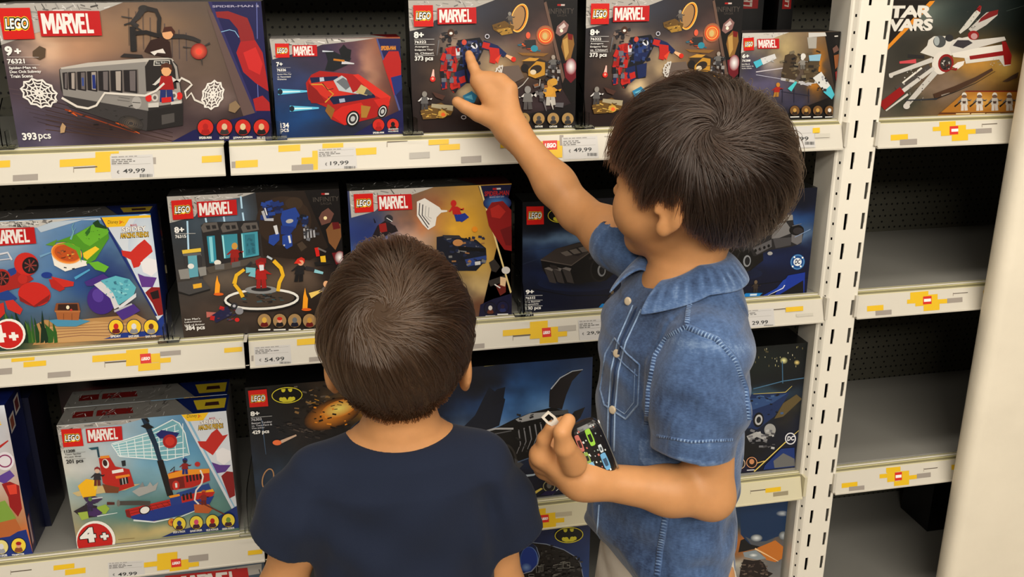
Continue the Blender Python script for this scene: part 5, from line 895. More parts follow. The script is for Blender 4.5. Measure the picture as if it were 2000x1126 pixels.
# ---- ship box and its twin behind, third shelf
def ship_box():
    b = Box(-.4285, -.1762, Z3, .6375, .032, .062, paint(((214, 212, 206), (70, 130, 180), (190, 170, 130), (90, 130, 120)),
        ((.3, .15, .3, .2, (190, 206, 216), .8), (.65, .3, .3, .3, (110, 170, 206), .8), (.15, .35, .2, .2, (206, 206, 206), .7), (.3, .55, .35, .12, (110, 160, 180), .85), (.7, .55, .2, .15, (176, 200, 206), .7), (.4, .75, .4, .12, (90, 140, 140), .9), (.5, .95, .4, .1, (206, 190, 140), .95), (.1, .6, .2, .1, (170, 176, 170), .6), (.85, .75, .12, .12, (120, 160, 150), .7)), (.08, 7, 81)), crop=(0, 820, 3.68), side=(150, 146, 142), top=(120, 118, 116))
    b.comic([(402, 44), (840, 2), (1060, -22), (880, 30), (600, 60), (470, 190), (440, 230)], 23, 50, (176, 172, 168))
    b.poly([(1300, -80), (1640, -84), (1720, 765), (1700, 700), (1540, 400)], (214, 218, 224)); b.poly([(1330, -30), (1345, -36), (1700, 640), (1700, 660)], (150, 190, 214)); b.poly([(1300, -62), (1628, -88), (1632, -70), (1500, -58), (1460, 0), (1350, 8)], (244, 200, 44)); b.text('Disney', 1345, -42, 1420, -10, (60, 50, 30), 0, .25); b.text('Jr.', 1422, -42, 1450, -16, (220, 110, 30), .05)
    b.text('MARVEL', 1505, -20, 1550, -6, (200, 40, 40), .02); b.text('SPIDEY', 1440, 0, 1598, 32, (120, 60, 60), .07); b.text('SPIDEY', 1442, 1, 1596, 30, (244, 242, 238), .03); b.text('AMAZING FRIENDS', 1424, 34, 1610, 74, (80, 60, 20), .07, .1); b.text('AMAZING FRIENDS', 1428, 37, 1606, 70, (236, 196, 40), .01, .1)
    b.poly([(1720, 612), (1725, 770), (1160, 840), (1250, 800), (1480, 740), (1640, 650)], (34, 62, 130))
    b.poly([(1420, 150), (1480, 150), (1520, 90), (1560, 60), (1600, 110), (1640, 100), (1580, 180), (1530, 250), (1500, 230), (1440, 190)], (196, 56, 48)); b.poly([(1550, 220), (1600, 195), (1660, 220), (1660, 280), (1610, 320), (1560, 290)], (232, 230, 232)); b.poly([(1520, 300), (1580, 320), (1660, 320), (1620, 370), (1560, 380)], (110, 76, 150)); b.poly([(1590, 400), (1630, 365), (1680, 370), (1690, 480), (1690, 540), (1650, 560), (1620, 480)], (150, 34, 36))
    # net sail, mast, pennant
    b.poly([(800, 170), (1060, 90), (1240, -5), (1290, 20), (1330, 90), (1362, 245), (1200, 285), (860, 258)], (150, 196, 204)); b.poly([(1090, 60), (1240, -5), (1330, 90), (1362, 245), (1160, 280), (1120, 160)], (130, 182, 194))
    for k in range(6): b.line([(815+k*6, 175+k*15), (1060+k*20, 110+k*28), (1270+k*16, 30+k*42)], 6, (226, 236, 238))
    for k in range(9): b.line([(850+k*58, 165-k*18), (870+k*56, 262+k*2 if k < 6 else 275)], 6, (226, 236, 238))
    b.line([(800, 170), (1060, 90), (1240, -5), (1290, 20), (1330, 90), (1362, 245), (1200, 285), (860, 258), (800, 170)], 8, (230, 238, 240)); b.line([(1030, -60), (1120, 180), (1150, 285)], 44, (30, 60, 84), 30); b.line([(1150, 285), (1225, 540)], 44, (36, 30, 32), 46); b.poly([(1010, 40), (1060, 20), (1110, 50), (1060, 65)], (30, 28, 30)); b.line([(1040, -60), (1070, 10)], 30, (30, 28, 30), 14)
    b.poly([(1120, 100), (1160, 68), (1220, 78), (1290, 90), (1262, 130), (1150, 130)], (44, 50, 120)); b.ell(1222, 150, 52, 50, (176, 40, 40)); b.ell(1222, 150, 34, 32, (206, 66, 54))
    b.line([(700, 190), (712, 265)], 14, (40, 80, 96)); b.poly([(635, 198), (705, 188), (702, 206), (660, 212)], (50, 96, 110))
    # red hut on the islet
    b.poly([(520, 520), (700, 470), (1010, 455), (900, 500), (560, 545)], (206, 186, 140)); b.poly([(710, 270), (790, 262), (830, 330), (930, 350), (968, 470), (850, 510), (740, 450)], (190, 50, 40)); b.poly([(720, 256), (785, 250), (790, 268), (722, 274)], (226, 150, 60)); b.ell(760, 310, 24, 34, (226, 224, 220), -15); b.ell(756, 305, 16, 24, (70, 40, 40), -15); b.poly([(805, 360), (885, 345), (890, 368), (808, 382)], (232, 230, 226)); b.poly([(830, 400), (930, 385), (935, 400), (835, 418)], (230, 150, 50)); b.poly([(858, 420), (918, 405), (925, 450), (865, 465)], (50, 40, 40)); b.line([(880, 415), (886, 460)], 7, (190, 190, 190)); b.line([(900, 408), (908, 455)], 7, (190, 190, 190)); b.poly([(872, 290), (902, 285), (905, 325), (880, 330)], (50, 56, 60)); b.poly([(735, 455), (860, 480), (850, 520), (760, 520)], (130, 80, 50))
    b.poly([(560, 470), (620, 420), (700, 430), (690, 540), (600, 560)], (240, 190, 40)); b.poly([(670, 430), (700, 425), (700, 490), (680, 500)], (232, 206, 70)); b.fig(700, 470, 140, (216, 190, 170), (60, 56, 60), (120, 60, 50), hair=(150, 40, 50))
    b.poly([(950, 510), (1000, 480), (1060, 470), (1080, 440), (1100, 470), (1140, 440), (1120, 500), (1000, 545)], (176, 176, 174)); b.poly([(1000, 480), (1025, 440), (1040, 475)], (150, 150, 150))
    # pirate boat
    b.poly([(1210, 380), (1260, 360), (1500, 350), (1510, 430), (1380, 480), (1230, 500)], (190, 50, 40)); b.poly([(1205, 385), (1320, 352), (1505, 345), (1508, 375), (1330, 395), (1215, 420)], (236, 160, 50)); b.poly([(1210, 420), (1320, 400), (1330, 480), (1230, 500)], (130, 40, 34)); b.ell(1265, 465, 26, 34, (206, 60, 50)); b.poly([(1258, 450), (1274, 448), (1276, 480), (1262, 482)], (230, 226, 220))
    for k in range(5): b.poly([(1335+k*24, 395-k*3), (1350+k*24, 392-k*3), (1356+k*24, 440-k*5), (1342+k*24, 443-k*5)], (60, 30, 30))
    b.poly([(1270, 520), (1400, 480), (1500, 450), (1520, 500), (1460, 560), (1260, 600)], (50, 84, 150)); b.poly([(1400, 520), (1530, 490), (1545, 520), (1420, 560)], (240, 180, 50)); b.poly([(900, 640), (1240, 560), (1400, 520), (1545, 510), (1500, 600), (1100, 725), (960, 700)], (196, 48, 40)); b.poly([(930, 690), (1100, 640), (1400, 570), (1540, 540), (1500, 610), (1300, 680), (1100, 722), (970, 716)], (40, 70, 150)); b.line([(960, 715), (1110, 728), (1300, 690), (1420, 640)], 12, (226, 232, 232), 5)
    for k in range(6): b.line([(1000+k*40, 625-k*8), (1015+k*44, 680-k*14)], 3, (110, 26, 26))
    b.line([(930, 650), (1240, 575)], 3, (110, 26, 26)); b.line([(940, 668), (1240, 600)], 3, (110, 26, 26)); b.ell(1042, 642, 42, 30, (30, 24, 26), -20); b.ell(1042, 642, 34, 24, (236, 234, 230), -20)
    b.poly([(1220, 560), (1300, 530), (1310, 600), (1230, 610)], (50, 76, 150)); b.poly([(1215, 540), (1290, 525), (1295, 540), (1225, 556)], (236, 160, 50))
    for k in range(3): b.poly([(1310+k*26, 530-k*6), (1326+k*26, 526-k*6), (1332+k*26, 570-k*6), (1316+k*26, 574-k*6)], (50, 26, 30))
    b.line([(850, 592), (1000, 590), (1080, 595)], 30, (90, 84, 80), 34); b.ell(852, 592, 12, 24, (130, 126, 120)); b.line([(770, 594), (825, 594)], 22, (100, 50, 46), 18); b.poly([(900, 645), (930, 640), (945, 700), (912, 690)], (140, 36, 34))
    b.line([(1440, 355), (1460, 400), (1450, 450), (1410, 500), (1400, 570), (1430, 600)], 12, (232, 228, 220)); b.poly([(1395, 600), (1500, 600), (1530, 630), (1500, 665), (1400, 660)], (196, 110, 60)); b.line([(1430, 580), (1650, 690)], 10, (120, 60, 46)); b.fig(1465, 605, 110, (176, 44, 38), (150, 50, 40), (120, 40, 36), hair=(206, 110, 50)); b.fig(1330, 385, 120, (60, 50, 60), (150, 44, 40), (40, 60, 130), hair=(40, 70, 140)); b.ell(1420, 312, 20, 18, (190, 60, 54)); b.line([(1225, 360), (1255, 330), (1250, 370)], 8, (60, 44, 44))
    # little glider lower left
    b.poly([(530, 650), (620, 600), (700, 610), (690, 690), (600, 700)], (60, 50, 60)); b.poly([(700, 620), (760, 600), (790, 630), (760, 670), (700, 660)], (160, 186, 80)); b.poly([(560, 660), (630, 650), (640, 700), (590, 714)], (170, 190, 90)); b.poly([(630, 620), (700, 630), (740, 660), (700, 690), (640, 680)], (84, 56, 110)); b.poly([(600, 550), (680, 540), (740, 560), (700, 590), (620, 580)], (80, 60, 96)); b.line([(660, 560), (740, 550)], 9, (200, 200, 204)); b.fig(650, 650, 110, (110, 140, 80), (70, 54, 90), (60, 50, 80)); b.line([(700, 685), (845, 660)], 8, (220, 226, 224), 4)
    b.line([(850, 852), (970, 842)], 4, (150, 130, 90))
    b.ell(690, 860, 142, 142, (240, 238, 232), n=30, rot=0); b.ell(684, 866, 128, 130, (200, 40, 38), n=30); b.text('4', 578, 768, 706, 884, (30, 18, 18), .10); b.text('4', 584, 772, 700, 880, (238, 236, 232), .05); b.text('+', 722, 800, 794, 862, (30, 18, 18), .12); b.text('+', 728, 806, 788, 857, (238, 236, 232), .07)
    b.brick([(440, 62), (584, 54), (603, 180), (458, 190)]); b.marvel([(617, 58), (876, 38), (884, 138), (630, 160)])
    DKc = (40, 40, 44); b.text('11208', 464, 210, 544, 230, DKc, .03); b.line([(465, 232), (616, 222)], 2, (120, 120, 120)); b.small(470, 238, 588, ['Team Spidey', 'Pirate Ship'], 13, DKc); b.line([(478, 275), (618, 268)], 2, (120, 120, 120)); b.text('201 pcs', 482, 280, 606, 316, DKc, .03)
    b.bust(1236, 728, 26, (226, 150, 60), rim=(30, 24, 40), head=(206, 90, 50), body=(226, 150, 60))
    for cx, h_, nm in ((1290, (44, 60, 130), 'SPIDEY & TRACE-E'), (1412, (216, 90, 130), 'GHOST-SPIDER'), (1528, (190, 40, 38), 'MILES MORALES'), (1642, (130, 160, 70), 'GREEN GOBLIN')): b.bust(cx, 738 - (cx-1290)*.07, 46, (236, 214, 80), rim=(22, 24, 60), head=h_, body=(80, 40, 60), name=nm, nw=1.9)
    lidcomic(b, 12, .78, (128, 126, 122)); b.topband([([(.80, 0), (1, 0), (1, 1), (.66, 1)], (24, 42, 96)), ([(.82, .2), (.985, .2), (.985, .8), (.78, .8)], (190, 170, 50)), ([(.86, .4), (.95, .4), (.94, .62), (.86, .62)], (70, 40, 40)), ([(.07, .35), (.19, .35), (.18, .7), (.06, .7)], (110, 30, 28)), ([(.21, .35), (.43, .35), (.41, .7), (.2, .7)], (120, 34, 32))])
    return b.finish('toy_box', 'box with a net-sailed ship, 201 pcs, standing foremost on the third shelf')
o = ship_box(); o2 = o.copy(); scene.collection.objects.link(o2); o2.location.y += .064; o2.location.x -= .004; o2.location.z += 0; o2['label'] = 'twin box directly behind the net-sailed ship box, only its grey lid showing'

# ---- box at the left edge, its blue flank towards us
b = Box(-.760, -.4955, Z3, .6800, .03, .075, paint(((210, 214, 220), (214, 218, 226), (120, 150, 80), (190, 110, 60)),
    ((.85, .3, .2, .3, (200, 210, 224), .8), (.8, .75, .12, .1, (130, 160, 70), .9), (.85, .85, .2, .06, (206, 120, 60), .9), (.7, .8, .1, .1, (120, 80, 60), .8)), (.08, 6, 91)), crop=(0, 740, 3.13), side=(26, 40, 92), top=(26, 44, 110))
b.poly([(-120, 985), (160, 918), (240, 1100), (-120, 1120)], (34, 62, 138)); b.poly([(20, 750), (100, 860), (130, 918), (60, 960), (-40, 975), (-60, 800)], (190, 116, 66)); b.poly([(-60, 770), (30, 740), (100, 850), (-20, 880)], (140, 170, 80))
b.ell(30, 500, 56, 56, (226, 222, 228)); b.ring(30, 500, 40, 36, 8, (150, 50, 110)); b.poly([(-40, 610), (60, 555), (90, 590), (30, 640)], (110, 80, 160)); b.poly([(10, 640), (60, 625), (118, 650), (125, 720), (135, 790), (110, 840), (60, 780), (50, 720)], (160, 36, 38)); b.poly([(40, 650), (100, 640), (105, 700), (60, 705)], (220, 80, 60)); b.line([(-10, 420), (50, 375)], 16, (190, 50, 44), 8); b.text('S', -30, 262, 12, 285, (240, 200, 40), .02)
b.bust(8, 1025, 42, (232, 220, 150), rim=(20, 24, 60), head=(220, 220, 224), body=(170, 170, 176), name='GHOST-SPIDER', nw=1.9); b.bust(114, 1016, 44, (240, 214, 80), rim=(20, 24, 60), head=(226, 170, 140), body=(150, 90, 60), name='TRAPSTER', nw=1.8, hair=(170, 30, 50))
x1 = b.b[1]; y0 = b.Y   # print on the flank
for k, (a0, a1, c0, c1, c_) in enumerate(((.10, .42, .80, .90, (206, 200, 196)), (.16, .36, .815, .885, (150, 90, 70)), (.52, .86, .86, .96, (206, 200, 196)), (.58, .80, .875, .945, (120, 60, 60)), (.06, .20, .04, .24, (150, 60, 66)), (.09, .17, .05, .23, (206, 190, 190)), (.3, 1.0, 0, .30, (16, 26, 62)), (.62, 1.0, .3, .55, (18, 28, 70)))):
    b.mb.add([(x1+.00003*(k+1), y0+b.depth*a, Z3+(.68-Z3)*c) for a, c in ((a0, c0), (a1, c0+.01), (a1, c1+.01), (a0, c1))], [(0, 1, 2, 3)], lin(c_))
b.finish('toy_box', 'blue sided box cut by the left picture edge on the third shelf')
b = Box(-.770, -.486, Z3, .655, .108, .09, paint(((20, 26, 54),)*4), side=(11, 15, 34), top=(16, 24, 56), cells=(4, 4)); b.finish('toy_box', 'second blue box standing behind the blue sided one at the left edge')
# dark box further back between them
b = Box(-.47, -.30, Z3, .655, .21, .075, paint(((40, 30, 34), (60, 40, 36), (50, 30, 30), (40, 36, 44)), ((.3, .3, .2, .2, (120, 40, 40), .8), (.6, .5, .2, .2, (60, 110, 130), .8)), (.2, 6, 95)), crop=(0, 740, 3.13), side=(14, 16, 26), top=(40, 40, 40), cells=(40, 40))
b.ell(218, 280, 26, 26, (206, 150, 90)); b.ell(250, 580, 44, 36, (190, 160, 60)); b.ell(240, 585, 24, 22, (130, 40, 36)); b.poly([(240, 420), (280, 390), (290, 480), (260, 490)], (90, 150, 170)); b.poly([(190, 430), (240, 420), (260, 500), (200, 500)], (150, 60, 44))
b.finish('toy_box', 'dim box deep on the third shelf between the blue box and the ship box')
# and behind the underwater box
b = Box(-.46, -.2520, Z2, .950, .11, .07, paint(((30, 24, 28), (40, 30, 34), (26, 30, 44), (30, 26, 30)), (), (.2, 6, 96)), crop=(0, 400, 3.7525), side=(18, 20, 36), top=(30, 30, 34), cells=(30, 30))
b.ring(1185, 300, 36, 50, 8, (90, 84, 90)); b.ell(1215, 470, 26, 30, (170, 160, 130)); b.poly([(1140, 140), (1200, 190), (1190, 230), (1140, 200)], (96, 30, 34))
b.finish('toy_box', 'dim box standing just behind the underwater box')

# ---- dark vehicle boxes, third shelf
b = Box(-.1440, .0985, Z3, .6755, .03, .075, paint(((16, 16, 18), (60, 44, 30), (40, 60, 84), (30, 40, 56)),
    ((.55, .2, .2, .18, (120, 100, 76), .8), (.8, .2, .2, .1, (214, 150, 50), .9), (.35, .35, .2, .2, (50, 44, 42), .8), (.15, .6, .2, .2, (60, 84, 110), .7), (.1, .35, .1, .2, (30, 34, 44), .8), (.6, .5, .3, .2, (30, 30, 34), .8)), (.2, 9, 97)), crop=(460, 680, 2.524), side=(8, 10, 14), top=(14, 14, 16))
b.blocks(290, 170, 560, 330, [(70, 64, 60), (40, 36, 36), (110, 100, 90), (150, 120, 80), (30, 28, 28)], 60, 3, .03, .1); b.poly([(380, 320), (430, 280), (580, 250), (585, 320), (480, 350), (370, 370)], (226, 166, 50)); b.poly([(440, 300), (580, 290), (560, 330), (420, 350)], (246, 206, 110)); b.blocks(380, 250, 590, 300, [(40, 34, 30), (200, 150, 60)], 14, 6, .04, .12)
b.blocks(200, 340, 440, 440, [(40, 38, 40), (90, 80, 74), (60, 56, 56)], 40, 5, .05, .14); b.ell(205, 462, 22, 13, (236, 130, 80)); b.line([(225, 458), (300, 425)], 16, (206, 180, 160), 8); b.ring(160, 640, 26, 50, 6, (190, 150, 110), 15); b.line([(130, 350), (150, 520)], 6, (80, 100, 124), 3)
b.glow(480, 320, 150, 70, (226, 150, 60), (60, 44, 32), -20); b.glow(510, 295, 90, 40, (255, 226, 130), (206, 130, 50), -18); b.blocks(330, 260, 590, 390, [(40, 34, 30), (90, 70, 50), (226, 150, 50), (30, 28, 30)], 34, 16, .03, .1); b.line([(240, 160), (285, 142)], 7, (190, 170, 80), 3); b.poly([(600, 200), (620, 160), (640, 240)], (120, 90, 60))
b.brick([(62, 206), (153, 198), (162, 282), (70, 288)]); b.oval_emblem(254, 228, 76, 40, -3)
b.text('8+', 75, 308, 120, 332, WH, .045); b.line([(76, 338), (180, 330)], 2, (200, 200, 200)); b.text('76303', 78, 342, 130, 356, (200, 200, 204), .02); b.small(80, 362, 182, ['Batman Tumbler', 'vs. Two-Face &', 'The Joker'], 9, (206, 206, 210)); b.text('429 pcs', 84, 402, 168, 426, WH, .03)
b.finish('toy_box', 'dark box with a burning vehicle, 429 pcs, left of the smaller boy neck')
b = Box(.1015, .4278, Z3, .6785, .03, .075, paint(((10, 12, 20), (40, 60, 96), (16, 22, 36), (20, 30, 60)),
    ((.55, .25, .32, .28, (66, 124, 190), .95), (.75, .38, .2, .2, (130, 170, 214), .85), (.5, .5, .26, .10, (206, 218, 230), .9), (.4, .1, .2, .2, (16, 20, 34), .9), (.35, .45, .1, .1, (120, 140, 170), .7), (.8, .7, .2, .1, (50, 84, 124), .7), (.9, .15, .1, .2, (70, 96, 134), .7)), (.2, 8, 98)), crop=(460, 680, 2.524), side=(8, 10, 16), top=(20, 20, 22))
b.poly([(1090, 420), (1180, 330), (1250, 190), (1330, 250), (1300, 380), (1200, 420)], (24, 34, 54)) ; b.poly([(1250, 240), (1290, 200), (1330, 190), (1320, 260), (1270, 290)], (20, 30, 50))
# long black finned car
b.poly([(1150, 430), (1300, 385), (1380, 345), (1460, 315), (1560, 290), (1640, 310), (1660, 380), (1600, 460), (1500, 520), (1380, 570), (1300, 500)], (20, 20, 24)); b.poly([(1545, 290), (1548, 210), (1580, 160), (1640, 115), (1712, 104), (1660, 160), (1630, 230), (1610, 300)], (44, 40, 44)); b.line([(1555, 200), (1600, 145), (1660, 112), (1712, 104)], 6, (190, 196, 204), 3); b.poly([(1640, 350), (1670, 310), (1724, 288), (1700, 340), (1670, 370)], (36, 34, 38))
b.poly([(1380, 350), (1450, 320), (1560, 310), (1520, 340), (1400, 365)], (176, 176, 176)); b.line([(1150, 430), (1280, 395), (1370, 395)], 9, (190, 190, 192)); b.line([(1180, 440), (1360, 405)], 5, (120, 120, 124)); b.line([(1560, 320), (1640, 312)], 22, (96, 96, 96))
for k in range(8): b.line([(1395+k*27, 400-k*9), (1405+k*27, 470-k*12), (1385+k*27, 520-k*12)], 7, (150, 150, 154), 3)
b.ell(1345, 540, 46, 80, (14, 14, 16), -15); b.ring(1345, 540, 36, 66, 10, (70, 66, 64), -15); b.poly([(1375, 540), (1420, 570), (1380, 610)], (96, 96, 100)); b.line([(1405, 630), (1470, 622), (1510, 600)], 12, (206, 220, 232), 5); b.line([(1390, 560), (1500, 520)], 5, (110, 130, 160))
b.blocks(1380, 320, 1640, 520, [(16, 16, 18), (60, 58, 60), (34, 32, 36)], 40, 11, .03, .09)
b.ell(1545, 678, 30, 28, (176, 170, 130)); b.ell(1545, 678, 26, 24, (26, 24, 30)); b.ell(1545, 674, 12, 14, (120, 116, 110)); b.poly([(1480, 700), (1505, 686), (1515, 690), (1460, 728), (1452, 728)], (226, 206, 110)); b.line([(1560, 720), (1600, 682)], 4, (220, 220, 224)); b.line([(1525, 712), (1558, 708)], 5, (220, 220, 224)); b.poly([(1500, 722), (1530, 700), (1585, 700), (1560, 722)], (40, 30, 84))
b.brick([(800, 118), (882, 112), (888, 192), (808, 198)]); b.oval_emblem(1005, 188, 80, 44, -4)
b.line([(1225, 84), (1290, 52)], 7, (206, 190, 90), 3)
b.finish('toy_box', 'wide dark blue box with a long black finned car, between the two boys')
b = Box(.5420, .8280, Z3, .6700, .034, .075, paint(((16, 22, 24), (20, 28, 30), (14, 18, 22), (24, 34, 70)),
    ((.6, .15, .4, .15, (34, 46, 44), .8), (.6, .38, .4, .06, (90, 130, 150), .7), (.75, .5, .2, .05, (170, 150, 80), .7), (.55, .55, .2, .15, (40, 70, 110), .8), (.9, .6, .1, .1, (60, 54, 44), .7), (.6, .8, .3, .1, (20, 20, 22), .9)), (.2, 8, 99)), crop=(1400, 640, 2.3167), side=(8, 10, 12), top=(10, 12, 12))
rr = random.Random(3)
for k in range(26): x, y = rr.uniform(165, 390), rr.uniform(80, 170); b.line([(x, y), (x, y+rr.uniform(3, 10))], 2.2, rr.choice(((206, 200, 150), (150, 140, 100), (226, 220, 190))))
b.glow(303, 147, 18, 16, (255, 240, 180), (60, 60, 50)); b.glow(362, 156, 14, 12, (240, 220, 150), (50, 54, 46)); b.line([(296, 150), (298, 250)], 4, (80, 120, 150)); b.line([(165, 275), (300, 240), (400, 225)], 4, (90, 130, 160)); b.line([(165, 300), (310, 290), (340, 262)], 5, (206, 190, 110), 2)
b.poly([(150, 300), (230, 296), (330, 290), (300, 340), (260, 400), (180, 460), (150, 450)], (36, 60, 104)); b.poly([(150, 320), (260, 310), (320, 295), (250, 340), (160, 370)], (60, 90, 136)); b.poly([(300, 340), (360, 300), (390, 320), (300, 400), (260, 410)], (110, 96, 64)); b.ell(188, 415, 24, 34, (20, 22, 28), 10); b.ell(189, 415, 17, 24, (190, 190, 190), 10); b.ell(189, 415, 10, 15, (40, 44, 52), 10); b.poly([(140, 400), (155, 395), (155, 450), (140, 455)], (50, 70, 110)); b.blocks(150, 300, 300, 400, [(30, 50, 90), (80, 110, 150), (20, 26, 40)], 16, 4, .06, .14)
b.ell(240, 460, 26, 28, (170, 170, 168)); b.line([(140, 500), (180, 480), (230, 500)], 26, (180, 180, 180), 22); b.blocks(150, 460, 260, 550, [(190, 190, 190), (90, 90, 94), (50, 50, 54), (130, 130, 134)], 26, 6, .08, .2)
b.line([(168, 648), (310, 515), (372, 462)], 5, (226, 206, 120), 4); b.line([(180, 610), (215, 600)], 4, (220, 190, 120)); b.poly([(215, 622), (290, 545), (350, 540), (358, 625), (210, 640)], (36, 66, 130)); b.poly([(255, 600), (300, 565), (350, 590), (356, 622), (260, 632)], (120, 120, 120)); b.poly([(95, 650), (100, 600), (170, 630), (160, 650)], (26, 22, 60))
b.ell(157, 607, 25, 25, (226, 170, 130)); b.ell(157, 607, 22, 22, (44, 26, 22)); b.ell(157, 603, 11, 12, (206, 150, 110)); b.ell(106, 612, 22, 24, (226, 200, 170)); b.ell(106, 612, 19, 21, (60, 56, 56)); b.line([(135, 642), (170, 640)], 4, (220, 220, 226))
b.ell(332, 499, 25, 27, (226, 226, 230)); b.ell(332, 499, 20, 22, (20, 30, 60)); b.text('DC', 317, 489, 348, 510, (230, 230, 234), .04)
b.finish('toy_box', 'dark box with a night city picture, low beside the slotted post')

# ---- boxes on the plinth shelf
b = Box(-.405, -.1415, Z4, .378, .03, .08, paint(((176, 174, 170), (90, 110, 130), (60, 70, 80), (60, 60, 70)), (), (.15, 8, 101)), crop=(0, 820, 3.68), side=(40, 40, 44), top=(90, 88, 86))
b.comic([(900, 1170), (1880, 1030), (1880, 1100), (1500, 1160), (900, 1260)], 29, 30); b.marvel([(1185, 1118), (1778, 1058), (1800, 1200), (1210, 1262)]); b.brick([(900, 1150), (1120, 1128), (1140, 1300), (920, 1320)])
b.finish('toy_box', 'box under the third shelf left rail, only its red and white heading in view')
b = Box(.170, .4320, Z4, .3850, .03, .08, paint(((20, 30, 60), (30, 44, 84), (40, 70, 140), (70, 110, 170)), ((.2, .5, .2, .15, (40, 70, 150), .8), (.1, .6, .1, .1, (150, 180, 220), .6), (.9, .6, .2, .2, (60, 96, 160), .8)), (.15, 8, 102)), crop=(1000, 1000, 8.94), side=(8, 10, 20), top=(14, 16, 24))
b.ell(300, 830, 156, 232, (120, 150, 206), n=30); b.ell(296, 826, 146, 222, (46, 76, 156), n=30); b.glow(250, 960, 100, 80, (140, 170, 216), (46, 76, 156))
b.poly([(335, 520), (600, 545), (900, 640), (1100, 760), (1200, 880), (1250, 1126), (1260, 1500), (0, 1500), (0, 1060), (160, 1070), (330, 1020), (440, 900), (470, 760), (420, 600)], (150, 160, 180)); b.poly([(345, 530), (600, 560), (900, 655), (1090, 770), (1188, 890), (1236, 1126), (1240, 1500), (0, 1500), (0, 1080), (170, 1084), (345, 1034), (456, 905), (484, 760), (435, 610)], (40, 36, 34))
rr = random.Random(8)
for k in range(170):
    x, y = rr.uniform(440, 1200), rr.uniform(560, 1300)
    if (x-440)/900 > (y-500)/420+.15: continue
    if y < 1000 and x < 470: continue
    w, h_ = rr.uniform(14, 70), rr.uniform(8, 40); g = rr.choice((24, 58, 74, 90, 34)); b.poly([(x, y), (x+w, y-3), (x+w, y+h_), (x, y+h_)], (g, g-3, g-6))
for k in range(9): x, y = rr.uniform(440, 1100), rr.uniform(850, 1120); b.line([(x, y), (x+rr.uniform(30, 150), y-rr.uniform(-20, 30))], 8, (190, 188, 180), 4)
for q in ((890, 860, 1005, 960), (420, 920, 470, 1040), (500, 900, 535, 1020), (290, 1068, 380, 1110)): b.line([(q[0], q[1]), (q[2], q[1]), (q[2], q[3]), (q[0], q[3]), (q[0], q[1])], 7, (170, 168, 160))
b.oval_emblem(990, 385, 250, 138, -4)
b.finish('toy_box', 'blue box with a black studded mosaic and oval emblem, below the lowest visible rail')
b = Box(.560, .8230, Z4, .3800, .036, .08, paint(((20, 40, 70), (20, 34, 60), (190, 186, 176), (176, 170, 160)), ((.7, .15, .4, .2, (20, 60, 96), .9), (.7, .45, .25, .12, (196, 120, 50), .9), (.6, .62, .2, .06, (226, 220, 200), .7)), (.12, 8, 103)), crop=(1420, 960, 6.785), side=(16, 22, 26), top=(20, 26, 30))
b.poly([(180, 200), (830, 90), (800, 560), (640, 600), (450, 730), (300, 690), (230, 620), (180, 560)], (24, 62, 100)); b.poly([(240, 590), (380, 660), (520, 650), (640, 600), (560, 700), (450, 730), (320, 700)], (96, 100, 106)); b.poly([(180, 640), (230, 620), (300, 690), (460, 730), (210, 790), (150, 800)], (20, 22, 24)); b.glow(735, 285, 90, 40, (190, 196, 200), (24, 62, 100)); b.glow(390, 610, 80, 50, (226, 230, 230), (90, 100, 110)); b.glow(745, 580, 60, 60, (190, 196, 200), (90, 96, 100))
b.poly([(400, 740), (640, 640), (780, 720), (760, 880), (640, 930), (520, 900)], (200, 128, 56)); b.line([(370, 750), (520, 830), (680, 920)], 22, (240, 206, 160), 6); b.poly([(210, 800), (380, 770), (520, 880), (400, 900), (230, 860)], (150, 160, 166)); b.glow(350, 838, 60, 26, (236, 238, 236), (150, 160, 166))
b.poly([(180, 1000), (220, 890), (350, 910), (440, 900), (500, 960), (540, 1050), (610, 1080), (540, 1130), (150, 1200)], (44, 32, 30)); b.blocks(180, 910, 540, 1130, [(30, 22, 22), (84, 70, 64), (120, 106, 96), (50, 38, 36)], 40, 5, .05, .16)
b.finish('toy_box', 'box with a blue globe and orange blast under the rail beside the post')
b = Box(1.265, 1.45, Z4, .33, .20, .10, paint(((14, 14, 20), (20, 20, 26), (16, 16, 20), (30, 28, 28)), ((.5, .5, .3, .3, (30, 34, 70), .7), (.6, .7, .2, .2, (120, 110, 90), .6)), (.3, 6, 104)), side=(14, 14, 20), top=(18, 18, 20), cells=(30, 30)); b.finish('toy_box', 'dim box lying on the plinth shelf beside the plaster column')
# ------------------------------------------------------------------ distance-field modelling for the two boys
def V3(*a): return np.array(a, np.float32)
def smin(a, b, k):
    h = np.clip(.5+.5*(b-a)/k, 0, 1); return b*(1-h)+a*h-k*h*(1-h)
def smax(a, b, k): return -smin(-a, -b, k)
def cone(p, a, b, ra, rb):
    """capsule from a to b whose radius runs from ra to rb"""
    a = np.asarray(a, np.float32); b = np.asarray(b, np.float32); d = b-a; t = np.clip(((p-a)@d)/max(float(d@d), 1e-12), 0, 1)
    return np.linalg.norm(p-a-t[:, None]*d, axis=1)-(ra+(rb-ra)*t)
def chain(p, pts, rs, k=.004):
    d = None
    for i in range(len(pts)-1):
        q = cone(p, pts[i], pts[i+1], rs[i], rs[i+1]); d = q if d is None else smin(d, q, k)
    return d
def ellip(p, c, r, M=None):
    q = p-np.asarray(c, np.float32)
    if M is not None: q = q@np.asarray(M, np.float32)
    r = np.asarray(r, np.float32); k0 = np.linalg.norm(q/r, axis=1); k1 = np.linalg.norm(q/(r*r), axis=1)
    return k0*(k0-1)/np.maximum(k1, 1e-6)
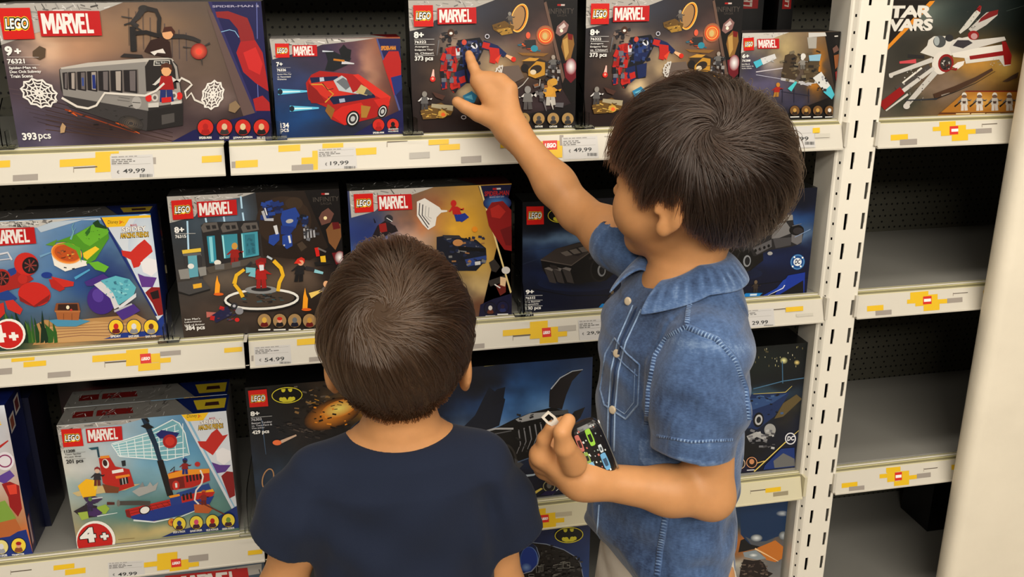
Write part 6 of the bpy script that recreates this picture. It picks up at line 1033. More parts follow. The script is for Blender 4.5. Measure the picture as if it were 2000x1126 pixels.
def frame(yaw_dir, pitch=0., roll=0.):
    """columns forward, left, up of a thing facing yaw_dir"""
    f = np.array([yaw_dir[0], yaw_dir[1], 0.]); f /= np.linalg.norm(f); l = np.cross([0, 0, 1.], f); u = np.array([0, 0, 1.])
    f2 = f*math.cos(pitch)+u*math.sin(pitch); u2 = -f*math.sin(pitch)+u*math.cos(pitch)
    l3 = l*math.cos(roll)+u2*math.sin(roll); u3 = -l*math.sin(roll)+u2*math.cos(roll)
    return np.stack([f2, l3, u3], 1)
def nets(fn, lo, hi, h, B=12):
    """surface of fn=0 between lo and hi on a grid of step h; only blocks near the surface are sampled"""
    lo = np.asarray(lo, float); n = np.ceil((np.asarray(hi)-lo)/h/B).astype(int)
    N = n*B; D = np.empty(N, np.float32)
    ci = np.stack(np.meshgrid(*[np.arange(k) for k in n], indexing='ij'), -1).reshape(-1, 3)
    cc = (lo+(ci*B+B/2)*h).astype(np.float32); dc = np.concatenate([fn(c) for c in np.array_split(cc, max(1, len(cc)//60000))])
    D[:] = np.repeat(np.repeat(np.repeat(dc.reshape(n), B, 0), B, 1), B, 2)
    near = ci[np.abs(dc) < B*h*1.25]
    g = np.stack(np.meshgrid(*[np.arange(B)]*3, indexing='ij'), -1).reshape(-1, 3)
    for s in range(0, len(near), 40):
        c = near[s:s+40]; P = (lo+(c[:, None, :]*B+g[None])*h).astype(np.float32).reshape(-1, 3); d = fn(P).reshape(len(c), B, B, B)
        for q, e in zip(c, d): D[q[0]*B:(q[0]+1)*B, q[1]*B:(q[1]+1)*B, q[2]*B:(q[2]+1)*B] = e
    S_ = D < 0; cs = np.array([(N[1]-1)*(N[2]-1), N[2]-1, 1]); vid = {}
    acc_i = []; acc_p = []; edges = []
    for ax in range(3):
        a = [slice(None)]*3; b = [slice(None)]*3; a[ax] = slice(0, -1); b[ax] = slice(1, None)
        m = S_[tuple(a)] != S_[tuple(b)]
        idx = np.argwhere(m); o1, o2 = [(1, 2), (2, 0), (0, 1)][ax]
        ok = (idx[:, o1] > 0) & (idx[:, o2] > 0) & (idx[:, o1] < N[o1]-1) & (idx[:, o2] < N[o2]-1); idx = idx[ok]
        j = idx.copy(); j[:, ax] += 1
        d0 = D[tuple(idx.T)]; d1 = D[tuple(j.T)]; t = d0/(d0-d1)
        p = idx.astype(float); p[:, ax] += t
        quad = []
        for (u, v) in ((0, 0), (-1, 0), (-1, -1), (0, -1)):
            q = idx.copy(); q[:, o1] += u; q[:, o2] += v; k = q@cs; quad.append(k); acc_i.append(k); acc_p.append(p)
        Q = np.stack(quad, 1); Q[~(d0 < 0)] = Q[~(d0 < 0)][:, ::-1]; edges.append(Q)
    I = np.concatenate(acc_i); Pp = np.concatenate(acc_p); u, inv = np.unique(I, return_inverse=True)
    cnt = np.bincount(inv); V = np.stack([np.bincount(inv, Pp[:, k])/cnt for k in range(3)], 1)
    F = np.searchsorted(u, np.concatenate(edges)); return lo+V*h, F
def npmesh(name, V, F, m, parent=None, col=None, relax=0):
    me = bpy.data.meshes.new(name); me.vertices.add(len(V)); me.vertices.foreach_set('co', V.astype(np.float32).ravel())
    me.loops.add(len(F)*4); me.loops.foreach_set('vertex_index', F.astype(np.int32).ravel()); me.polygons.add(len(F))
    me.polygons.foreach_set('loop_start', np.arange(0, len(F)*4, 4, dtype=np.int32)); me.polygons.foreach_set('loop_total', np.full(len(F), 4, np.int32))
    me.update(calc_edges=True); me.validate()
    if col is not None:
        a = me.color_attributes.new('Col', 'FLOAT_COLOR', 'POINT'); a.data.foreach_set('color', np.concatenate([col, np.ones((len(V), 1))], 1).astype(np.float32).ravel())
    me.materials.append(m); me.shade_smooth(); o = bpy.data.objects.new(name, me); link(o, parent)
    if relax:
        s = o.modifiers.new('relax', 'SMOOTH'); s.iterations = relax; s.factor = .5
    return o
_rs = np.random.RandomState(5); _G = _rs.rand(24, 24, 24).astype(np.float32)
def n3(p, sc, off=0.):
    """smooth 3d value noise 0..1"""
    q = p*sc+off+50; i = np.floor(q).astype(int); f = q-i; f = f*f*(3-2*f); i %= 23; r = 0
    for dx in (0, 1):
        for dy in (0, 1):
            for dz in (0, 1):
                w = (f[:, 0] if dx else 1-f[:, 0])*(f[:, 1] if dy else 1-f[:, 1])*(f[:, 2] if dz else 1-f[:, 2]); r = r+w*_G[i[:, 0]+dx, i[:, 1]+dy, i[:, 2]+dz]
    return r
def stack(p, C, M, zs, rf, rl, cf, cl=None):
    """torso-like solid: ellipses stacked along z (world heights zs rising); local forward/left axes from M"""
    q = p-np.asarray(C, np.float32); f = q@M[:, 0].astype(np.float32); l = q@M[:, 1].astype(np.float32); z = p[:, 2]
    a = np.interp(z, zs, rf); b = np.interp(z, zs, rl); f = f-np.interp(z, zs, cf)
    if cl is not None: l = l-np.interp(z, zs, cl)
    k0 = np.sqrt((f/a)**2+(l/b)**2)+1e-6; k1 = np.sqrt((f/a**2)**2+(l/b**2)**2)+1e-6
    d = k0*(k0-1)/k1
    return smax(d, np.maximum(zs[0]-z, z-zs[-1]), .012)
def head_sdf(p, H, M, s=1., look=True):
    q = ((p-H.astype(np.float32))@M.astype(np.float32))/s; qa = q.copy(); qa[:, 1] = np.abs(q[:, 1])
    d = ellip(q, (-.010, 0, .022), (.090, .073, .084)); d = smin(d, ellip(q, (.030, 0, -.040), (.052, .052, .060)), .03)
    d = smin(d, ellip(qa, (.052, .036, -.036), (.029, .029, .034)), .02); d = smin(d, cone(q, V3(.060, 0, -.086), V3(.050, 0, -.078), .016, .020), .02)
    d = smin(d, cone(q, V3(.078, 0, -.002), V3(.091, 0, -.026), .006, .0085), .010); d = smin(d, ellip(qa, (.086, .008, -.029), (.007, .006, .005)), .005)
    d = smax(d, -ellip(qa, (.088, .030, -.004), (.010, .014, .009)), .010); d = smin(d, ellip(qa, (.070, .030, -.006), (.013, .014, .011)), .003)
    d = smin(d, ellip(q, (.080, 0, -.050), (.009, .018, .004)), .005); d = smin(d, ellip(q, (.078, 0, -.059), (.009, .014, .005)), .005); d = smax(d, -cone(qa, V3(.090, 0, -.054), V3(.080, .019, -.0545), .0011, .0008), .002)
    d = smin(d, cone(qa, V3(.080, .014, .014), V3(.068, .044, .012), .005, .004), .012)
    # ears: rimmed cup
    e = np.array([[.94, .30, 0], [-.30, .94, 0], [0, 0, 1]], np.float32)
    er = ellip(qa, (-.006, .077, -.018), (.0175, .0072, .028), e); cup = ellip(qa, (.000, .0845, -.015), (.0115, .0075, .019), e); er = smax(er, -cup, .004)
    er = smin(er, ellip(qa, (.002, .077, -.043), (.009, .006, .010)), .006); er = smin(er, cone(qa, V3(.011, .076, -.016), V3(.012, .076, -.024), .004, .004), .004)
    d = smin(d, er, .004)
    return d*s
M_SKIN = mat('skin', (200, 143, 93), .5, .35, sss=.12, noise=(60, .05, 3), bump=(500, .12, .0006))
M_HAIRCAP = mat('hair_cap', (44, 33, 26), .7, .2)
def hairmat(name, rgb, rough=.32):
    m = bpy.data.materials.new(name); m.use_nodes = True; nt = m.node_tree; nt.nodes.clear()
    o = nt.nodes.new('ShaderNodeOutputMaterial'); h = nt.nodes.new('ShaderNodeBsdfHairPrincipled'); h.parametrization = 'COLOR'
    h.inputs['Color'].default_value = (*lin(rgb), 1); h.inputs['Roughness'].default_value = rough; h.inputs['Radial Roughness'].default_value = .5; h.inputs['Random Roughness'].default_value = .3
    if 'Random Color' in h.inputs: h.inputs['Random Color'].default_value = .3
    nt.links.new(h.outputs[0], o.inputs[0]); return m
def ray_hit(px, py, H, M, c, r):
    """where the ray through a pixel first meets the head-local ellipsoid c, r"""
    d = CFW+CR*(px-1000)/CF-CU*(py-563)/CF; d = d/np.linalg.norm(d); o = np.array([0, -S, HC])
    ol = ((o-H)@M-c)/r; dl = (d@M)/r; A = dl@dl; B_ = 2*ol@dl; C_ = ol@ol-1; q = B_*B_-4*A*C_
    t = (-B_-math.sqrt(max(q, 0)))/(2*A); return (ol+dl*t)*r+c
def hair(name, H, M, s, whorl, n, keep, length, seed, m, parent, radius=.00034, swirl=.5, out=(.10, .30), grav=.5, steps=18, lenfn=None, c=(-.010, 0, .022), r0=(.0925, .0765, .087), cut=None, clump=.6, guides=900, bump=.03, fly=.26, hug=1.):
    """strands that leave a whorl and lie round the skull in layers, drawn together into locks, trimmed at a hairline"""
    rs = np.random.RandomState(seed); c = np.array(c); r0 = np.array(r0)
    d = rs.normal(size=(n*3, 3)); d /= np.linalg.norm(d, axis=1, keepdims=True); P = c+d*r0; P = P[keep(P)][:n]; n = len(P)
    w = whorl-c; w = w/np.linalg.norm(w/r0)
    L = length*(1+.22*rs.randn(n)).clip(.5, 1.5)
    if lenfn is not None: L = L*lenfn(P)
    gi = rs.choice(n, guides, replace=False); own = np.concatenate([np.argmin(((q[:, None]-P[gi][None])**2).sum(-1), 1) for q in np.array_split(P, 20)])
    L[:] = L*.35+L[gi][own]*.65
    dl = rs.uniform(out[0], out[1], n); dl = .55*dl+.45*dl[gi][own]; pts = np.empty((n, steps, 3)); Q = (P-c)*(1+dl*.55)[:, None]; pts[:, 0] = Q+c
    jit = rs.randn(n, 3)*.07+rs.randn(guides, 3)[own]*.13; lift = rs.rand(n)**7*fly
    cl = (n3(P.astype(np.float32), 40, seed)-.5)[:, None]; cl2 = (n3(P.astype(np.float32), 75, seed+7)-.5)[:, None]
    up = np.array([0, 0, 1.])@M
    for k in range(1, steps):
        nrm = Q/r0**2; nrm /= np.linalg.norm(nrm, axis=1, keepdims=True)
        away = Q/np.linalg.norm(Q/r0, axis=1, keepdims=True)-w; dist = np.linalg.norm(away, axis=1, keepdims=True); away /= dist+.004
        sw = np.cross(nrm, away); g = grav*np.clip(dist/.09, 0.1, 1.7)
        v = away+swirl*sw*np.clip(.06/(dist+.015), 0, 1.6)-up*g+jit+cl*1.0*np.cross(nrm, up)+cl2*.6*sw
        v -= nrm*(v*nrm).sum(1, keepdims=True); v /= np.linalg.norm(v, axis=1, keepdims=True)+1e-9
        Q = Q+v*(L/steps)[:, None]; t = k/(steps-1)
        h_ = dl*(.55+.45*min(1, t*3.))*(1-.18*t*t)+lift*t+bump*(n3((Q+c).astype(np.float32), 38, 3.)-.5)*min(1, 3*t)
        h_ = h_*np.interp(Q[:, 2]+c[2], [-.055, -.005, .03], [hug*.45+.0, .5+.5*hug, 1.]) if hug < 1 else h_
        rad = np.linalg.norm(Q/r0, axis=1, keepdims=True); Q = Q/rad*(1+h_)[:, None]; pts[:, k] = Q+c
    G_ = pts[gi][own]; tt = np.linspace(0, 1, steps)[None, :, None]; off = (P-P[gi][own])[:, None]
    pts = pts*(1-clump*tt**1.2)+(G_+off*(1-.6*tt))*(clump*tt**1.2)
    if cut is not None:      # trim each strand where it passes the hairline
        z = pts@up if False else pts[..., 2]; lim = cut(pts[..., 0], pts[..., 1])+(rs.rand(n)[:, None]-.5)*.007+((rs.rand(guides)-.5)*.012)[own][:, None]
        bad = z < lim; first = np.where(bad.any(1), bad.argmax(1), steps-1).clip(1, steps-1); ok = ~bad[:, 0]; pts = pts[ok]; first = first[ok]; n = len(pts)
        u = np.linspace(0, 1, steps)[None]*first[:, None]; i0 = np.floor(u).astype(int).clip(0, steps-2); f = (u-i0)[..., None]; r_ = np.arange(n)[:, None]
        pts = pts[r_, i0]*(1-f)+pts[r_, i0+1]*f
    W = (pts.reshape(-1, 3)*s)@M.T+H
    hc = bpy.data.hair_curves.new(name); hc.add_curves([steps]*n)
    hc.attributes['position'].data.foreach_set('vector', W.astype(np.float32).ravel())
    ra = hc.attributes.get('radius') or hc.attributes.new('radius', 'FLOAT', 'POINT')
    t1 = np.linspace(0, 1, steps); ra.data.foreach_set('value', np.tile(radius*(1-.8*t1**3), n).astype(np.float32))
    hc.materials.append(m); o = bpy.data.objects.new(name, hc); link(o, parent); return o
def seg_hand(p, W, mcps, fingers, thumb, rp=.0125, rf=(.0085, .0078, .0070, .0062), s=1.):
    d = None
    for m_ in mcps:
        q = cone(p, W, m_, .019*s, rp*s); d = q if d is None else smin(d, q, .010)
    for a, b in zip(mcps[:-1], mcps[1:]): d = smin(d, cone(p, a, b, rp*s*.92, rp*s*.92), .008)
    for m_, fpts, in zip(mcps, fingers): d = smin(d, chain(p, [m_]+fpts, [rf[0]*s*1.1]+[rf[min(i+1, 3)]*s for i in range(len(fpts))], .003), .0045)
    d = smin(d, chain(p, thumb, [.0155*s, .0115*s, .0090*s, .0080*s], .003), .0055)
    return d
# ================================================================== the older boy (denim shirt)
fh = frame((-.75, .66), .05, .02); MH = fh
earw = P3(1313, 407, -.404); H_R = earw-(MH@np.array([-.006, .076, -.018]))
MT = frame((-.985, -.17)); C_T = np.array([.428, -.345, 0.])
SHN = np.array([.418, -.444, .887]); ELN = P3(1388, 968, -.475); WRN = P3(1132, 934, -.475)
SHF = np.array([.402, -.255, .945]); ELF = P3(1128, 414, -.135); WRF = P3(994, 246, -.050)
# pointing hand
_k = [P3(936, 158, -.010), P3(955, 159, -.012), P3(976, 162, -.020), P3(993, 175, -.032)]
_pf = [[P3(924, 130, .004), P3(919, 116, .014), P3(916, 106, .0205)]]
for q in _k[1:]: _pf.append([q+[.002, .024, -.004], q+[-.002, .026, -.024], q+[-.004, .010, -.030]])
_pt = [P3(968, 234, -.045), P3(934, 222, -.030), P3(908, 209, -.022), P3(893, 199, -.016)]
# holding hand
_kh = [P3(1057, 888, -.482), P3(1058, 898, -.462), P3(1066, 912, -.442), P3(1082, 924, -.424)]
_hf = [[P3(1063, 856, -.488), P3(1078, 834, -.492), P3(1100, 822, -.492)], [P3(1082, 866, -.452), P3(1108, 862, -.448), P3(1116, 876, -.452)], [P3(1090, 884, -.432), P3(1116, 882, -.430), P3(1122, 895, -.436)], [P3(1102, 902, -.416), P3(1126, 902, -.418), P3(1130, 912, -.424)]]
_ht = [P3(1120, 904, -.494), P3(1103, 872, -.510), P3(1097, 844, -.513), P3(1110, 821, -.505)]
CORE_Z = [.50, .60, .72, .84, .90, .935, .955]; CORE_F = [.070, .066, .066, .070, .064, .045, .036]; CORE_L = [.094, .088, .092, .106, .108, .070, .038]
def body_R(p):
    d = head_sdf(p, H_R, MH)
    nb = H_R+MH@np.array([-.022, 0, -.055]); d = smin(d, cone(p, nb, np.array([.428, -.342, .935]), .037, .040), .018)
    d = smin(d, stack(p, C_T, MT, CORE_Z, CORE_F, CORE_L, [0]*7), .02)
    for sh, el, wr, mc, fg, th in ((SHN, ELN, WRN, _kh, _hf, _ht), (SHF, ELF, WRF, _k, _pf, _pt)):
        fa = el*.68+wr*.32
        a = chain(p, [sh, sh*.5+el*.5, el], [.036, .032, .027], .02); a = smin(a, chain(p, [el, fa, wr*.93+el*.07, wr], [.0265, .0265, .0195, .0185], .02), .014)
        a = smin(a, seg_hand(p, wr, mc, fg, th), .010); d = smin(d, a, .012)
    for s_ in (-1, 1):
        hip = C_T+MT@np.array([0, s_*.052, .53]); kn = C_T+MT@np.array([.01, s_*.06, .31]); an = C_T+MT@np.array([-.01, s_*.065, .065])
        d = smin(d, chain(p, [hip, kn, kn*.6+an*.4+MT@np.array([-.012, 0, 0]), an], [.062, .044, .040, .027], .02), .03)
        d = smin(d, chain(p, [an+[0, 0, -.03], an+MT@np.array([.07, 0, -.045]), an+MT@np.array([.115, 0, -.05])], [.026, .021, .015], .01), .015)
    return d
V, F = nets(body_R, (.135, -.57, 0.0), (.60, .045, 1.205), .00225)
person = empty('person', (.428, -.345, 0), 'older boy in a blue denim shirt pointing at a box and holding a pouch', 'person')
npmesh('body', V, F, M_SKIN, person, relax=1)
# ---- denim shirt
def denim_nodes():
    m = bpy.data.materials.new('washed_denim'); m.use_nodes = True; nt = m.node_tree; b = nt.nodes['Principled BSDF']; b.inputs['Roughness'].default_value = .85; b.inputs['Specular IOR Level'].default_value = .2; b.inputs['Sheen Weight'].default_value = .25
    N, L = nt.nodes.new, nt.links.new; tc = N('ShaderNodeTexCoord')
    def noise(sc, det, stretch=None):
        n = N('ShaderNodeTexNoise'); n.inputs['Scale'].default_value = sc; n.inputs['Detail'].default_value = det
        if stretch: mp = N('ShaderNodeMapping'); mp.inputs['Scale'].default_value = stretch; L(tc.outputs['Object'], mp.inputs[0]); L(mp.outputs[0], n.inputs['Vector'])
        else: L(tc.outputs['Object'], n.inputs['Vector'])
        return n.outputs['Fac']
    r = N('ShaderNodeValToRGB'); e = r.color_ramp.elements; e[0].position = .28; e[0].color = (*lin((36, 52, 82)), 1); e[1].position = .75; e[1].color = (*lin((156, 182, 214)), 1)
    x = e.new(.5) if False else r.color_ramp.elements.new(.5); x.color = (*lin((78, 104, 146)), 1)
    at_ = N('ShaderNodeAttribute'); at_.attribute_name = 'Col'
    def mth(op, a, c): n = N('ShaderNodeMath'); n.operation = op; [(L(q, n.inputs[i]) if not isinstance(q, (int, float)) else setattr(n.inputs[i], 'default_value', q)) for i, q in enumerate((a, c))]; return n.outputs[0]
    base = mth('ADD', mth('MULTIPLY', noise(9, 4), .45), mth('MULTIPLY', noise(160, 3, (1, 1, .35)), .22)); base = mth('ADD', base, mth('MULTIPLY', noise(700, 2, (.3, .3, 1)), .18)); base = mth('ADD', base, mth('SUBTRACT', at_.outputs['Fac'], .43))
    L(base, r.inputs[0]); L(r.outputs[0], b.inputs['Base Color'])
    bp = N('ShaderNodeBump'); bp.inputs['Strength'].default_value = .35; bp.inputs['Distance'].default_value = .0008; L(noise(420, 3), bp.inputs['Height']); L(bp.outputs[0], b.inputs['Normal']); return m
M_DENIM = denim_nodes()
SZ = [.500, .60, .70, .80, .87, .915, .940, .958]; SF = [.100, .094, .088, .086, .084, .066, .052, .045]; SL = [.124, .116, .112, .116, .122, .110, .080, .052]
HEMN = P3(1352, 886, -.476); HEMF = P3(1204, 452, -.208)
def folds(p):
    q = p.copy(); wv = n3(p, 16)*.9; a = np.sin((p[:, 0]*55+p[:, 2]*95+wv*5)); b = np.sin((p[:, 0]*-60+p[:, 2]*70+wv*6+1))
    amp = n3(p, 11, 3.); return .0034*a*amp+.0028*b*(1-amp)+.0045*(n3(p, 26, 9.)-.5)+.004*(n3(p*np.float32([1, 1, 2.2]), 19, 4.)-.5)
def shirt_R(p):
    d = stack(p, C_T, MT, SZ, SF, SL, [.022, .016, .011, .009, .007, .000, -.008, -.010])
    hemz = .505+.095*np.clip(((p-C_T)@MT[:, 0]-.035)/.065, 0, 1)**1.5; d = smax(d, hemz-p[:, 2], .004)
    for sh, he, rr_, k in ((SHN, HEMN, (.046, .054, .050), .022), (SHF, HEMF, (.040, .042, .0405), .016)):
        ax = (he-sh)/np.linalg.norm(he-sh); s_ = chain(p, [sh, sh*.5+he*.5, he+ax*.02], rr_, .02); s_ = smax(s_, ((p-he)@ax.astype(np.float32)), .004)
        d = smin(d, s_, k)
    return d+folds(p)
V, F = nets(shirt_R, (.28, -.56, .49), (.60, -.14, .985), .0026)
def shirt_col(V):
    fx = (V-C_T)@MT[:, 0]; fl = (V-C_T)@MT[:, 1]
    c = np.full(len(V), .43)
    def seam(d, w=.004, amp=.16):   # worn pale ridges with darker valleys along a seam
        return .03*np.exp(-(np.abs(d)/w)**2)+.05*np.exp(-(np.abs(d)/(2.4*w))**2)
    shell = np.exp(-((np.linalg.norm(V-SHN, axis=1)-.055)/.02)**2)
    c = c+seam(fx+.012)*(V[:, 2] < .78)*(fl > .02)                                   # side seam
    arm = np.abs(((V-SHN)@((HEMN-SHN)/np.linalg.norm(HEMN-SHN)))+.006); c = c+seam(arm, .004)*(fl > .075)*(V[:, 2] > .80)   # armhole
    axn = (HEMN-SHN)/np.linalg.norm(HEMN-SHN); tn = (HEMN-V)@axn; near = np.linalg.norm(V-HEMN, axis=1) < .075
    c = c+near*(seam(tn-.022, .0022, .22)+.10*(tn < .004))
    axf = (HEMF-SHF)/np.linalg.norm(HEMF-SHF); tf = (HEMF-V)@axf; nf = np.linalg.norm(V-HEMF, axis=1) < .07; c = c+nf*(seam(tf-.018, .002, .2)+.08*(tf < .004))
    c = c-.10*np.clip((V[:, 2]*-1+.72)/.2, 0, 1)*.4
    return np.repeat(c.clip(0, 1)[:, None], 3, 1)
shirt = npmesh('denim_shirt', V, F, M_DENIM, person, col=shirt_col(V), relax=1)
def on_shirt(px, py, Y0=-.62, out=.0015, fn=None):
    """point of the shirt seen at a pixel"""
    fn = fn or shirt_R; d = CFW+CR*(px-1000)/CF-CU*(py-563)/CF; d = d/np.linalg.norm(d); t = (Y0+S)/d[1]; o = np.array([0, -S, HC])
    for _ in range(90):
        P = (o+d*t).astype(np.float32)[None]; q = float(fn(P)[0])
        if q < .0006: break
        t += max(q*.7, .0008)
        if t > 2.2: return None
    return o+d*(t-out)
def seamline(mb, px, r=.0011, col=(.55, .55, .55), out=.0006, band=False):
    """a sewn line laid on the shirt; band = a puckered double-stitched strip, pale and dark by turns"""
    P = [on_shirt(x, y, out=out) for x, y in px]; P = [q for q in P if q is not None]
    if len(P) < 2: return
    if not band: mb.tube(P, r, col, 6); return
    L = [0]
    for a, b in zip(P[:-1], P[1:]): L.append(L[-1]+float(np.linalg.norm(b-a)))
    n = max(4, int(L[-1]/.0013)); u = np.linspace(0, L[-1], n); Q = np.stack([np.interp(u, L, [p[k] for p in P]) for k in range(3)], 1); rr = random.Random(int(L[-1]*1e5))
    D = np.gradient(Q, axis=0); D /= np.linalg.norm(D, axis=1, keepdims=True)+1e-9; T = CR*1.0; vs = []; cs = []
    view = Q-np.array([0, -S, HC]); view /= np.linalg.norm(view, axis=1, keepdims=True); side = np.cross(D, view); side /= np.linalg.norm(side, axis=1, keepdims=True)+1e-9
    for k in range(n):
        g = .36+.34*(k % 3 == 0)+rr.uniform(-.08, .10); h_ = .0010*(k % 3 == 0)
        for j, (w_, z_) in enumerate(((-1, -.0018), (-.8, .0004), (0, .0006+h_), (.8, .0004), (1, -.0018))): vs.append(Q[k]+side[k]*w_*r-view[k]*z_); cs.append((g if j in (1, 2) else .50 if j == 3 else .34,)*3)
    mb.add(vs, [(k*5+j, k*5+j+1, (k+1)*5+j+1, (k+1)*5+j) for k in range(n-1) for j in range(4)], np.array(cs))
def dense(pts, n=10):
    out = []
    for (a, b), (c, d) in zip(pts[:-1], pts[1:]): out += [(a+(c-a)*k/n, b+(d-b)*k/n) for k in range(n)]
    return out+[pts[-1]]
# collar: a folded band standing round the neck
def collar():
    nb = np.array([.430, -.343, .950]); mb = MB(); ph = np.radians(np.linspace(28, 332, 110)); rows = []
    for a in ph:
        f, l = math.cos(a), math.sin(a); fr = max(0, (math.cos(a)-.2)/.8)
        def pt(rf, rl, z): return nb+MT@np.array([rf*f, rl*l, 0])+np.array([0, 0, z])
        wob = .0004*math.sin(a*9)
        rows.append([pt(.040, .041, -.006-.03*fr), pt(.043, .044, .012-.028*fr), pt(.049, .050, .019-.027*fr), pt(.056, .058, .017-.024*fr), pt(.066+.014*fr, .070, .006-.026*fr+wob), pt(.075+.022*fr, .082, -.008-.034*fr+wob)])
    V = [tuple(q) for r in rows for q in r]; n = 6
    Fs = [(i*n+j, i*n+j+1, (i+1)*n+j+1, (i+1)*n+j) for i in range(len(rows)-1) for j in range(n-1)]
    C = [(.45+.10*(j == 5)+(.12 if i % 4 < 2 else -.10)*(j == 4)*(.6+.4*math.sin(i*2.3)),)*3 for i in range(len(rows)) for j in range(n)]
    mb.add(V, Fs, np.array(C)); o = mb.build('collar', M_DENIM, shirt, smooth=True)
    s = o.modifiers.new('thick', 'SOLIDIFY'); s.thickness = .0035; s.offset = 1; u = o.modifiers.new('soft', 'SUBSURF'); u.levels = u.render_levels = 2
    mb = MB(); E = [Vector(r[5]) * .86 + Vector(r[4]) * .14 + Vector((0, 0, .0035)) for r in rows]; mb.tube(E, .0008, (.62, .62, .62), 6); mb.build('collar_stitching', M_DENIM, o, smooth=True)
collar()
mb = MB()
for pts in (dense([(1236, 596), (1208, 660), (1194, 720), (1188, 800), (1186, 880)], 8), dense([(1252, 604), (1222, 668), (1208, 724), (1201, 800), (1199, 880)], 8), dense([(1170, 985), (1166, 1040), (1200, 1100)], 8)): seamline(mb, pts, .0011, (.72, .72, .72))
seamline(mb, dense([(1244, 600), (1215, 664), (1201, 722), (1194, 800), (1192, 880)], 8), .0022, (.0, .0, .0), out=-.0006)
mb.build('front_placket', M_DENIM, shirt, smooth=True)
mb = MB()   # chest pocket: raised outline with a stitched mouth
pk = [(1200, 660), (1224, 690), (1249, 712), (1246, 790), (1222, 818), (1180, 790), (1172, 760), (1182, 690), (1200, 660)]
seamline(mb, dense(pk, 6), .0012, (.60, .60, .60)); seamline(mb, dense([(1195, 685), (1220, 712), (1245, 734)], 6), .0009, (.58, .58, .58)); seamline(mb, dense([(1240, 720), (1238, 785), (1220, 808), (1186, 786)], 6), .0006, (.62, .62, .62)); mb.build('chest_pocket', M_DENIM, shirt, smooth=True)
mb = MB()
SEAMS = (dense([(1356, 562), (1346, 604), (1342, 638)], 8), dense([(1342, 638), (1302, 660), (1280, 695), (1268, 760), (1264, 830)], 8), dense([(1342, 638), (1400, 662), (1436, 704), (1456, 760), (1462, 820)], 8), dense([(1282, 850), (1350, 862), (1432, 858)], 10), dense([(1300, 1010), (1290, 1070), (1284, 1124)], 8), dense([(1318, 640-330), (1318, 640-330)], 1))
for pts, nm, w_ in zip(SEAMS[:5], ('shoulder_seam', 'armhole_seam', 'armhole_seam', 'cuff_seam', 'side_seam'), (.0040, .0042, .0042, .0020, .0045)):
    mb = MB(); seamline(mb, pts, w_, band=True); mb.build(nm, M_DENIM, shirt, smooth=True)
M_BTN = mat('shirt_button', (214, 196, 168), .3, .5)
for px, py in ((1204, 690), (1226, 588), (1196, 800)):
    q = on_shirt(px, py, out=.003)
    if q is None: continue
    n = Vector((-.85, -.5, .15)).normalized(); mb = MB(); mb.tube([Vector(q)-n*.0015, Vector(q)-n*.0003, Vector(q)+n*.0010, Vector(q)+n*.0014], [.0052, .0055, .0050, .0036], (1, 1, 1), 18); mb.build('button', M_BTN, shirt, smooth=True, col=False)
# shorts
M_SHORT = mat('cream_shorts', (222, 214, 200), .85, .2, bump=(90, .3, .002))
def shorts_R(p):
    d = stack(p, C_T, MT, [.44, .50, .56, .60], [.078, .082, .078, .074], [.106, .108, .104, .098], [0]*4)
    for s_ in (-1, 1): d = smin(d, np.maximum(cone(p, C_T+MT@np.array([0, s_*.055, .50]), C_T+MT@np.array([.012, s_*.064, .28]), .068, .064), .335-p[:, 2]), .02)
    return d+.0015*np.sin(p[:, 2]*70+n3(p, 14)*8)
V, F = nets(shorts_R, (.28, -.52, .30), (.58, -.18, .62), .004); npmesh('shorts', V, F, M_SHORT, person)
M_SHOE = mat('dark_shoes', (40, 40, 46), .6, .3)
for s_ in (-1, 1):
    an = C_T+MT@np.array([-.01, s_*.065, .065])
    def shoe(p, an=an): return np.maximum(chain(p, [an+[0, 0, -.022], an+MT@np.array([.06, 0, -.040]), an+MT@np.array([.115, 0, -.046])], [.037, .033, .027], .015), .002-p[:, 2])
    V, F = nets(shoe, an-[.16, .16, .064], an+[.16, .16, .06], .004); npmesh('shoe', V, F, M_SHOE, person)
# hair
whr = ray_hit(1398, 238, H_R, MH, np.array([-.010, 0, .026]), np.array([.112, .098, .106]))
def keep_R(P):
    f, l, z = P[:, 0], P[:, 1], P[:, 2]
    line = np.interp(f, [-.10, -.055, -.02, .012, .03, .055, .09], [-.066, -.070, -.030, .000, .010, .030, .042]); return z > line
cap = lambda p: np.maximum(ellip((p-H_R.astype(np.float32))@MH.astype(np.float32), (-.012, 0, .024), (.0965, .0805, .0905)), -(((p-H_R.astype(np.float32))@MH.astype(np.float32))[:, 2]-np.interp(((p-H_R.astype(np.float32))@MH.astype(np.float32))[:, 0], [-.10, -.055, -.02, .012, .03, .055, .09], [-.062, -.066, -.024, .006, .016, .036, .048])))
V, F = nets(cap, H_R-.13, H_R+.14, .003); hc_ = npmesh('hair', V, F, M_HAIRCAP, person, relax=2)
MHR = hairmat('dark_brown_hair', (44, 32, 25), .26)
def cut_R(f, l):
    near = np.interp(f, [-.12, -.07, -.045, -.028, -.010, .008, .022, .034, .045, .062, .09], [-.058, -.066, -.062, -.044, -.010, -.010, -.018, -.022, .000, .014, .020])
    return near
hair('hair_strands', H_R, MH, 1., whr, 15000, keep_R, .125, 3, MHR, hc_, swirl=.55, out=(.07, .25), grav=.62, cut=cut_R, lenfn=lambda P: np.interp(P[:, 2], [-.08, -.03, .03, .1], [.45, .75, 1.0, 1.15]))
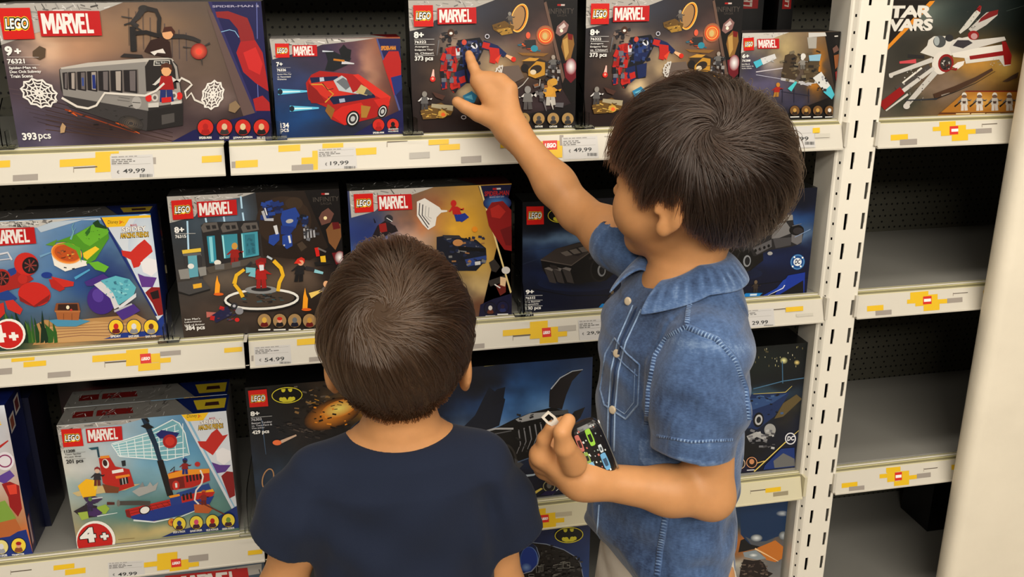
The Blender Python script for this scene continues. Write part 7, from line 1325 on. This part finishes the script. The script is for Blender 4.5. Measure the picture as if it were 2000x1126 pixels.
# ---- what he holds
M_POUCH = mat('pouch_vinyl', (255, 255, 255), .25, .5, attr=True, coat=.5)
po = empty('pouch', tuple(P3(1150, 875, -.455)), 'black zipped pouch printed with green and blue cars, held against the denim shirt', 'pouch')
A_, B_ = P3(1136, 832, -.468), P3(1174, 922, -.476); ax_ = (B_-A_)/np.linalg.norm(B_-A_); sd = np.cross(ax_, [0, 1, 0]); sd = sd/np.linalg.norm(sd)
if sd[2] < 0: sd = -sd
nn = np.cross(ax_, sd); nn = nn if nn[1] < 0 else -nn; mb = MB()
c0 = (A_+B_)/2; Lh, Wh, Th = np.linalg.norm(B_-A_)/2+.006, .0215, .0115
NV_, NU_ = 24, 30; Vp = []; Cp = []
for i in range(NU_+1):
    u = -1+2*i/NU_; e = (1-abs(u)**6)**.5 if abs(u) < 1 else 0
    for k in range(NV_):
        t = 2*math.pi*k/NV_; ct, st = math.cos(t), math.sin(t); w = Wh*math.copysign(abs(ct)**.7, ct)*(.35+.65*e); h_ = Th*math.copysign(abs(st)**.8, st)*(.25+.75*e)
        Vp.append(c0+ax_*u*Lh+sd*w+nn*h_)
Fp = [(i*NV_+k, i*NV_+(k+1) % NV_, (i+1)*NV_+(k+1) % NV_, (i+1)*NV_+k) for i in range(NU_) for k in range(NV_)]+[tuple(range(NV_))[::-1], tuple(range(NU_*NV_, (NU_+1)*NV_))]
mb.add(Vp, Fp, lin((22, 20, 22)))
def pp(u, v, lift=.0004):     # u along, v across, on the rounded near face
    st = max(0, 1-(abs(v)/1.0)**2.6)**.42; return c0+ax_*u*Lh*.97+sd*v*Wh*.97+nn*(Th*st+lift)
def carp(u, v, L_, W_, col, glass, k=0):
    rim = [(-1, -.5), (-.9, -.9), (-.3, -1), (.4, -1), (.9, -.85), (1, -.4), (1, .4), (.9, .85), (.4, 1), (-.3, 1), (-.9, .9), (-1, .5)]
    mb.add([pp(u+a*L_, v+b*W_, .0005) for a, b in rim], [tuple(range(12))], lin(col)); mb.add([pp(u+a*L_*.55, v+b*W_*.6, .0007) for a, b in rim], [tuple(range(12))], lin(glass)); mb.add([pp(u-L_*.5+a*L_*.12, v+b*W_*.55, .0009) for a, b in rim], [tuple(range(12))], lin(col))
carp(-.55, .15, .30, .16, (150, 206, 70), (26, 30, 24)); carp(.05, -.42, .2, .13, (150, 180, 90), (40, 44, 40)); carp(.42, .42, .30, .17, (110, 170, 214), (60, 84, 110)); carp(.55, -.38, .32, .18, (130, 186, 224), (44, 60, 84)); carp(-.5, -.5, .3, .13, (206, 120, 110), (60, 40, 40)); carp(-.05, .45, .14, .1, (206, 214, 220), (90, 96, 100))
rr = random.Random(12)
for k in range(46):
    u, v = rr.uniform(-.92, .92), rr.uniform(-.85, .85); a = rr.uniform(.015, .04); mb.add([pp(u-a, v-a*1.4), pp(u+a, v-a), pp(u+a, v+a*1.4), pp(u-a, v+a)], [(0, 1, 2, 3)], lin(rr.choice(((220, 224, 220), (150, 170, 160), (190, 110, 100), (230, 236, 240)))))
mb.build('pouch_body', M_POUCH, po, smooth=False); mb = MB(); mb.tube([pp(u, .93+.0*u, .0) for u in np.linspace(-.9, .9, 12)], .0013, (.6, .6, .6), 8); mb.build('zip', mat('zip_metal', (190, 190, 186), .3, .6, metal=.9), po, smooth=True)
z0, z1 = P3(1064, 808, -.498), P3(1093, 834, -.496); zd = (z1-z0); zl = np.linalg.norm(zd); zd /= zl; zs = np.cross(zd, [0, 1, 0]); zs /= np.linalg.norm(zs); mb = MB()
def zt(u, v, y): return z0+zd*u*zl+zs*v+np.array([0, y, 0])
o_ = [(0, -.0052), (0, .0052), (.45, .0058), (1, .0026), (1, -.0026), (.45, -.0058)]; i_ = [(.10, -.003), (.10, .003), (.42, .0034), (.50, .002), (.50, -.002), (.42, -.0034)]
vs = [zt(u, v, -.0012) for u, v in o_]+[zt(u, v, -.0012) for u, v in i_]+[zt(u, v, .0006) for u, v in o_]+[zt(u, v, .0006) for u, v in i_]
fs = []
for k in range(6): n_ = (k+1) % 6; fs += [(k, n_, 6+n_, 6+k), (12+k, 18+k, 18+n_, 12+n_), (k, 12+k, 12+n_, n_), (6+k, 6+n_, 18+n_, 18+k)]
mb.add(vs, fs); mb.build('zip_puller', mat('pale_metal', (226, 220, 208), .35, .6), po, col=False)

# ================================================================== the younger boy (navy T-shirt)
MHL = frame((.16, .987), .02, 0.); SL_ = .95
earL = P3(906, 716, -.430); H_L = earL-MHL@(np.array([-.006, -.076, -.018])*SL_)
MTL = frame((.03, .999)); C_L = np.array([.066, -.425, 0.])
shl, ell, wrl = np.array([-.028, -.432, .765]), P3(545, 1120, -.428)+[.0, .01, -.03], np.array([-.075, -.36, .46])
shr, elr, wrr = np.array([.158, -.425, .757]), P3(985, 1120, -.428)+[0, .01, -.03], np.array([.210, -.36, .44])
def body_L(p):
    d = head_sdf(p, H_L, MHL, SL_); nb = H_L+MHL@np.array([-.022, 0, -.05]); d = smin(d, cone(p, nb, np.array([.066, -.425, .79]), .036, .046), .02)
    d = smin(d, stack(p, C_L, MTL, [.40, .50, .60, .70, .77, .800, .815], [.066, .062, .062, .064, .058, .046, .036], [.086, .080, .084, .094, .100, .070, .045], [0]*7), .02)
    for sh, el, wr, s_ in ((shl, ell, wrl, 1), (shr, elr, wrr, -1)):
        a = chain(p, [sh, sh*.5+el*.5, el, el*.6+wr*.4, wr], [.034, .029, .025, .025, .018], .02)
        dn = (wr-el)/np.linalg.norm(wr-el); mc = [wr+dn*.05+np.array([0, .010*(1.5-k), 0]) for k in range(4)]; fg = [[m_+dn*.022+[.0, 0, 0], m_+dn*.036+[s_*.004, 0, 0], m_+dn*.046+[s_*.010, 0, 0]] for m_ in mc]
        a = smin(a, seg_hand(p, wr, mc, fg, [wr+dn*.012, wr+dn*.028+[s_*.006, .024, 0], wr+dn*.042+[s_*.008, .030, 0], wr+dn*.054+[s_*.01, .030, 0]], .0105, (.0075, .007, .0064, .0058), .95), .01); d = smin(d, a, .015)
    for s_ in (-1, 1):
        hip = C_L+MTL@np.array([0, s_*.046, .43]); kn = C_L+MTL@np.array([.008, s_*.052, .25]); an = C_L+MTL@np.array([-.01, s_*.055, .06])
        d = smin(d, chain(p, [hip, kn, an], [.056, .038, .025], .02), .03); d = smin(d, chain(p, [an+[0, 0, -.03], an+MTL@np.array([.09, 0, -.043])], [.025, .017], .01), .015)
    return d
V, F = nets(body_L, (-.14, -.56, 0.0), (.28, -.25, 1.02), .0026)
person2 = empty('person', (.066, -.425, 0), 'younger boy in a navy T-shirt seen from behind, looking at the shelves', 'person'); npmesh('body', V, F, M_SKIN, person2, relax=1)
M_NAVY = mat('navy_jersey', (31, 38, 56), .9, .15, bump=(700, .25, .0006), noise=(5, .10, 3), sheen=.05)
hl, hr = P3(548, 1056, -.43), P3(1000, 1046, -.43)
def tee(p):
    d = stack(p, C_L, MTL, [.42, .50, .60, .70, .76, .79, .808], [.094, .088, .082, .080, .074, .060, .046], [.116, .108, .104, .110, .118, .092, .062], [-.002, -.002, 0, 0, -.002, -.006, -.008])
    for sh, he, rr_ in ((shl, hl, (.036, .040, .0400)), (shr, hr, (.036, .040, .0415))):
        ax = (he-sh)/np.linalg.norm(he-sh); s_ = chain(p, [sh, sh*.5+he*.5, he+ax*.02], rr_, .02); s_ = smax(s_, (p-he)@ax.astype(np.float32), .004); d = smin(d, s_, .026)
    # neck opening
    d = smax(d, -cone(p, np.array([.066, -.422, .797]), np.array([.066, -.40, .86]), .050, .060), .004)
    g = n3(p, 9, 2.); sx = np.abs(p[:, 0]-.066); arm_ = np.exp(-((sx-.095)/.035)**2)*np.clip((.80-p[:, 2])/.08, 0, 1)
    mk = np.clip((.790-p[:, 2])/.04, 0, 1)*np.clip(np.minimum(np.linalg.norm(p-hl, axis=1), np.linalg.norm(p-hr, axis=1))/.05-.6, 0, 1)
    return d+mk*(.0036*np.sin(p[:, 0]*40+p[:, 2]*50+g*7)*n3(p, 10, 5.)+.0030*np.sin(-p[:, 0]*56+p[:, 2]*62+g*6)*n3(p, 12, 8.)+.0045*arm_*np.sin(sx*120+p[:, 2]*28+g*3)+.004*(n3(p*np.float32([1.6, 1, .6]), 15, 6.)-.5))
V, F = nets(tee, (-.17, -.56, .41), (.30, -.29, .84), .003); ts = npmesh('t_shirt', V, F, M_NAVY, person2, relax=2)
mb = MB(); mb.tube([(.066+.0535*math.cos(a), -.423+.0510*math.sin(a), .8000-.012*max(0, -math.sin(a))+.003) for a in np.linspace(0, 2*math.pi, 40)], .0055, (1, 1, 1), 8); mb.build('neckband', M_NAVY, ts, smooth=True, col=False)
def shorts_L(p):
    d = stack(p, C_L, MTL, [.36, .42, .47, .50], [.070, .074, .070, .066], [.092, .094, .092, .088], [0]*4)
    for s_ in (-1, 1): d = smin(d, np.maximum(cone(p, C_L+MTL@np.array([0, s_*.048, .42]), C_L+MTL@np.array([.008, s_*.055, .24]), .060, .056), .27-p[:, 2]), .02)
    return d
V, F = nets(shorts_L, (-.09, -.56, .24), (.22, -.29, .52), .004); npmesh('shorts', V, F, mat('grey_shorts', (90, 92, 96), .85, .2), person2)
for s_ in (-1, 1):
    an = C_L+MTL@np.array([-.01, s_*.055, .06])
    def shoe(p, an=an): return np.maximum(chain(p, [an+[0, 0, -.02], an+MTL@np.array([.095, 0, -.040])], [.034, .026], .015), .002-p[:, 2])
    V, F = nets(shoe, an-[.13, .13, .06], an+[.13, .15, .06], .004); npmesh('shoe', V, F, M_SHOE, person2)
whl = ray_hit(738, 596, H_L, MHL, np.array([-.010, 0, .026]), np.array([.108, .094, .102])*.95)
LNX, LNY = [-.10, -.06, -.02, .012, .03, .055, .09], [-.070, -.078, -.040, -.002, .010, .030, .042]
def keep_L(P): return P[:, 2] > np.interp(P[:, 0], LNX, LNY)
def capL(p):
    q = ((p-H_L.astype(np.float32))@MHL.astype(np.float32))/SL_; return np.maximum(ellip(q, (-.012, 0, .028), (.0975, .0830, .1000)), np.interp(q[:, 0], LNX, [v+.006 for v in LNY])-q[:, 2])*SL_
V, F = nets(capL, H_L-.13, H_L+.13, .003); hc2 = npmesh('hair', V, F, mat('hair_cap_brown', (66, 49, 35), .7, .2), person2, relax=2)
hair('hair_strands', H_L, MHL, SL_, whl/1., 14000, keep_L, .095, 8, hairmat('brown_hair', (62, 45, 32), .26), hc2, swirl=.7, out=(.05, .17), grav=.5, c=(-.010, 0, .027), r0=(.0925, .0785, .0990), clump=.75, guides=500, hug=.15, fly=.12, cut=lambda f, l: np.interp(f, [-.12, -.075, -.05, -.034, -.020, .010, .022, .034, .05, .09], [-.064, -.072, -.062, -.030, .004, .008, -.012, -.018, .004, .016])-.014*np.exp(-(l/.03)**2)*(f < -.03), lenfn=lambda P: np.interp(P[:, 2], [-.08, -.03, .03, .1], [.4, .7, 1.0, 1.1]))
